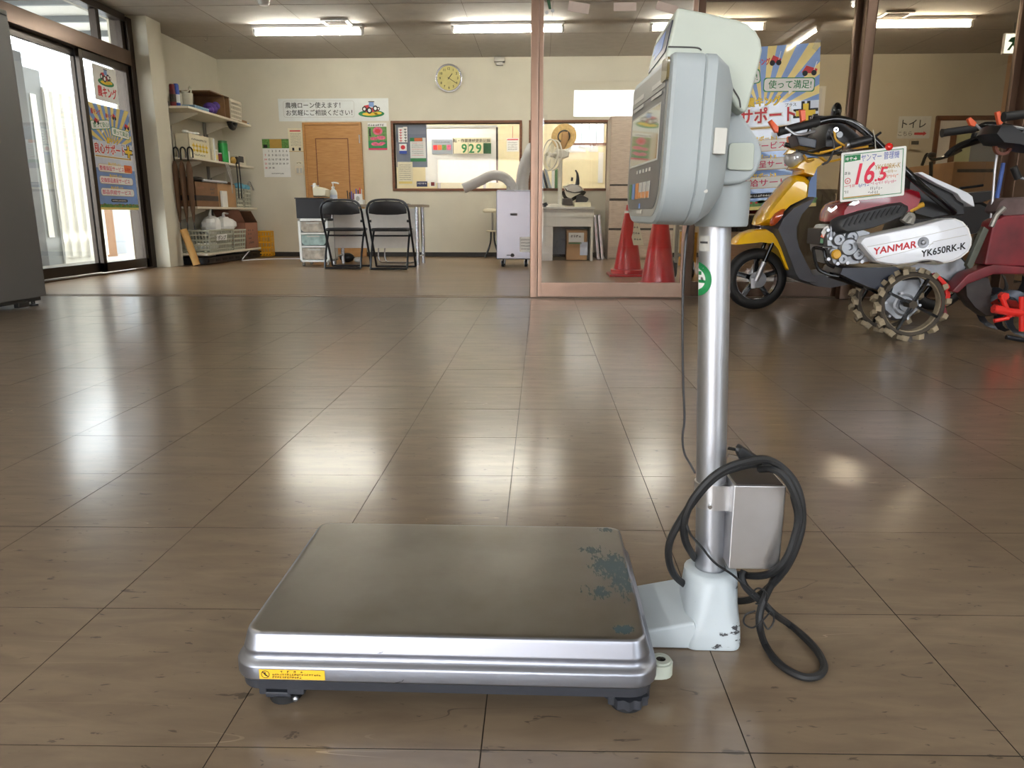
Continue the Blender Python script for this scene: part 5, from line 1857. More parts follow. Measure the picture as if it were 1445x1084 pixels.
MB().tube(trace([(1437, 250), (1465, 258)], 3.6), .006, n=6).build('stub_rod', 'alu', t2)
MB().pillow([(2.72, 0, .30), (2.75, 0, .52), (2.95, 0, .62), (3.25, 0, .58), (3.3, 0, .32), (3.0, 0, .26)], 3.55, .16, .85).build('engine_hood', 'paint_red', t2)
MB().pillow([(2.74, 0, .14), (2.78, 0, .32), (3.2, 0, .32), (3.16, 0, .14)], 3.55, .10, .9).build('gear_case', 'cast_alu', t2)
for y in (3.38, 3.72):
    MB().lathe([(.05, -.04), (.17, -.045), (.185, -.03), (.185, .03), (.17, .045), (.05, .04)], (2.95, y, .186), n=28, axis=(0, 1, 0)).build('wheel', 'black_rubber', t2)
MB().cyl((2.95, 3.36, .186), (2.95, 3.74, .186), .02, n=10).build('axle', 'tine_steel', t2)

# ================================================================== back wall: papers, clock, switches
def paper(name, label, cat, px, Y, material, t=.002, group=None, r=0.0):
    pl, w, h = wall_plane(*px, Y)
    o = pl.sheet(name, w, h, material, None, t=t, r=r)
    tag(o, label, cat, group)
    return pl, w, h, o


# loan banner over the wooden door
pl, w, h, o = paper('banner', 'long white banner with two lines of Japanese and a red tractor above the door', 'banner', (393, 139, 548.5, 171), YB - .003, 'paper_cool')
pl.text('農機ローン使えます！', w * .065, h * .58, w * .50, h * .26, 'ink', o, .003, .012, keep=False)
pl.text('お気軽にご相談ください！', w * .070, h * .25, w * .60, h * .26, 'ink', o, .003, .012, keep=False)
fr_o = rr(w * .045, h * .17, w * .69, h * .90, .03)
fr_i = rr(w * .045 + .004, h * .17 + .004, w * .69 - .004, h * .90 - .004, .027)
pl.flats('bubble_line', [[fr_o[i], fr_o[(i + 1) % len(fr_o)], fr_i[(i + 1) % len(fr_o)], fr_i[i]] for i in range(len(fr_o))], 'label_grey', o, .0028)


def ell(cx, cy, rx, ry, n=24):
    return [(cx + rx * math.cos(2 * PI * i / n), cy + ry * math.sin(2 * PI * i / n)) for i in range(n)]


def tractor_print(pl, x, y, s, o, d=.003):
    """small printed tractor on a green mound, s = width"""
    pl.flat('mound', ell(x + s * .5, y + s * .13, s * .5, s * .13), 'green_ink', o, d)
    pl.flats('mound_light', [ell(x + s * .45, y + s * .12, s * .30, s * .06), ell(x + s * .75, y + s * .15, s * .15, s * .05)], 'yellow_ink', o, d + .0004)
    pl.flat('tractor_body', [(x + s * v, y + s * q) for v, q in ((.20, .22), (.22, .42), (.42, .46), (.46, .34), (.66, .36), (.80, .34), (.80, .24), (.62, .20), (.40, .18))], 'crimson_ink', o, d + .0008)
    pl.flat('tractor_cab', [(x + s * v, y + s * q) for v, q in ((.40, .40), (.43, .55), (.60, .55), (.62, .36))], 'sky_print', o, d + .0010)
    pl.flat('tractor_roof', [(x + s * v, y + s * q) for v, q in ((.38, .545), (.41, .58), (.62, .58), (.64, .545))], 'ink_soft', o, d + .0012)
    for cx, cy, r_ in ((.24, .30, .09), (.43, .25, .11), (.66, .32, .10), (.78, .31, .06)):
        pl.flat('tractor_wheel', ell(x + s * cx, y + s * cy, s * r_, s * r_ * 1.1, 16), 'ink', o, d + .0014)
        pl.flat('wheel_hub', ell(x + s * cx, y + s * cy, s * r_ * .55, s * r_ * .6, 12), 'paper', o, d + .0017)


tractor_print(pl, w * .725, h * .16, w * .235, o)

# calendar, notice, poster, switches
pl, w, h, o = paper('wall_calendar', 'white month calendar with a green photo strip left of the door', 'calendar', (371.5, 196, 409, 250), YB - .003, 'paper')
pl.sheet('photo_strip', w, h * .245, 'leaf_print', o, t=.0004, d=.0022, at=(0, h * .755))
pl.sheet('photo', w * .45, h * .235, 'gold_ink', o, t=.0004, d=.0028, at=(w * .28, h * .76))
pl.sheet('photo_mark', w * .14, h * .08, 'ink', o, t=.0004, d=.0028, at=(w * .04, h * .77))
dn = 1
for r_ in range(5):
    for c_ in range(7):
        if (r_ == 0 and c_ < 1) or dn > 30:
            continue
        pl.text(str(dn), w * (.05 + .135 * c_), h * (.66 - .11 * r_), w * .08, h * .05, 'red_ink' if c_ == 0 else 'ink', o, .0026, .02)
        dn += 1
scribble(pl, w * .28, w * .78, h * .08, h * .03, 'ink', o, .0026)
MB().tube([pl.pt(0, h, .003), pl.pt(w, h, .003)], .004, n=6).build('binding', 'label_grey', o)
pl, w, h, o = paper('notice_sheet', 'small cream notice sheet with a red heading beside the calendar', 'notice', (407, 181, 428, 214), YB - .003, 'paper_cream')
pl.sheet('heading', w * .72, h * .05, 'red_ink', o, t=.0004, d=.0022, at=(w * .12, h * .86))
for k in range(9):
    scribble(pl, w * .14, w * .86, h * (.76 - .065 * k), h * .03, 'ink_soft', o, .0024)
pl.sheet('stamp', w * .14, h * .13, 'ink', o, t=.0004, d=.0022, at=(w * .22, h * .04))
pl.sheet('stamp', w * .14, h * .13, 'ink', o, t=.0004, d=.0022, at=(w * .66, h * .04))
pl.sheet('footer_line', w, h * .02, 'gold_ink', o, t=.0004, d=.0022)
pl, w, h, o = paper('light_switch', 'ivory light switch plate left of the wooden door', 'light switch', (417, 234.5, 428.5, 247), YB - .012, 'plate_ivory', t=.010)
for k in range(2):
    pl.sheet('rocker', w * .28, h * .55, 'label_grey', o, t=.004, d=.010, at=(w * (.16 + .40 * k), h * .22))
pl, w, h, o = paper('switch_label', 'tiny paper label above the light switch', 'label', (418.5, 228, 427, 231.5), YB - .003, 'paper_cream', t=.001)
scribble(pl, .002, w, h * .2, h * .6, 'ink_soft', o, .0016)
pl, w, h, o = paper('flower_poster', 'small poster with pink flowers between the door and the office window', 'poster', (519.5, 173.5, 546, 211.5), YB - .003, 'paper')
pl.sheet('photo', w, h * .62, 'leaf_print', o, t=.0004, d=.0022, at=(0, h * .24))
pl.flats('flowers', [ell(w * .52, h * .70, w * .26, h * .15), ell(w * .3, h * .42, w * .2, h * .06), ell(w * .68, h * .45, w * .25, h * .07), ell(w * .5, h * .2, w * .3, h * .05)], 'pink_print', o, .0028)
pl.flats('flower_core', [ell(w * .52, h * .70, w * .15, h * .08)], 'red_ink', o, .0031)
pl.sheet('green_band', w, h * .28, 'green_ink', o, t=.0003, d=.0024, at=(0, h * .06))
pl.flats('blossoms', [ell(w * .35, h * .22, w * .2, h * .07), ell(w * .75, h * .25, w * .16, h * .05)], 'pink_print', o, .0030)
pl.sheet('pink_band', w, h * .06, 'magenta_ink', o, t=.0004, d=.0026)
scribble(pl, w * .02, w * .95, h * .88, h * .08, 'ink', o, .0026)
pl.sheet('side_title', w * .09, h * .30, 'ink', o, t=.0004, d=.0028, at=(w * .06, h * .5))
# clock
c = on_y(633.5, 110.5, YB - .02)
r_ = 18.5 * 10.3 / FPX
ck = thing('wall_clock', 'round silver-rimmed wall clock with a cream face', 'clock', (c.x, YB, c.z - r_))
cy_ = YB - .03
MB().ring((c.x, cy_ - .012, c.z), r_ * .86, r_, (0, .04, 0), n=40).build('rim', 'tube_silver', ck, bev=.004)
MB().cyl((c.x, cy_, c.z), (c.x, YB - .002, c.z), r_ * .88, n=40).build('dial', 'clock_face', ck)
cp = Plane((c.x, cy_, c.z), (1, 0, 0))
for k in range(12):
    t = PI / 2 - 2 * PI * (k + 1) / 12
    cp.text(str(k + 1), math.cos(t) * r_ * .66 - .017, math.sin(t) * r_ * .66 - .015, .034, .030, 'ink', ck, .002, .02, name='numeral')
for ang, ln, wd_ in ((PI / 2 - 2 * PI * (1.30 / 12), .075, .010), (PI / 2 - 2 * PI * (20.5 / 60), .115, .007)):
    d = Vector((math.cos(ang), 0, math.sin(ang)))
    MB().bar(Vector((c.x, cy_ - .004, c.z)) - d * .02, Vector((c.x, cy_ - .004, c.z)) + d * ln, wd_, .002, up=(0, 1, 0)).build('hand', 'ink', ck)
MB().cyl((c.x, cy_ - .007, c.z), (c.x, cy_, c.z), .007, n=10).build('hand_pin', 'ink', ck)

# ---- papers on and behind the office window
GY = YB + .048
pl, w, h, o = paper('notice_board', 'blue-grey pocket board inside the left end of the office window', 'board', (559, 176, 602.5, 236), YB + .075, 'pocket_blue', t=.01)
scr_ = [((562, 180, 569, 201), 'red_ink', 'narrow white slip with red characters at the left of the office window'),
        ((569, 179, 575, 201), 'ink', 'narrow white slip with black characters beside the red one')]
for px, m_, lb in scr_:
    pl, w, h, o = paper('window_slip', lb, 'slip', px, GY, 'paper', t=.001, group='slips on the office window')
    for k in range(5):
        pl.flats('character', [[(w * .2, h * (.82 - .18 * k)), (w * .8, h * (.82 - .18 * k)), (w * .8, h * (.86 - .18 * k)), (w * .2, h * (.86 - .18 * k))], [(w * .45, h * (.74 - .18 * k)), (w * .58, h * (.74 - .18 * k)), (w * .58, h * (.88 - .18 * k)), (w * .45, h * (.88 - .18 * k))]], m_, o, .0018)
pl, w, h, o = paper('window_slip', 'small card with a red and blue emblem under the slips', 'card', (563.5, 203, 574, 217), GY, 'paper', t=.001)
pl.flat('emblem', ell(w * .5, h * .65, w * .3, h * .22), 'red_ink', o, .0018)
pl.sheet('blue_band', w, h * .3, 'blue_ink', o, t=.0004, d=.0014)
pl, w, h, o = paper('notice_sheet', 'white notice with green and orange heading on the pocket board', 'notice', (579, 194.5, 601, 228), YB + .0645, 'paper', t=.002)
pl.sheet('green_band', w, h * .14, 'green_ink', o, t=.0004, d=.0022)
pl.sheet('green_band', w * .8, h * .15, 'green_ink', o, t=.0004, d=.0022, at=(0, h * .85))
pl.sheet('orange_band', w * .5, h * .14, 'orange_print', o, t=.0004, d=.0028, at=(w * .28, h * .85))
for k in range(7):
    scribble(pl, w * .1, w * .9, h * (.76 - .085 * k), h * .035, 'ink_soft' if k % 3 else 'red_ink', o, .0024)
pl, w, h, o = paper('notice_sheet', 'cream sheet with small print at the lower left of the office window', 'notice', (561.5, 228.5, 582.5, 261), GY, 'paper_cream', t=.001)
for k in range(8):
    scribble(pl, w * .1, w * .9, h * (.85 - .09 * k), h * .035, 'ink_soft', o, .0014)
pl.sheet('yellow_band', w * .9, h * .1, 'ray_print', o, t=.0003, d=.0012, at=(w * .05, h * .05))
pl, w, h, o = paper('window_card', 'dark blue card with white characters at the bottom of the office window', 'card', (588, 256, 603, 263.5), GY, mat('card_navy', (36, 46, 84), .4), t=.002)
scribble(pl, w * .08, w * .95, h * .45, h * .32, 'paper', o, .0026)
pl, w, h, o = paper('window_card', 'small white card with a dark red square at the bottom of the office window', 'card', (606, 256, 615, 263.5), GY, 'paper', t=.002)
pl.sheet('square', w * .55, h * .7, 'dirty_red', o, t=.0004, d=.0022, at=(w * .24, h * .15))
pl, w, h, o = paper('flower_leaflet', 'leaflet with a row of red pictures on the office board', 'leaflet', (609.5, 197, 638.5, 217.5), YB + .978, 'office_grey', t=.002)
for k, m_ in enumerate(('red_ink', 'orange_print', 'leaf_print', 'pink_print')):
    pl.sheet('picture', w * .2, h * .35, m_, o, t=.0004, d=.0022, at=(w * (.06 + .22 * k), h * .28))
scribble(pl, w * .1, w * .9, h * .78, h * .10, 'ink_soft', o, .0026)
# whiteboard and counter sign in the office
pl, w, h, o = paper('whiteboard', 'large whiteboard on the office wall behind the window', 'whiteboard', (600, 180, 702, 258), YB + 1.0, 'office_white', t=.02)
MB().box((pl.pt(0, 0).x, YB + .97, pl.pt(0, h).z), (pl.pt(w, 0).x, YB + 1.0, pl.pt(0, h).z + .03)).build('board_frame', 'alu', o)
MB().box((pl.pt(w, 0).x - .02, YB + .97, pl.pt(0, 0).z), (pl.pt(w, 0).x + .01, YB + 1.0, pl.pt(0, h).z)).build('board_frame', 'black_plastic', o)
for xx in (pl.pt(.2, 0).x, pl.pt(w - .2, 0).x):
    MB().box((xx - .02, YB + .98, 0), (xx + .02, YB + 1.04, pl.pt(0, 0).z)).build('board_leg', 'alu', o)
pl, w, h, o = paper('counter_sign', 'cream record sign with green number plates 929 in the office', 'sign', (639, 194.5, 693, 217), YB + .975, 'paper_cream', t=.01)
pl.text('転・作業連続更新記録', w * .02, h * .70, w * .96, h * .24, 'ink', o, .0115, .01, keep=False)
pl.sheet('green_plate', w * .20, h * .66, 'dark_green', o, t=.002, d=.011, at=(w * .80, 0))
for k, ch in enumerate('929'):
    pl.sheet('number_plate', w * .165, h * .66, 'office_wall', o, t=.002, d=.011, at=(w * (.22 + .19 * k), 0))
    pl.text(ch, w * (.235 + .19 * k), h * .06, w * .13, h * .54, 'green_ink', o, .0140, .03, keep=False)
pl.sheet('divider', w * .012, h * .66, 'ink', o, t=.002, d=.011, at=(w * .40, 0))
pl.sheet('divider', w * .014, h * .98, 'ink', o, t=.002, d=.011, at=(w * .005, 0))
pl, w, h, o = paper('wall_calendar', 'small calendar hanging in the office at the right end of the window', 'calendar', (715, 195, 732, 214), OY + 2.298, 'paper', t=.002)
for k in range(4):
    scribble(pl, w * .1, w * .9, h * (.62 - .16 * k), h * .08, 'ink_soft', o, .0026)
pl.sheet('red_head', w * .9, h * .08, 'red_ink', o, t=.0004, d=.0022, at=(w * .05, h * .86))
MB().tube([pl.pt(w * .5, h), pl.pt(w * .5, h * 1.9)], .003, n=6).build('string', 'red_ink', o)
# office shelves/desk under the windows so that the papers have company
of = thing('office_desk', 'pale desk inside the office below the window', 'desk', (-1.2, YB + .8, 0))
MB().box((-2.2, YB + .40, .68), (.9, YB + .90, .72)).build('table_top', 'desk_panel', of, bev=.004)
for x in (-2.15, .85):
    MB().box((x - .03, YB + .45, 0), (x + .03, YB + .88, .68)).build('leg_panel', 'desk_panel', of)
# bright office window seen through the right inner window
x0, x1, z0, z1 = rect_y(800, 172, 852, 202, OY + 2.29)
wo = struct(MB().box((x0 - .03, OY + 2.26, z0 - .04), (x1 + .05, OY + 2.3, z0)).build('window_10', 'frame_wood'))
MB().box((x0, OY + 2.285, z0), (x1, OY + 2.29, z1)).build('pane', mat('frosted_glow', (248, 250, 255), .5, emit=.7), wo)  # pane glows by itself in place of daylight behind it
for k in range(6):
    xx = x0 + (x1 - x0) * k / 5
    MB().box((xx - .006, OY + 2.27, z0), (xx + .006, OY + 2.282, z1)).build('glazing_bar', 'office_grey', wo)
for k, px in enumerate(((797, 204, 827, 215), (831, 206, 844, 214.5))):  # pale sheets drawn in place of a reflection in the glass
    pl, w, h, o = paper('reflection_patch', ('wide' if k == 0 else 'small') + ' bluish patch painting a glass reflection below the bright window', 'paper', px, OY + 2.29, 'paper_cool', t=.002)
pl, w, h, o = paper('office_curtain', 'pale curtain strip at the right of the office wall', 'curtain', (844, 215, 851, 258), OY + 2.298, 'office_white', t=.03)

# ================================================================== shelves on the left wall
sh = thing('bracket_shelving', 'white four-board wall shelving on brackets in the left corner', 'shelving', (-4.25, 9.65, 0))
for k, z in enumerate((1.79, 1.235, .68, .14)):
    x1 = -4.0 if k < 3 else -3.93
    bd = MB().box((XL + .015, 8.73 if k < 3 else 8.74, z - .025), (x1, 10.6 if k < 3 else 10.45, z)).build('shelf_board', 'shelf_white', sh, bev=.003)
    for y in (9.12, 10.12):
        MB().prism([(XL + .03, y - .008, z - .025), (x1 - .08, y - .008, z - .025), (x1 - .08, y - .008, z - .045), (XL + .03, y - .008, z - (.17 if k < 3 else .10))], (0, .016, 0)).build('bracket', 'shelf_white', bd)
for y in (9.09, 9.15, 10.09, 10.15):
    MB().box((XL + .001, y - .012, .05), (XL + .03, y + .012, 1.9)).build('rail', 'rail_grey', sh, bev=.003)


def crate(name, label, c, d, material, top=1.12, group=None, bars=6):
    """open plastic basket: lattice sides, base and rim; c = centre of base, d = base size x,y,z"""
    t = thing(name, label, 'basket', c, 0, group)
    hx, hy, hz = d[0] / 2, d[1] / 2, d[2]
    x, y, z = c
    MB().box((x - hx, y - hy, z), (x + hx, y + hy, z + .008)).build('base', material, t)
    k = top
    P = lambda sx, sy, f: Vector((x + sx * hx * (1 + (k - 1) * f), y + sy * hy * (1 + (k - 1) * f), z + .004 + (hz - .004) * f))
    rim = [P(-1, -1, 1), P(1, -1, 1), P(1, 1, 1), P(-1, 1, 1)]
    MB().tube(rim, .011, n=8, closed=True).build('rim', material, t)
    for (a, b) in (((-1, -1), (1, -1)), ((1, -1), (1, 1)), ((1, 1), (-1, 1)), ((-1, 1), (-1, -1))):
        mb = MB()
        ln = (P(*b, .5) - P(*a, .5)).length
        nb = max(3, int(ln / .035))
        for i in range(nb + 1):
            f = i / nb
            mb.bar(P(*a, 0).lerp(P(*b, 0), f), P(*a, 1).lerp(P(*b, 1), f), .012, .004, up=(b[1] - a[1], b[0] - a[0], 0))
        for f in (.12, .34, .56, .8):
            mb.bar(P(*a, f), P(*b, f), .004, .018)
        mb.build('lattice_side', material, t)
    return t


def carton(name, label, a, b, material, open_top=False, flaps=False, group=None):
    t = thing(name, label, 'cardboard box', ((a[0] + b[0]) / 2, (a[1] + b[1]) / 2, a[2]), 0, group)
    th = .006
    (x0, y0, z0), (x1, y1, z1) = a, b
    MB().box((x0, y0, z0), (x1, y1, z0 + th)).build('bottom', material, t)
    MB().box((x0, y0, z0), (x1, y0 + th, z1)).build('side', material, t)
    MB().box((x0, y1 - th, z0), (x1, y1, z1)).build('side', material, t)
    MB().box((x0, y0, z0), (x0 + th, y1, z1)).build('side', material, t)
    MB().box((x1 - th, y0, z0), (x1, y1, z1)).build('side', material, t)
    if not open_top:
        m = (y0 + y1) / 2
        MB().box((x0, y0, z1 - th), (x1, m - .002, z1)).build('flap', material, t)
        MB().box((x0, m + .002, z1 - th), (x1, y1, z1)).build('flap', material, t)
        MB().box((x0 + .001, m - .02, z1), (x1 - .001, m + .02, z1 + .001)).build('tape', 'label_grey', t)
    return t


Z1, Z2, Z3, Z4 = 1.79, 1.235, .68, .14
# top shelf
for y, m_, lb, hh in ((8.80, 'dirty_red', 'dark red spray can at the near end of the top shelf', .24), (8.90, 'blue_ink', 'blue and white spray can at the near end of the top shelf', .26)):
    t = thing('spray_can', lb, 'spray can', (-4.2, y, Z1), 0, 'spray cans')
    MB().lathe([(.030, 0), (.033, .005), (.033, hh * .74), (.026, hh * .80)], (-4.2, y, Z1), n=18).build('can', m_, t)
    MB().lathe([(.030, hh * .78), (.030, hh * .95), (.024, hh)], (-4.2, y, Z1), n=18).build('cap', 'dirty_red' if m_ == 'dirty_red' else 'blue_ink', t)
    MB().lathe([(.0335, hh * .2), (.0335, hh * .55)], (-4.2, y, Z1), n=18).build('label_band', 'mud_dark' if m_ == 'dirty_red' else 'paper_cool', t)
t = thing('pitcher', 'cream plastic pitcher with a handle on the top shelf', 'pitcher', (-4.25, 9.22, Z1))
MB().lathe([(.07, 0), (.075, .01), (.09, .2), (.092, .205), (.085, .2), (.068, .012)], (-4.25, 9.22, Z1)).build('jug', 'pitcher', t)
MB().tube(smooth_path([(-4.25, 9.305, Z1 + .18), (-4.25, 9.36, Z1 + .20), (-4.25, 9.40, Z1 + .29), (-4.25, 9.36, Z1 + .30), (-4.25, 9.30, Z1 + .24), (-4.25, 9.14, Z1 + .215)], 4), .009, n=6).build('handle', 'pitcher', t)
t = thing('paper_cups', 'stack of pale paper cups beside the pitcher on the top shelf', 'cups', (-4.26, 9.07, Z1))
for k in range(4):
    MB().lathe([(.030, 0), (.040, .09), (.041, .092), (.038, .09)], (-4.26, 9.07, Z1 + .03 * k), n=16).build('cup', 'pitcher', t)
t = thing('folded_towels', 'folded light blue towels at the front of the top shelf', 'towels', (-4.1, 9.13, Z1))
for k in range(3):
    MB().box((-4.18, 8.95, Z1 + .014 * k), (-4.02, 9.33, Z1 + .014 * k + .013)).build('towel', 'towel_blue', t, bev=.005)
t = thing('wooden_box', 'open wooden crate lying on its side on the top shelf', 'wooden box', (-4.2, 9.68, Z1))
bx = ((-4.42, 9.42, Z1), (-4.03, 9.98, Z1 + .27))
(x0, y0, z0), (x1, y1, z1) = bx
for a, b in (((x0, y0, z0), (x1, y1, z0 + .012)), ((x0, y0, z1 - .012), (x1, y1, z1)), ((x0, y1 - .012, z0), (x1, y1, z1)), ((x0, y0, z0), (x0 + .012, y1, z1)), ((x0, y0 + .40, z0), (x1, y0 + .412, z1))):
    MB().box(a, b).build('board', 'box_wood', t)
cp_ = []
MB().ball((-4.13, 9.62, Z1 + .085), .085, (.9, 1.6, .85), 10, 7).ball((-4.10, 9.72, Z1 + .13), .055, (.9, 1.2, .9), 9, 6).ball((-4.09, 9.52, Z1 + .06), .05, (.9, 1.1, .9), 9, 6).build('cloth_bundle', 'purple_cloth')
o = bpy.data.objects['cloth_bundle']
tag(o, 'crumpled purple cloth in the wooden crate on the top shelf', 'cloth')
crate('basket', 'pale lidded plastic basket at the far end of the top shelf', (-4.2, 10.22, Z1), (.30, .34, .24), 'shelf_white', 1.05, 'plastic baskets on the shelves')
MB().box((-4.36, 10.04, Z1 + .25), (-4.04, 10.40, Z1 + .265)).build('basket_lid', 'shelf_white', bpy.data.objects['basket'], bev=.004)
t = thing('hand_saw', 'brown-handled tool lying over the far end of the top shelf', 'tool', (-4.06, 10.5, Z1))
MB().box((-4.10, 10.38, Z1), (-4.05, 10.60, Z1 + .05)).build('handle', mat('tool_brown', (140, 100, 56), .5), t, bev=.012)
MB().box((-4.09, 10.60, Z1 + .01), (-4.06, 10.69, Z1 + .03)).build('blade', 'key_blue', t, bev=.004)
tag(MB().tube(smooth_path([(-4.05, 9.98, Z1 - .03), (-4.05, 10.02, Z1 - .08), (-4.05, 10.10, Z1 - .09), (-4.05, 10.16, Z1 - .03)], 4), .035, n=10).build('hanging_brush', 'black_plastic'), 'black brush hung under the top shelf', 'brush')
# second shelf
t = carton('glove_box', 'flat white box with yellow lettering on the second shelf', (-4.22, 8.80, Z2), (-4.06, 9.34, Z2 + .27), 'paper_cream')
pz = Plane((-4.059, 8.80, Z2), (0, 1, 0))
pz2 = Plane((-4.22, 8.799, Z2), (1, 0, 0))
scribble(pz, .06, .48, .20, .022, 'ink_soft', t, .0008)
for k in range(5):
    pz.flats('lettering', [[(.07 + .085 * k, .08), (.14 + .085 * k, .08), (.14 + .085 * k, .10), (.07 + .085 * k, .10)], [(.07 + .085 * k, .13), (.14 + .085 * k, .13), (.14 + .085 * k, .15), (.07 + .085 * k, .15)], [(.095 + .085 * k, .07), (.115 + .085 * k, .07), (.115 + .085 * k, .17), (.095 + .085 * k, .17)]], 'yellow_ink', t, .0008)
scribble(pz, .10, .42, .03, .022, 'ink_soft', t, .0008)
mb = MB()
for k in range(7):
    mb.ball((-4.14 + .02 * math.sin(k * 2.1), 8.9 + .06 * k, Z2 + .285 + .012 * math.cos(k * 1.7)), .03, (1.4, 1.3, .6), 8, 5)
tag(mb.build('plastic_wrap', 'bag_white'), 'crumpled clear plastic wrap on top of the white box on the second shelf', 'plastic wrap')
for k, (y, m_) in enumerate(((9.38, 'paper_cream'), (9.44, 'paper_cool'))):
    tag(MB().box((-4.25, y, Z2), (-4.05, y + .045, Z2 + .27)).build('file_box', m_, bev=.003), ('cream' if k == 0 else 'bluish white') + ' upright file box beside the white box on the second shelf', 'file box')
for y, m_, m2, lb, hh, r_ in ((9.60, 'pitcher', 'ray_print', 'small pale jar with a yellow label on the second shelf', .15, .045), (9.73, 'dirty_red', 'dirty_red', 'small red tin next to the green can on the second shelf', .12, .04), (9.88, 'green_can', 'green_can', 'tall green can on the second shelf', .28, .06), (9.99, 'paper', 'paper', 'slim white canister behind the green can', .16, .035)):
    t = thing('can', lb, 'can', (-4.12, y, Z2), 0, 'cans on the second shelf')
    MB().lathe([(r_ * .96, 0), (r_, .006), (r_, hh * .88), (r_ * .9, hh * .9)], (-4.12, y, Z2), n=20).build('body', m_, t)
    MB().lathe([(r_ * .92, hh * .88), (r_ * .92, hh)], (-4.12, y, Z2), n=20).build('lid', 'paper' if m_ != 'green_can' else 'key_green', t)
    MB().lathe([(r_ * 1.01, hh * .2), (r_ * 1.01, hh * .55)], (-4.12, y, Z2), n=20).build('label_band', m2 if m2 != m_ else m_, t)
t = thing('radio', 'small black and cream device on the second shelf', 'device', (-4.1, 10.3, Z2))
MB().box((-4.16, 10.18, Z2), (-4.06, 10.48, Z2 + .13)).build('body', 'pitcher', t, bev=.01)
MB().box((-4.062, 10.22, Z2 + .04), (-4.055, 10.38, Z2 + .12)).build('front_panel', 'black_plastic', t, bev=.003)
MB().box((-4.06, 10.10, Z2), (-4.03, 10.17, Z2 + .10)).build('side_unit', 'black_plastic', t, bev=.004)
tag(MB().ball((-4.08, 10.07, Z2 + .05), .05, (.8, 1.2, 1)).build('tape_roll', 'gold_ink'), 'tan roll beside the small device on the second shelf', 'roll')
mb = MB()
for k in range(3):
    mb.tube(smooth_path([(-4.0, 9.62 + .05 * k, Z2 - .01), (-3.99, 9.66 + .04 * k, Z2 - .12), (-4.0, 9.75 + .02 * k, Z2 - .22), (-4.0, 9.78, Z2 - .38 + .05 * k)], 4), .006, n=6)
tag(mb.build('wire_bundle', 'label_grey'), 'thin pale wires hanging from the second shelf', 'wires')
mb = MB()
for k in range(2):
    mb.tube(smooth_path([(-3.99, 9.95 + .09 * k, Z2), (-3.985, 9.95 + .09 * k, Z2 - .2), (-3.985, 9.94 + .09 * k, Z2 - .44)], 4), .008, n=6)
tag(mb.build('hanging_straps', 'black_plastic'), 'two black straps hanging from the second shelf', 'straps')
# third shelf
t = carton('cardboard_box', 'brown printed cardboard box with a dark stripe on the third shelf', (-4.32, 8.80, Z3), (-4.04, 9.42, Z3 + .29), 'cardboard_dark')
pz = Plane((-4.039, 8.80, Z3), (0, 1, 0))
pz.sheet('stripe', .62, .06, 'case_dark', t, t=.0008, at=(0, .07))
scribble(pz, .04, .26, .20, .035, 'cardboard_red', t, .001)
scribble(pz, .40, .56, .20, .04, 'ink_soft', t, .001)
scribble(pz, .42, .52, .15, .03, 'ink_soft', t, .001)
pz3 = Plane((-4.32, 8.799, Z3), (1, 0, 0))
pz3.sheet('stripe', .28, .06, 'case_dark', t, t=.0008, at=(0, .07))
t = thing('hose_reel', 'dark coiled hose and white pipe lying on the boxes of the third shelf', 'hose', (-4.12, 9.3, Z3 + .3))
MB().tube([(-4.12, 9.2, Z3 + .315), (-4.12, 9.9, Z3 + .315)], .016, n=8).build('white_pipe', 'cover_white', t)
MB().tube(smooth_path([(-4.2, 8.85, Z3 + .32), (-4.12, 9.1, Z3 + .33), (-4.2, 9.35, Z3 + .32), (-4.25, 9.0, Z3 + .32)], 5), .022, n=8).build('dark_hose', 'black_plastic', t)
tag(MB().box((-4.05, 9.50, Z3), (-4.02, 9.66, Z3 + .20)).build('tissue_pack', 'paper', bev=.006), 'white tissue pack leaning on the boxes of the third shelf', 'tissue pack')
carton('cardboard_box', 'plain tan cardboard box in the middle of the third shelf', (-4.32, 9.44, Z3), (-4.06, 10.02, Z3 + .29), 'cardboard')
crate('basket', 'grey lattice basket on the third shelf, nearer of the two', (-4.2, 10.16, Z3), (.26, .20, .24), 'basket_grey', 1.06, 'plastic baskets on the shelves')
crate('basket', 'grey lattice basket on the third shelf beside the back wall', (-4.2, 10.44, Z3), (.26, .20, .24), 'basket_grey', 1.06, 'plastic baskets on the shelves')
tag(MB().ball((-4.16, 10.40, Z3 + .28), .08, (1, 1.3, .7)).ball((-4.1, 10.48, Z3 + .27), .06, (1, 1.2, .7)).build('cloth_bundle', 'teal_cloth'), 'light blue cloth in the far basket of the third shelf', 'cloth')
tag(MB().ball((-4.2, 10.15, Z3 + .27), .08, (1, 1.2, .8)).build('rope_bundle', 'cardboard_dark'), 'brown rope bundle in the nearer basket of the third shelf', 'rope')
mb = MB()
for k in range(4):
    a = .25 + k * .08
    mb.tube(smooth_path([(-4.1, 10.50, Z3 + .25), (-4.06, 10.54 + .02 * k, Z3 + .36 - .02 * k), (-4.04, 10.60 + .01 * k, Z3 + .24)], 4), .006, n=6)
tag(mb.build('wire_bundle', 'rail_grey'), 'loops of grey wire over the far basket of the third shelf', 'wires')
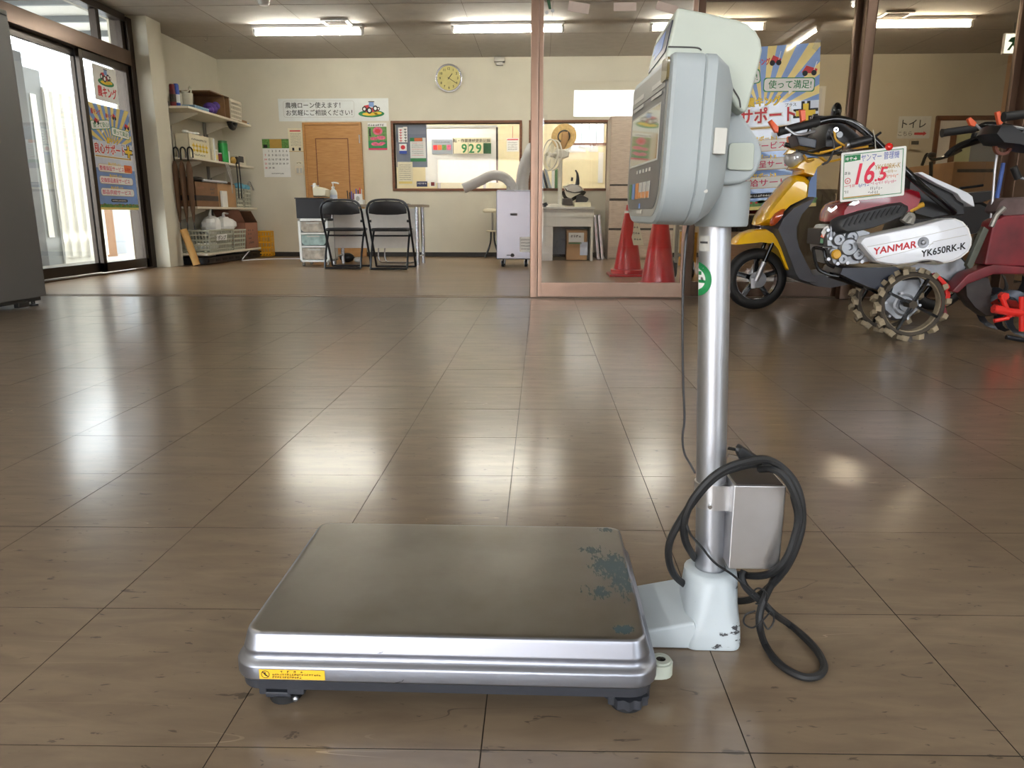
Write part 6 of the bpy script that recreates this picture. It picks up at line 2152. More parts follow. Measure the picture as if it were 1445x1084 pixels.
# bottom shelf
t = crate('basket', 'large grey plastic crate with a black label on the bottom shelf', (-4.14, 9.18, Z4), (.36, .62, .26), 'basket_grey', 1.12, 'plastic baskets on the shelves')
pz = Plane((-3.935, 9.0, Z4 + .14), (0, 1, .0), (.12, 0, 1))
pz.sheet('name_label', .30, .075, 'paper', t, t=.002, d=.008)
pz.text('ポンプ', .03, .012, .24, .05, 'ink', t, .0115, .02, keep=False)
MB().cyl((-4.14, 8.95, Z4 + .06), (-4.14, 9.42, Z4 + .06), .05, n=12).build('paper_roll', 'paper', t)
crate('basket', 'smaller grey plastic crate beside the large one on the bottom shelf', (-4.14, 9.78, Z4), (.34, .36, .25), 'basket_grey', 1.12, 'plastic baskets on the shelves')
for y, lb, sc3 in ((9.32, 'white knotted plastic bag in the large crate', (.11, .15, .13)), (9.72, 'crumpled white plastic bag on the smaller crate', (.13, .20, .12))):
    mb = MB().ball((-4.12, y, Z4 + .30), 1, sc3, 12, 8)
    for v_ in mb.bm.verts:
        n_ = math.sin(v_.co.x * 61 + v_.co.z * 43) * math.cos(v_.co.y * 57)
        v_.co += (v_.co - Vector((-4.12, y, Z4 + .30))) * n_ * .16
    bg_ = thing('plastic_bag', lb, 'bag', (-4.12, y, Z4 + .17), 0, 'white plastic bags')
    mb.build('bag', 'bag_white', bg_, angle=20)
    MB().tube(smooth_path([(-4.12, y, Z4 + .40), (-4.11, y - .02, Z4 + .46), (-4.11, y + (.02 if y < 9.5 else .12), Z4 + .52 - (.06 if y > 9.5 else 0))], 4), [.03, .026, .02, .018, .016, .014, .012, .012, .010], n=8).build('knot', 'bag_white', bg_)
t = thing('cardboard_box', 'open brown cardboard box with raised slanting flaps on the bottom shelf', 'cardboard box', (-4.1, 10.2, Z4))
x0, x1, y0, y1, z0, z1 = -4.30, -3.95, 9.98, 10.42, Z4, Z4 + .34
for a, b in (((x0, y0, z0), (x1, y1, z0 + .006)), ((x0, y0, z0), (x1, y0 + .006, z1)), ((x0, y1 - .006, z0), (x1, y1, z1)), ((x0, y0, z0), (x0 + .006, y1, z1)), ((x1 - .006, y0, z0), (x1, y1, z1))):
    MB().box(a, b).build('side', 'cardboard_red', t)
MB().prism([(x0, y0, z1), (x1, y0, z1), (x1, y0 - .16, z1 + .16), (x0, y0 - .16, z1 + .16)], (0, .004, .004)).build('flap', 'cardboard_red', t)
MB().prism([(x0, y1, z1), (x1, y1, z1), (x1, y1 - .20, z1 + .15), (x0, y1 - .20, z1 + .15)], (0, .004, .004)).build('flap', 'cardboard_dark', t)
pz = Plane((x1 + .0004, y0, z0), (0, 1, 0))
for a_, b_ in ((.10, .24), (.16, .24), (.10, .19), (.18, .19), (.26, .24)):
    pz.flat('print', ell(a_, b_, .012, .012, 8), 'ink', t, .0006)
scribble(pz, .10, .20, .12, .03, 'ink', t, .0006)
scribble(pz, .10, .30, .06, .03, 'ink', t, .0006)
crate('basket', 'bright yellow lattice crate in the corner by the back wall', (-3.90, 10.58, .012), (.16, .15, .34), 'basket_yellow', 1.02, 'plastic baskets on the shelves')
t = thing('crate_stand', 'low dark crate stand under the bottom shelf', 'stand', (-4.12, 9.6, 0))
MB().box((-4.40, 8.80, .005), (-3.97, 10.56, .085)).build('base_block', 'black_plastic', t, bev=.006)
for k in range(8):
    MB().box((-3.972, 8.84 + k * .2, .03), (-3.966, 8.96 + k * .2, .06)).build('slot', 'ink', t)
tag(MB().tube(smooth_path([(-4.0, 10.2, .095), (-3.9, 9.9, .10), (-3.88, 9.62, .008), (-3.8, 9.75, .008), (-3.55, 9.95, .008), (-3.0, 10.0, .008), (-2.75, 10.0, .008)], 5), .007, n=6).build('floor_cable', 'cover_white'), 'white cable along the floor under the shelves', 'cable')
t = thing('cardboard_tube', 'long tan cardboard roll leaning behind the pillar', 'tube', (-4.03, 8.64, 0))
MB().tube([(-4.03, 8.64, .012), (-4.15, 8.64, .42)], .042, n=14).build('roll', mat('roll_tan', (190, 146, 84), .7), t)
# umbrellas hung on the near end of the second shelf
for k in range(3):
    y = 8.735 + .0 * k
    x = -4.19 + .082 * k
    t = thing('folded_umbrella', ('leftmost', 'middle', 'rightmost')[k] + ' of three folded brown umbrellas hung at the near end of the shelves', 'umbrella', (x, 8.70, .5), 0, 'folded umbrellas')
    MB().tube(smooth_path([(x + .045, 8.69, 1.22), (x + .045, 8.69, 1.30), (x + .02, 8.69, 1.335), (x - .01, 8.69, 1.31), (x - .012, 8.69, 1.16)], 5), .009, n=8).build('handle', 'black_gloss', t)
    MB().lathe([(.008, -.62), (.012, -.60), (.026, -.45), (.033, -.2), (.036, -.05), (.028, .02), (.012, .07)], (x - .012, 8.69, 1.12), n=12).build('canopy', 'umbrella_brown', t)
    MB().lathe([(.036, -.16), (.037, -.12)], (x - .012, 8.69, 1.12), n=12).build('strap', 'umbrella_brown', t)
    MB().cyl((x - .012, 8.69, .42), (x - .012, 8.69, .52), .006, n=8).build('tip', 'black_gloss', t)

# ================================================================== reception table and chairs
DY0, DY1 = 8.85, 9.35
dX0, dX1 = on_y(465, 370, 8.85).x, on_y(597, 292, DY0).x
dZ = .705
dk = thing('folding_table', 'long meeting table with grey modesty panel below the wooden door', 'table', ((dX0 + dX1) / 2, 9.1, 0))
MB().box((dX0, DY0, dZ - .03), (dX1, DY1, dZ)).build('table_top', 'desk_top', dk, bev=.004)
MB().box((dX0 + .06, DY0 + .03, .20), (dX1 - .10, DY0 + .045, dZ - .05)).build('modesty_panel', 'desk_panel', dk)
for x in (dX0 + .05, dX1 - .08):
    for y in (DY0 + .02, DY1 - .06):
        MB().tube([(x, y, 0), (x, y, dZ - .03)], .022, n=12).build('leg', 'tube_silver', dk)
    MB().tube([(x, DY0 + .02, .10), (x, DY1 - .06, .10)], .012, n=8).build('stretcher', 'tube_silver', dk)
MB().box((dX1 - .25, DY0 + .05, .0), (dX1 - .22, DY1 - .1, .012)).build('rail', 'rail_grey', dk)
MB().tube(smooth_path([(dX1 - .62, 9.2, .20), (dX1 - .62, 9.2, .05), (dX1 - .55, 9.2, .012), (dX1 - .2, 9.2, .012)], 4), .009, n=8).tube(smooth_path([(dX1 - .55, 9.25, .20), (dX1 - .55, 9.25, .05), (dX1 - .48, 9.25, .012), (dX1 - .15, 9.25, .012)], 4), .009, n=8).build('stay_rod', 'tube_silver', dk)


def folding_chair(label, x, y):
    t = thing('folding_chair', label, 'chair', (0, 0, 0), 0, 'black folding chairs')
    h = .225
    # back frame: hoop over the backrest, legs running down to the front feet
    hoop = [(-h, .40, .012), (-h + .0, .33, .14), (-h, .10, .52), (-h, .035, .63), (-h + .03, .022, .705), (-h + .10, .015, .738), (0, .013, .745),
            (h - .10, .015, .738), (h - .03, .022, .705), (h, .035, .63), (h, .10, .52), (h, .33, .14), (h, .40, .012)]
    MB().tube(smooth_path(hoop, 5), .0125, n=8).build('back_frame', 'chair_frame', t)
    for s in (-1, 1):
        MB().tube(smooth_path([(s * (h - .025), .36, .43), (s * (h - .025), .22, .40), (s * (h - .025), .06, .16), (s * (h - .025), .0, .014)], 4), .0115, n=8).build('rear_leg', 'chair_frame', t)
    MB().tube([(-h + .025, 0, .013), (h - .025, 0, .013)], .0115, n=8).build('rear_foot_bar', 'chair_frame', t)
    MB().tube([(-h, .40, .012), (h, .40, .012)], .0115, n=8).build('front_foot_bar', 'chair_frame', t)
    MB().tube([(-h, .20, .36), (h, .20, .36)], .009, n=8).build('cross_bar', 'chair_frame', t)
    seat = [(a, b + .24, .425) for a, b in rr(-.20, -.19, .20, .19, .05)]
    MB().loft([[(p[0] * .97, .24 + (p[1] - .24) * .97, .410) for p in seat], [(p[0], p[1], .418) for p in seat], [(p[0], p[1], .432) for p in seat], [(p[0] * .95, .24 + (p[1] - .24) * .95, .444) for p in seat]]).build('seat', 'vinyl_black', t)
    # backrest pad inside the hoop
    pts = [(-.205, .60), (-.205, .64), (-.19, .69), (-.14, .722), (0, .732), (.14, .722), (.19, .69), (.205, .64), (.205, .60), (.12, .588), (0, .584), (-.12, .588)]
    bow = lambda a: .012 + .03 * (1 - (a / .21) ** 2)
    rings = []
    for d, k in ((-.016, .93), (-.010, 1.0), (.008, 1.0), (.014, .95)):
        rings.append([(a * k, bow(a) * -1 + .045 + d + (.705 - z) * .12, .66 + (z - .66) * k) for a, z in pts])
    MB().loft(rings).build('backrest', 'vinyl_black', t)
    for s in (-1, 1):
        MB().cyl((s * h, .10, .52), (s * (h - .03), .10, .52), .014, n=10).build('hinge', 'chair_frame', t)
    t.location = (x, y, 0)
    return t


p1 = on_z(484, 380)
p2 = on_z(549, 381)
folding_chair('black folding chair on the left, in front of the drawer cart', p1.x, p1.y)
ch2 = folding_chair('black folding chair on the right, in front of the table', p2.x, p2.y)

# white drawer cart and black box
cX0, cX1 = on_z(433, 374).x, on_z(466, 376).x
cY = 8.62
ca = thing('drawer_cart', 'white plastic cart with three see-through drawers beside the table', 'drawer cart', ((cX0 + cX1) / 2, cY + .2, 0))
zt = .545
for a, b in (((cX0, cY, .05), (cX0 + .03, cY + .38, zt)), ((cX1 - .03, cY, .05), (cX1, cY + .38, zt)), ((cX0, cY, zt - .03), (cX1, cY + .38, zt)), ((cX0, cY, .05), (cX1, cY + .38, .075)), ((cX0 + .03, cY, .215), (cX1 - .03, cY + .38, .235)), ((cX0 + .03, cY, .365), (cX1 - .03, cY + .38, .385))):
    MB().box(a, b).build('cart_frame', 'cart_white', ca, bev=.004)
for k, (z0, z1, m_) in enumerate(((.08, .21, 'drawer_clear'), (.24, .36, 'drawer_green'), (.39, .51, 'drawer_clear'))):
    dr_ = MB().prism([(cX0 + .035, cY - .004, z1), (cX0 + .035, cY - .004, z0 + .03), (cX0 + .06, cY - .004, z0), (cX1 - .06, cY - .004, z0), (cX1 - .035, cY - .004, z0 + .03), (cX1 - .035, cY - .004, z1)], (0, .36, 0)).build('drawer', m_, ca, bev=.004)
    MB().box((cX0 + .1, cY - .014, z1 - .025), (cX1 - .1, cY - .004, z1 - .01)).build('drawer_pull', 'label_grey', dr_, bev=.003)
for x in (cX0 + .03, cX1 - .03):
    for y in (cY + .04, cY + .34):
        MB().cyl((x - .012, y, .022), (x + .012, y, .022), .022, n=12).build('caster', 'rail_grey', ca)
        MB().cyl((x, y, .03), (x, y, .055), .012, n=8).build('caster_stem', 'cart_white', ca)
bb = thing('storage_box', 'black storage box standing on the white drawer cart', 'storage box', ((cX0 + cX1) / 2, cY + .15, zt))
bz1 = on_y(446, 279, cY).z
MB().box((cX0 - .01, cY, zt), (cX1 - .03, cY + .33, bz1 - .012)).build('box_body', 'black_box', bb, bev=.004)
MB().box((cX0 - .02, cY - .01, bz1 - .012), (cX1 - .02, cY + .34, bz1)).build('box_lid', 'black_box', bb, bev=.004)

# things on the table and box
t = thing('paper_bag', 'crumpled white paper bag on the black storage box', 'bag', (on_y(452, 278, cY + .2).x, cY + .2, bz1))
mb = MB().pillow(trace([(444, 278), (443, 266), (447, 263), (458, 265), (465, 268), (464, 278)], cY + .18), cY + .18, .10, .8, .95)
mb.build('bag', 'paper_cream', t)
MB().prism(trace([(441, 268), (441, 259), (444, 258), (446, 265), (445, 272)], cY + .12), (0, .05, 0)).build('handle_flap', 'paper', t, bev=.004)
c = on_y(471, 283, 9.0)
t = thing('pump_bottle', 'clear hand sanitizer pump bottle on the table', 'bottle', (c.x, 9.0, dZ))
MB().lathe([(.042, 0), (.045, .01), (.045, .13), (.035, .16), (.016, .18), (.016, .19)], (c.x, 9.0, dZ), n=20).build('bottle', 'paper_cool', t)
MB().lathe([(.02, .185), (.02, .205), (.006, .21), (.006, .245)], (c.x, 9.0, dZ), n=14).build('pump_collar', 'cart_white', t)
MB().tube(smooth_path([(c.x - .015, 9.0, dZ + .25), (c.x + .02, 9.0, dZ + .252), (c.x + .06, 9.0, dZ + .245), (c.x + .065, 9.0, dZ + .235)], 4), .009, n=8).build('nozzle', 'cart_white', t)
MB().lathe([(.0455, .04), (.0455, .11)], (c.x, 9.0, dZ), n=20).build('label_band', 'cloud_print', t)
c = on_y(481, 283, 9.05)
t = thing('tissue_box', 'low white tray of wipes next to the pump bottle', 'tray', (c.x, 9.05, dZ))
MB().box((c.x - .05, 8.98, dZ), (c.x + .12, 9.10, dZ + .05)).build('tray', 'paper_cream', t, bev=.006)
scribble(Plane((c.x - .04, 8.979, dZ), (1, 0, 0)), .0, .13, .012, .025, 'ink_soft', t, .001)
c = on_y(502, 286, 8.98)
t = thing('pen_stand', 'white pen stand filled with pens on the table', 'pen stand', (c.x, 8.98, dZ))
MB().box((c.x - .10, 8.93, dZ), (c.x + .10, 9.03, dZ + .055)).build('tray', 'paper', t, bev=.004)
MB().box((c.x + .0, 8.925, dZ), (c.x + .08, 9.0, dZ + .12)).build('holder', 'paper', t, bev=.004)
hp = Plane((c.x + .01, 8.924, dZ), (1, 0, 0))
hp.flat('face_mark', ell(.03, .065, .022, .03, 12), 'label_grey', t, .001)
for k, (dx, hh, m_) in enumerate(((-.085, .16, 'ink'), (-.065, .14, 'ink'), (-.045, .15, 'blue_ink'), (-.03, .13, 'purple_cloth'), (.02, .18, 'blue_ink'), (.04, .165, 'ink'), (.055, .19, 'red_ink'), (.07, .175, 'label_grey'))):
    MB().cyl((c.x + dx, 8.97 + .008 * (k % 2), dZ + .02), (c.x + dx - .012 + .006 * (k % 4), 8.985, dZ + hh), .006, n=8).build('pen', m_, t)
tag(MB().box((on_y(560, 287, 8.98).x, 8.93, dZ), (on_y(578, 287, 8.98).x, 9.06, dZ + .008)).build('clipboard', 'black_plastic', bev=.002), 'dark clipboard lying at the right of the table', 'clipboard')
# bag and cables under the table
c = on_z(487, 371)
mb = MB().ball((c.x, c.y + .1, .06), .06, (1.6, 1.2, 1), 12, 8)
tag(mb.build('tool_bag', 'black_plastic'), 'small dark bag on the floor under the table', 'bag')
tag(MB().ball((c.x + .15, c.y + .05, .035), .035, (1.6, 1.2, 1), 10, 6).build('cleaning_cloth', 'bag_white'), 'small white cloth on the floor beside the dark bag under the table', 'cloth')

# ================================================================== spot cooler, stool
HY = 8.60
hx0, hx1 = on_y(700.5, 350, HY).x, on_y(752, 350, HY).x
hz0, hz1 = on_y(725, 366, HY).z, on_y(725, 269, HY).z
sp = thing('spot_cooler', 'white portable spot cooler on casters with two bent grey ducts', 'spot cooler', ((hx0 + hx1) / 2, HY + .2, 0))
MB().box((hx0, HY, hz0), (hx1, HY + .42, hz1)).build('cabinet_body', 'heater_white', sp, bev=.012, seg=3)
MB().box((hx0 + .01, HY + .01, hz1), (hx1 - .01, HY + .41, hz1 + .008)).build('top_plate', 'cover_white', sp, bev=.003)
pl = Plane((hx0, HY, hz0), (1, 0, 0))
W_, H_ = hx1 - hx0, hz1 - hz0
pl.sheet('name_plate', W_ * .19, H_ * .035, 'ink_soft', sp, t=.002, at=(W_ * .38, H_ * .64))
ip = pl.sheet('instruction_label', W_ * .33, H_ * .22, 'paper', sp, t=.001, at=(W_ * .64, H_ * .11))
for k in range(4):
    scribble(pl, W_ * .67, W_ * .94, H_ * (.28 - .045 * k), H_ * .016, 'ink_soft', ip, .0016)
MB().cyl((hx0 + W_ * .44, HY, hz0 + H_ * .06), (hx0 + W_ * .44, HY - .02, hz0 + H_ * .06), .022, n=14).build('drain_cap', 'ink', sp)
MB().box((hx0 + W_ * .28, HY - .003, hz0 + H_ * .055), (hx0 + W_ * .44, HY, hz0 + H_ * .068)).build('drain_arrow', 'ink', sp)
for x in (hx0 + .07, hx1 - .08):
    for y in (HY + .07, HY + .36):
        cw_ = MB().cyl((x - .016, y, .034), (x + .016, y, .034), .034, n=14).build('caster', 'black_rubber', sp)
        MB().box((x - .022, y - .012, .034), (x - .016, y + .012, hz0)).box((x + .016, y - .012, .034), (x + .022, y + .012, hz0)).build('caster_fork', 'alu', cw_)


def duct(pts, r, parent):
    path = smooth_path(pts, 8)
    rad = [r * (1 + (.045 if k % 2 else -.01)) for k in range(len(path))]
    return MB().tube(path, rad, n=18).build('duct', 'duct', parent)


y_ = HY + .14
duct([on_y(721, 269, y_), on_y(722, 262, y_), on_y(714, 252, y_), on_y(702, 247.5, y_), on_y(690, 249, y_), on_y(676, 256, y_), on_y(654, 266, y_ - .02)], .055, sp)
y_ = HY + .30
duct([on_y(737, 269, y_), on_y(737.5, 252, y_), on_y(741, 234, y_), on_y(747, 219, y_), on_y(752, 208, y_ + .06)], .072, sp)
c = on_z(697, 364)
st = thing('round_stool', 'small round stool with cream seat half hidden behind the spot cooler', 'stool', (c.x - .02, c.y + .05, 0))
sx_, sy_ = c.x - .02, c.y + .05
sz_ = on_y(695, 300, sy_).z
MB().lathe([(.12, 0), (.135, .015), (.13, .045), (.10, .052)], (sx_, sy_, sz_), n=24).build('seat', 'paper_cream', st)
MB().cyl((sx_, sy_, sz_ - .25), (sx_, sy_, sz_), .014, n=10).build('column', 'rail_grey', st)
MB().lathe([(.08, 0), (.09, .01), (.08, .02)], (sx_, sy_, sz_ - .26), n=20).build('lower_ring', 'paper_cream', st)
for k in range(4):
    t_ = PI / 4 + PI / 2 * k
    MB().tube(smooth_path([(sx_ + .03 * math.cos(t_), sy_ + .03 * math.sin(t_), sz_ - .25), (sx_ + .045 * math.cos(t_), sy_ + .045 * math.sin(t_), .2), (sx_ + .14 * math.cos(t_), sy_ + .14 * math.sin(t_), .01)], 4), .010, n=8).build('leg', 'chair_frame', st)

# ================================================================== desk with fan behind the glass leaf
D2Y = 9.75
x0, x1 = on_y(745, 330, D2Y).x, on_y(837, 330, D2Y).x
zt = on_y(800, 292, D2Y).z
dd = thing('steel_desk', 'pale grey steel desk behind the glass leaf', 'desk', ((x0 + x1) / 2, D2Y + .3, 0))
MB().box((x0 - .05, D2Y - .02, zt - .03), (x1 + .01, D2Y + .62, zt)).build('table_top', 'steel_desk', dd, bev=.004)
zd = on_y(800, 320, D2Y).z
MB().box((x0 - .05, D2Y, zd), (x1, D2Y + .5, zt - .03)).build('apron_drawer', 'steel_desk', dd, bev=.004)
MB().box((x0 - .05, D2Y - .006, (zd + zt) / 2 - .004), (x1, D2Y, (zd + zt) / 2)).build('drawer_edge', 'label_grey', dd)
xp = on_y(780, 345, D2Y).x
MB().box((x0 - .05, D2Y, 0), (xp, D2Y + .58, zd)).build('pedestal', 'desk_panel', dd, bev=.004)
MB().box((x1 - .03, D2Y, 0), (x1, D2Y + .58, zd)).build('leg_panel', 'steel_desk', dd, bev=.003)
MB().box((xp, D2Y + .5, .06), (x1 - .03, D2Y + .52, zd)).build('back_panel', 'office_grey', dd)
ca0, ca1 = on_y(799, 345, D2Y + .12), on_y(833, 345, D2Y + .12)
zc = on_y(815, 324, D2Y + .12).z
t = carton('cardboard_box', 'brown cardboard box with white label on the floor under the steel desk', (ca0.x, D2Y + .12, .003), (ca1.x - .04, D2Y + .45, zc), 'cardboard')
lp_ = Plane((ca0.x, D2Y + .119, 0), (1, 0, 0))
lp_.sheet('white_label', .20, .12, 'paper', t, t=.001, at=(.03, zc - .16))
scribble(lp_, .06, .20, zc - .10, .03, 'ink_soft', t, .002)
lp_.sheet('green_tape', .17, .02, 'key_green', t, t=.001, at=(.03, zc - .185))
lp_.sheet('delivery_slip', .10, .17, 'cloud_print', t, t=.001, at=(.18, zc - .33))
# electric fan
c = on_y(786, 291, D2Y + .15)
fy = D2Y + .15
t = thing('electric_fan', 'cream electric fan standing on the steel desk', 'fan', (c.x, fy, zt))
MB().lathe([(.14, 0), (.14, .015), (.10, .03), (.03, .04)], (c.x - .04, fy, zt), n=28).build('base', 'fan_cream', t)
cz = on_y(790, 217, fy).z
MB().cyl((c.x + .035, fy, zt + .02), (c.x + .035, fy, cz), .026, n=14).build('column', 'fan_cream', t)
MB().pillow([(c.x - .02, 0, cz - .04), (c.x - .02, 0, cz + .05), (c.x + .08, 0, cz + .06), (c.x + .15, 0, cz + .02), (c.x + .14, 0, cz - .04), (c.x + .06, 0, cz - .07)], fy, .06, .75).build('motor_housing', 'fan_cream', t)
fc = on_y(779, 219, fy)
ax = Vector((-.85, -.5, .05)).normalized()
fr_ = 20.5 * 9.7 / FPX
for k in (-1, 1):
    MB().tube([fc + ax * (.03 * k) + (ax.orthogonal().normalized() * math.cos(q) + ax.cross(ax.orthogonal().normalized()) * math.sin(q)) * fr_ * (1 if k > 0 else .97) for q in (2 * PI * i / 36 for i in range(36))], .009, n=6, closed=True).build('guard_ring', 'fan_cream', t)
o1 = ax.orthogonal().normalized()
o2 = ax.cross(o1)
mb = MB()
for i in range(36):
    q = 2 * PI * i / 36
    d = o1 * math.cos(q) + o2 * math.sin(q)
    mb.tube([fc + ax * .075 + d * .03, fc + ax * .06 + d * fr_ * .6, fc + ax * .03 + d * fr_], .0028, n=4)
    mb.tube([fc - ax * .05 + d * .03, fc - ax * .05 + d * fr_ * .6, fc - ax * .03 + d * fr_ * .97], .0028, n=4)
mb.build('guard_wires', 'fan_cream', t)
for i in range(4):
    q = PI / 2 * i
    a_, b_, c_, d_ = [o1 * math.cos(q + k) + o2 * math.sin(q + k) for k in (0, .25, .75, 1.0)]
    MB().prism([fc + a_ * .03, fc + b_ * fr_ * .8 + ax * .01, fc + c_ * fr_ * .85 + ax * .02, fc + d_ * .04 + ax * .02], ax * .003).build('blade', 'clear_plastic', t)
MB().cyl(fc - ax * .03, fc + ax * .04, .03, n=14).build('hub', 'fan_cream', t)
MB().cyl(fc - ax * .03, Vector((c.x + .02, fy, cz)), .03, n=12).build('shaft', 'fan_cream', t)
# straw hat on the fan
hc = on_y(796, 193, fy + .02)
hx_ = Vector((-.25, -1, .25)).normalized()
t = thing('straw_hat', 'straw hat with dark band hung over the top of the fan', 'hat', (hc.x, hc.y, hc.z - .2))
prof = [(.165, -.01), (.162, .0), (.12, .010), (.085, .016), (.08, .05), (.068, .09), (.03, .10), (.001, .102)]
MB().lathe(prof, hc, n=32, axis=-hx_).build('hat_body', 'straw', t)
MB().lathe([(.087, .018), (.084, .038)], hc, n=32, axis=-hx_).build('hat_band', 'ink', t)
MB().ring(hc + hx_ * .012, .066, .084, hx_ * .004, n=28).build('sweat_band', 'ink', t)
MB().pillow([(hc.x - .05, 0, hc.z - .17), (hc.x - .03, 0, hc.z + .05), (hc.x + .05, 0, hc.z + .06), (hc.x + .06, 0, hc.z - .02), (hc.x + .0, 0, hc.z - .18)], fy - .02, .03, .7).build('chin_cloth', 'leather', t)
# binders, desk organiser and shiny device
for k, (px, m_) in enumerate(((768, 'office_grey'), (772.5, 'tray_dark'), (777, 'office_grey'), (781, 'paper'), (785.5, 'key_green'), (790, 'green_ink'))):
    a = on_y(px, 262, D2Y + .52)
    z0_ = W2[2] + .001
    lean = (-.07 if k < 3 else .0)
    bo = MB().prism([(a.x - .018, 10.62, z0_), (a.x + .018, 10.62, z0_), (a.x + .018 + lean, 10.62, z0_ + .26 - .02 * (k % 2)), (a.x - .018 + lean, 10.62, z0_ + .26 - .02 * (k % 2))], (0, .16, 0)).build('binder', m_, bev=.003)
    tag(bo, ('grey leaning', 'dark leaning', 'pale grey leaning', 'white upright', 'light green upright', 'dark green upright')[k] + ' binder on the sill of the right office window', 'binder', 'binders on the window sill')
c = on_y(769, 287, D2Y + .1)
tag(MB().pillow([(c.x - .06, 0, zt), (c.x - .05, 0, zt + .04), (c.x + .02, 0, zt + .06), (c.x + .06, 0, zt)], D2Y + .1, .05, .8).build('desk_phone', 'black_plastic', None), 'small black telephone at the left of the steel desk', 'telephone')
gy = D2Y + .25
t = thing('tabletop_machine', 'shiny silver and black machine with an upright arm on the steel desk', 'machine', (on_y(812, 290, gy).x, gy, zt))
g = lambda *p: trace([(750 + x / 7.74, 160 + y / 7.74) for x, y in p], gy)
MB().pillow(g((330, 1000), (335, 930), (440, 925), (460, 1005), (420, 1010)), gy, .09, .85).build('base_body', 'case_dark', t)
zb_ = zt
MB().box((on_y(810, 285, gy).x, gy - .10, zt), (on_y(833, 285, gy).x, gy + .10, zt + .06)).build('pedestal', 'paper_cream', t, bev=.006)
MB().pillow(g((480, 975), (490, 900), (540, 885), (620, 925), (625, 945), (600, 975)), gy, .08, .85).build('black_tray', 'black_plastic', t)
MB().pillow(g((340, 800), (400, 770), (500, 770), (560, 810), (575, 850), (540, 870), (450, 880), (380, 860)), gy, .12, .7, .93).build('silver_dome', 'chrome', t)
MB().tube(smooth_path(g((340, 850), (370, 920), (430, 945), (480, 920), (560, 880), (580, 850)), 4), .022, n=8).build('rim_tube', 'black_gloss', t)
MB().tube(smooth_path(g((500, 780), (505, 720), (500, 660), (480, 620)), 4), [.028, .028, .026, .024, .022, .020, .018, .016, .014, .012, .010, .010, .010], n=8).build('arm', 'tine_steel', t)
MB().cyl(g((440, 740))[0], g((445, 700))[0], .014, n=8).build('knob', 'tine_steel', t)
# folded panels leaning against the wall
c0, c1 = on_y(838, 303, 10.2), on_y(845, 366, 9.95)
for k in range(2):
    d = .055 * k
    bo = MB().prism([(c1.x + d - .02, 10.0, .004), (c1.x + d + .02, 10.0, .004), (c0.x + d + .015, 10.0, c0.z), (c0.x + d - .015, 10.0, c0.z)], (0, .5, 0)).build('folded_table', 'tube_silver', bev=.004)
    tag(bo, ('silver-edged folded table leaning next to the steel desk', 'silver-edged folded table leaning next to the wooden cabinet')[k], 'folded table', 'leaning folded tables')
# wood-look cabinet with dark gaps
KY = 10.15
k0, k1 = on_y(859, 300, KY).x, on_y(952, 300, KY).x
zk = on_y(880, 163, KY).z
kb = thing('drawer_cabinet', 'tall pale wood cabinet with dark handle gaps behind the red cones', 'cabinet', ((k0 + k1) / 2, KY + .25, 0))
MB().box((k0, KY + .02, 0), (k1, YB - .02, zk)).build('carcass', 'cabinet_wood', kb, bev=.003)
edges = [on_y(880, y, KY).z for y in (364, 325, 322, 283.5, 280, 262.5, 260, 165)]
edges[0] = .03
for k in range(0, 8, 2):
    MB().box((k0 + .006, KY, edges[k]), (k1 - .006, KY + .02, edges[k + 1])).build('drawer_front', 'cabinet_wood', kb, bev=.003)
    if k:
        MB().box((k0 + .006, KY + .008, edges[k - 1]), (k1 - .006, KY + .02, edges[k])).build('handle_gap', 'case_dark', kb)
# traffic cones


def cone(name, label, x, y, hgt, tag_=False):
    t = thing(name, label, 'traffic cone', (x, y, 0), 0, 'red traffic cones')
    MB().loft([[(x + sx * .19, y + sy * .19, z) for sx, sy in ((-1, -1), (1, -1), (1, 1), (-1, 1))] for z in (0, .025)]).build('foot_plate', 'cone_red', t, bev=.008)
    MB().lathe([(.165, .025), (.165, .06), (.155, .065), (.135, .068), (.045, hgt - .06), (.035, hgt - .05), (.03, hgt), (.012, hgt + .004)], (x, y, 0), n=32).build('cone_body', 'cone_red', t)
    return t


c = on_z(885, 389)
co = cone('traffic_cone', 'red traffic cone with a white paper strip, nearer the desk', c.x, c.y, .68)
MB().lathe([(.048, .60), (.046, .625)], (c.x, c.y, 0), n=24).build('white_band', 'paper', co)
pz = Plane((c.x + .04, c.y - .10, .30), (1, .0, .0), (-.25, .25, 1))
pz.sheet('paper_strip', .10, .34, 'paper_cream', co, t=.001)
for k in range(5):
    scribble(pz, .02, .09, .05 + .06 * k, .02, 'ink_soft', co, .002)
c = on_z(928, 410)
cone('traffic_cone', 'red traffic cone close to the glass, right below the scale head', c.x, c.y, .70)
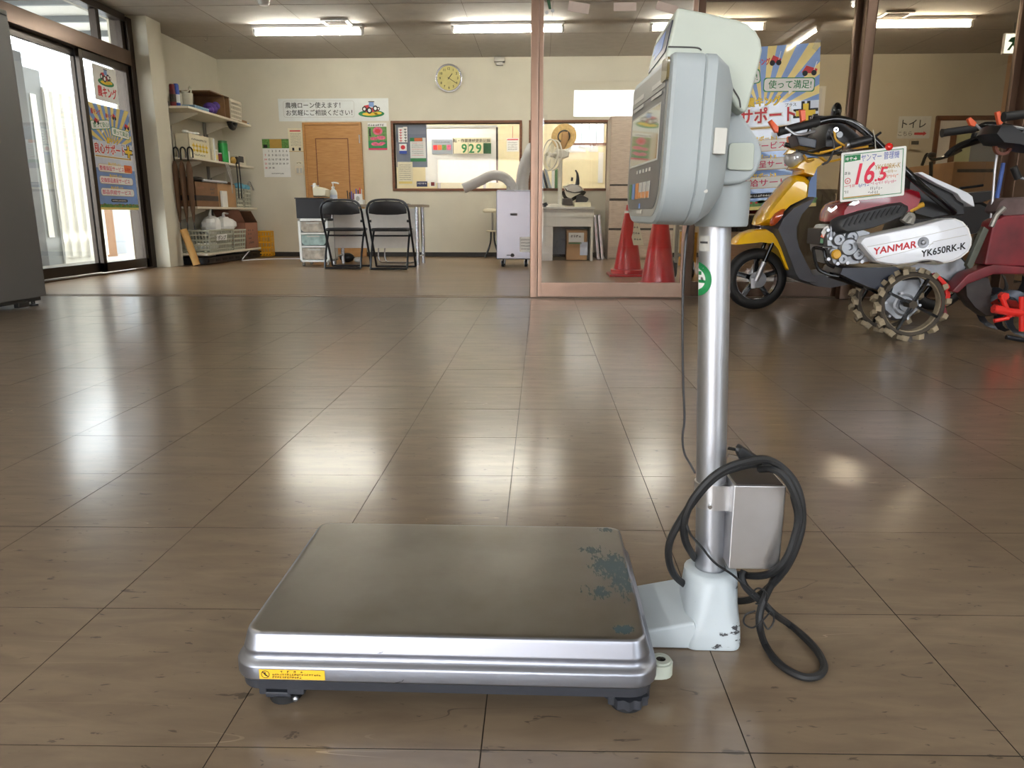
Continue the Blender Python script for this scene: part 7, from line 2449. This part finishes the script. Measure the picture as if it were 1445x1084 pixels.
# wheeled frame behind the second cone
c = on_z(955, 392)
t = thing('hand_truck', 'dark hand truck standing behind the nearer red cone', 'hand truck', (c.x, c.y, 0))
MB().box((c.x - .03, c.y, .04), (c.x, c.y + .03, .85)).box((c.x + .12, c.y, .04), (c.x + .15, c.y + .03, .85)).build('frame', 'rail_grey', t, bev=.004)
for z in (.2, .45, .7):
    MB().box((c.x, c.y, z), (c.x + .12, c.y + .03, z + .03)).build('rung', 'rail_grey', t)
MB().cyl((c.x - .04, c.y + .05, .08), (c.x - .005, c.y + .05, .08), .08, n=18).build('wheel', 'black_rubber', t)
MB().cyl((c.x + .125, c.y + .05, .08), (c.x + .16, c.y + .05, .08), .08, n=18).build('wheel', 'black_rubber', t)
tag(MB().box((on_y(968, 340, 8.5).x, 8.5, .004), (on_y(984, 340, 8.5).x, 8.9, on_y(975, 328, 8.5).z)).build('cardboard_box', 'cable_yellow', bev=.004), 'yellow-brown box glimpsed just left of the scale pole', 'cardboard box')

# ================================================================== things behind the right-hand glass
t = thing('toilet_sign', 'white toilet direction sign with a red arrow on the back wall', 'sign', (0, YB, 1.5))
pl, w, h = wall_plane(1267, 164, 1313, 195.5, YB - .003)
s0 = pl.sheet('board', w, h, 'paper_cool', t, t=.003)
pl.text('トイレ', w * .12, h * .48, w * .72, h * .36, 'dark_navy', t, .004, .02, keep=False)
pl.text('こちら', w * .03, h * .12, w * .42, h * .20, 'ink_soft', t, .004, 0, keep=False)
pl.flat('arrow', [(w * .52, h * .16), (w * .80, h * .16), (w * .80, h * .11), (w * .90, h * .22), (w * .80, h * .33), (w * .80, h * .27), (w * .52, h * .27)], 'red_ink', t, .004)
pl, w, h, o = paper('thermostat', 'beige control unit below the toilet sign', 'control unit', (1283, 198, 1296, 211), YB - .03, 'plate_ivory', t=.028)
pl.sheet('display', w * .8, h * .38, 'ink_soft', o, t=.002, d=.028, at=(w * .1, h * .52))
t = thing('large_carton', 'large brown appliance carton behind the right-hand glass', 'cardboard box', (4.2, 8.0, 0))
a, b = on_y(1335, 224, 7.6), on_y(1450, 224, 7.6)
x0, x1, zt_ = on_y(1337, 300, 7.6).x, on_y(1455, 300, 7.6).x, on_y(1390, 228, 7.6).z
MB().box((x0, 7.6, 0), (x1, 8.5, zt_)).build('box_body', 'cardboard', t, bev=.006)
MB().prism([(x0 - .12, 7.72, zt_ - .62), (x0, 7.6, zt_ - .62), (x0, 7.6, zt_ - .01), (x0 - .06, 7.72, zt_ - .01)], (0, .01, 0)).build('side_flap', 'cardboard', t)
MB().box((x0 + .04, 7.594, zt_ - .10), (x1, 7.6, zt_ - .07)).build('tape', 'case_dark', t)
MB().box((x0 + .30, 7.594, 0), (x0 + .36, 7.6, zt_)).build('tape', 'cardboard', t)
# clear grey bin between poster and post
c = on_z(1133, 398)
t = thing('storage_bin', 'tall grey ribbed bin behind the scooter', 'bin', (c.x, 6.2, 0))
bx_ = on_y(1132, 390, 6.2).x
bz_ = on_y(1132, 268, 6.2).z
MB().lathe([(.16, 0), (.17, .01), (.19, bz_ - .03), (.205, bz_ - .03), (.205, bz_), (.18, bz_)], (bx_, 6.2, 0), n=28).build('bin_body', 'bin_grey', t)
for k in range(14):
    q = 2 * PI * k / 14
    MB().bar((bx_ + .172 * math.cos(q), 6.2 + .172 * math.sin(q), .02), (bx_ + .192 * math.cos(q), 6.2 + .192 * math.sin(q), bz_ - .04), .014, .010).build('rib', 'bin_grey', t)
c = on_y(1060, 300, 6.4)
t = thing('display_rack', 'low rack with a red bar behind the scooter front', 'rack', (c.x, 6.4, 0))
MB().box((c.x - .25, 6.4, 0), (c.x + .35, 6.8, .45)).build('rack_body', 'cabinet_wood', t, bev=.01)
MB().tube([(c.x - .25, 6.38, c.z + .01), (c.x + .10, 6.38, c.z + .01)], .02, n=10).build('red_bar', 'dirty_red', t)
MB().box((c.x - .2, 6.42, .45), (c.x + .3, 6.7, c.z - .02)).build('top_tray', 'tray_dark', t, bev=.01)
# bicycle handlebar glimpsed left of the large carton
c = on_y(1312, 228, 6.6)
t = thing('parked_bicycle', 'black bicycle behind the glass, only its handlebar in view', 'bicycle', (c.x + .3, 6.7, 0))
MB().tube(smooth_path([c + Vector((-.06, 0, -.03)), c + Vector((-.02, .02, .06)), c + Vector((.05, .05, .02)), c + Vector((.20, .1, .05)), c + Vector((.3, .1, .10))], 4), .013, n=8).build('handlebar', 'black_gloss', t)
MB().tube(smooth_path([c + Vector((.02, .02, .0)), c + Vector((.04, .03, -.2)), c + Vector((.0, .03, -.55))], 4), .016, n=8).build('fork', 'black_gloss', t)
wcx = c + Vector((-.02, .03, 0))
MB().tube([(wcx.x + .28 * math.cos(q), wcx.y, .29 + .28 * math.sin(q)) for q in (2 * PI * i / 36 for i in range(36))], .018, n=8, closed=True).build('tyre', 'black_rubber', t)
MB().tube([(wcx.x + .95 + .28 * math.cos(q), wcx.y, .29 + .28 * math.sin(q)) for q in (2 * PI * i / 36 for i in range(36))], .018, n=8, closed=True).build('tyre', 'black_rubber', t)
MB().tube([(wcx.x + .05, wcx.y, .68), (wcx.x + .45, wcx.y, .30), (wcx.x + .95, wcx.y, .29)], .016, n=8).tube([(wcx.x + .45, wcx.y, .30), (wcx.x + .60, wcx.y, .72)], .014, n=8).tube([(wcx.x, wcx.y, .60), (wcx.x - .01, wcx.y, .29)], .014, n=8).build('frame', 'black_gloss', t)
MB().ball(c + Vector((.0, -.02, .05)), .03, (1.2, 1, .8), 10, 6).build('brake_housing', 'black_plastic', t)

# ================================================================== printed posters


def clip_poly(pts, x0, y0, x1, y1):
    for (ax_, s, lim) in ((0, 1, x0), (0, -1, x1), (1, 1, y0), (1, -1, y1)):
        out = []
        for i in range(len(pts)):
            a, b = pts[i], pts[(i + 1) % len(pts)]
            ia, ib = s * (a[ax_] - lim) >= 0, s * (b[ax_] - lim) >= 0
            if ia:
                out.append(a)
            if ia != ib:
                f = (lim - a[ax_]) / (b[ax_] - a[ax_])
                out.append((a[0] + f * (b[0] - a[0]), a[1] + f * (b[1] - a[1])))
        pts = out
        if not pts:
            return []
    return pts


def support_poster(pl, W, H, label):
    o = pl.sheet('support_poster', W, H, 'sky_print', None, t=.0015)
    tag(o, label, 'poster', 'blue service posters')
    d = .0019
    polys = []
    cx, cy = W * .5, H * .58
    for k in range(24):
        a0, a1 = 2 * PI * k / 24 + .06, 2 * PI * (k + .5) / 24 + .06
        q = clip_poly([(cx, cy), (cx + 2 * math.cos(a0), cy + 2 * math.sin(a0)), (cx + 2 * math.cos(a1), cy + 2 * math.sin(a1))], 0, H * .66, W, H)
        if len(q) > 2:
            polys.append(q)
    pl.flats('sun_rays', polys, 'ray_print', o, d)
    pl.sheet('cloud_band', W, H * .26, 'cloud_print', o, t=.0002, d=d, at=(0, H * .40))
    pl.sheet('lower_sky', W, H * .40, 'sky_print', o, t=.0002, d=d + .0002, at=(0, 0))
    # two speech bubbles
    for x, y, rot, body in ((.04, .755, .12, '買って安心!'), (.51, .735, -.06, '使って満足!')):
        w, h = W * .44, H * .075
        c, s = math.cos(rot), math.sin(rot)
        for gr, m_, dd_ in ((.006, 'green_ink', .0004), (0, 'paper', .0008)):
            pts = [(W * x + (a * c - b * s), H * y + (a * s + b * c)) for a, b in rr(-gr, -gr, w + gr, h + gr, .02)]
            pl.flat('bubble', pts, m_, o, d + dd_)
        pl.flat('bubble_tail', [(W * x + w * .5, H * y + .004), (W * x + w * .65, H * y + .004), (W * x + w * .5, H * y - H * .03)], 'paper', o, d + .0009)
        pl.text(body, W * x + .03, H * y + h * .18 + (0 if rot < 0 else 0), w * .86, h * .66, 'green_ink', o, d + .0014, .012, keep=False, rot=rot)
    # maker logo and small machines along the top
    pl.text('農キング', W * .06, H * .90, W * .22, H * .05, 'crimson_ink', o, d + .001, .03, keep=False)
    pl.text('農キング', W * .40, H * .89, W * .16, H * .04, 'crimson_ink', o, d + .001, .03, keep=False)
    for x, y, s_ in ((.10, .83, .13), (.56, .905, .10), (.84, .83, .14)):
        pl.flat('machine_print', [(W * x, H * y), (W * (x + s_ * .3), H * (y + .04)), (W * (x + s_), H * (y + .015)), (W * (x + s_ * .9), H * (y - .01)), (W * (x + s_ * .3), H * (y - .005))], 'crimson_ink', o, d + .001)
        for f in (.22, .78):
            pl.flat('machine_wheel', ell(W * (x + s_ * f), H * (y - .006), W * .024, W * .024, 12), 'ink', o, d + .0014)
        pl.flat('machine_mast', [(W * (x + s_ * .75), H * (y + .01)), (W * (x + s_ * .80), H * (y + .01)), (W * (x + s_ * .98), H * (y + .06)), (W * (x + s_ * .94), H * (y + .06))], 'paper', o, d + .0012)
    pl.text('農キング', W * .36, H * .645, W * .30, H * .055, 'yellow_ink', o, d + .0016, .04, keep=False)
    pl.text('農キング', W * .36, H * .645, W * .30, H * .055, 'ink_soft', o, d + .0010, .075, keep=False)
    pl.text('良心サポート', W * .04, H * .535, W * .76, H * .105, 'paper', o, d + .0010, .10, keep=False)
    pl.text('良心サポート', W * .05, H * .54, W * .74, H * .095, 'crimson_ink', o, d + .0016, .03, keep=False)
    pl.text('+', W * .80, H * .53, W * .17, H * .11, 'ink', o, d + .0010, .12, keep=False)
    pl.text('+', W * .81, H * .535, W * .15, H * .10, 'yellow_ink', o, d + .0016, .06, keep=False)
    pl.text('プラス', W * .70, H * .632, W * .10, H * .02, 'ink', o, d + .0016, .01, keep=False)
    pl.sheet('gold_rule', W * .92, H * .024, 'paper', o, t=.0002, d=d + .0006, at=(W * .035, H * .50))
    pl.sheet('gold_rule', W * .89, H * .012, 'gold_ink', o, t=.0002, d=d + .001, at=(W * .05, H * .506))
    for k, (body, num) in enumerate((('整備保証サービス', '良心サポート1'), ('交換部品進呈サービス', '良心サポート2'), ('部品供給サービス', '良心サポート3'))):
        y = H * (.365 - .115 * k)
        pl.flat('service_pill', rr(W * .08, y, W * .92, y + H * .075, .03), 'gold_ink', o, d + .0005)
        pl.flat('service_pill', rr(W * .085, y + .004, W * .915, y + H * .075 - .003, .028), 'paper', o, d + .0008)
        pl.text(body, W * .11, y + H * .014, W * (.60 if k == 0 else .72), H * .045, 'magenta_ink', o, d + .0013, .015, keep=False)
        pl.text(num, W * .33, y + H * .068, W * .30, H * .028, 'yellow_ink', o, d + .0016, .05, keep=False)
        if k == 0:
            pl.flat('badge', rr(W * .72, y + H * .01, W * .93, y + H * .085, .01), 'orange_print', o, d + .0012)
            scribble(pl, W * .74, W * .92, y + H * .03, H * .03, 'crimson_ink', o, d + .0016)
    pl.flat('contact_pill', rr(W * .30, H * .075, W * .72, H * .105, .015), 'ink', o, d + .001)
    scribble(pl, W * .33, W * .70, H * .083, H * .014, 'paper', o, d + .0014)
    pl.sheet('field_band', W, H * .03, 'leaf_print', o, t=.0002, d=d + .0006, at=(0, H * .022))
    pl.sheet('field_band', W, H * .022, 'ray_print', o, t=.0002, d=d + .0006, at=(0, 0))
    rq_ = random.Random(9)
    pl.flats('bushes', [ell(W * rq_.uniform(.02, .98), H * .05, W * rq_.uniform(.015, .04), H * rq_.uniform(.006, .014), 10) for _ in range(26)], 'leaf_print', o, d + .0010)
    pl.flats('flowers', [ell(W * rq_.uniform(.02, .98), H * .046, W * .012, H * .005, 8) for _ in range(12)], 'red_ink', o, d + .0013)
    return o


PY_ = YP + .065
a, b = on_y(1157.5, 60, PY_), on_y(1151, 291, PY_)
Wp = .765
rt_ = math.atan2(b.x - a.x, a.z - b.z)
support_poster(Plane((b.x - Wp * math.cos(rt_), PY_ - .004, b.z - Wp * math.sin(rt_)), (math.cos(rt_), 0, math.sin(rt_)), (-math.sin(rt_), 0, math.cos(rt_))), Wp, (a - b).length, 'large blue and yellow service poster on the glass behind the scooter')
tp = MB().prism([on_y(1146, 68, PY_ - .008), on_y(1153, 53, PY_ - .008), on_y(1160, 58, PY_ - .008), on_y(1153, 73, PY_ - .008)], (0, .0006, 0)).build('tape_strip', 'clear_plastic', None)
tag(tp, 'clear tape strip on the upper right corner of the large blue poster', 'tape')
# the same poster on the entrance leaf, with the shop-brand sheet above it
xg = XD + .006
a, b = on_x(125, 142, xg), on_x(176, 155, xg)
z1p, z0p = on_x(150, 150, xg).z, on_x(165, 296, xg).z
y0p, y1p = on_x(140, 290, xg).y, on_x(195, 290, xg).y
support_poster(Plane((xg, y0p, z0p), (0, 1, 0)), y1p - y0p, z1p - z0p, 'blue service poster on the glass of the entrance door')
z0q, z1q = on_x(148, 143, xg).z, on_x(146, 94, xg).z
y0q, y1q = on_x(132, 115, xg).y, on_x(166, 130, xg).y
pl = Plane((xg, y0q, z0q), (0, 1, 0))
wq, hq = y1q - y0q, z1q - z0q
o = pl.sheet('brand_sheet', wq, hq, 'paper', None, t=.0015)
tag(o, 'white sheet with a red logo on the entrance door above the blue poster', 'poster')
pl.text('農キング', wq * .12, hq * .12, wq * .80, hq * .30, 'red_ink', o, .003, .03, keep=False)
tractor_print(pl, wq * .18, hq * .44, wq * .68, o, .002)

# small papers and stickers on the glass of the pale leaf
gY = YP - .013 - .003
for px, lb, rot in (((801, 0, 831, 15), 'white paper taped to the top of the glass, leftmost of three', -.16), ((866, 3, 898, 15.5), 'white paper taped to the top of the glass, middle of three', 0), ((925, 0, 956, 13), 'white paper taped to the top of the glass beside the scale head', -.25)):
    x0, x1, z0, z1 = rect_y(*px, gY)
    pl = Plane((x0, gY, z0), (math.cos(rot), 0, math.sin(rot)), (-math.sin(rot), 0, math.cos(rot)))
    o = pl.sheet('taped_paper', x1 - x0, (z1 - z0) * .95, mat('paper_back', (206, 190, 180), .6), None, t=.001)
    tag(o, lb, 'paper', 'papers taped to the glass')
x0, x1, z0, z1 = rect_y(767, -8, 780, 26, gY)
st_ = thing('glass_hook', 'green plastic hook stuck to the glass beside the post', 'hook', (x0, gY, z0))
MB().ball(((x0 + x1) / 2, gY - .006, z1 - .03), .03, (1, .35, .7), 12, 8).build('suction_cup', 'clear_plastic', st_)
MB().prism([((x0 + x1) / 2 - .012, gY - .012, z1 - .03), ((x0 + x1) / 2 + .012, gY - .012, z1 - .03), ((x0 + x1) / 2 + .022, gY - .012, z0 + .055), ((x0 + x1) / 2 + .004, gY - .012, z0 + .055)], (0, .010, 0)).build('hook_body', 'dark_green', st_, bev=.003)
for dx in (-.008, .03):
    MB().ball(((x0 + x1) / 2 + dx, gY - .008, z0 + .03 + abs(dx) * .5), .012, (1, .6, 1), 8, 6).build('hook_tip', 'lens_clear', st_)
# sticker on the bronze glass
gY2 = YP + .07 - .004
x0, x1, z0, z1 = rect_y(1210, 0, 1233.5, 31, gY2)
pl = Plane((x0, gY2, z0), (1, 0, 0))
w, h = x1 - x0, z1 - z0
o = pl.sheet('glass_sticker', w, h, 'cloud_print', None, t=.001)
tag(o, 'pale blue sticker with a green emblem at the top of the bronze glass', 'sticker')
pl.flat('emblem', ell(w * .5, h * .47, w * .32, h * .20), 'paper', o, .0016)
pl.flats('emblem_mark', [[(w * .25, h * .52), (w * .5, h * .36), (w * .75, h * .52), (w * .5, h * .44)], ell(w * .5, h * .58, w * .12, h * .07)], 'rail_grey', o, .0020)
pl.flat('emblem_base', [(w * .15, h * .30), (w * .5, h * .24), (w * .85, h * .30), (w * .8, h * .36), (w * .5, h * .30), (w * .2, h * .36)], 'green_ink', o, .0020)
scribble(pl, w * .08, w * .94, h * .06, h * .08, 'ink', o, .0018)
scribble(pl, w * .22, w * .85, h * .80, h * .08, 'green_ink', o, .0018)
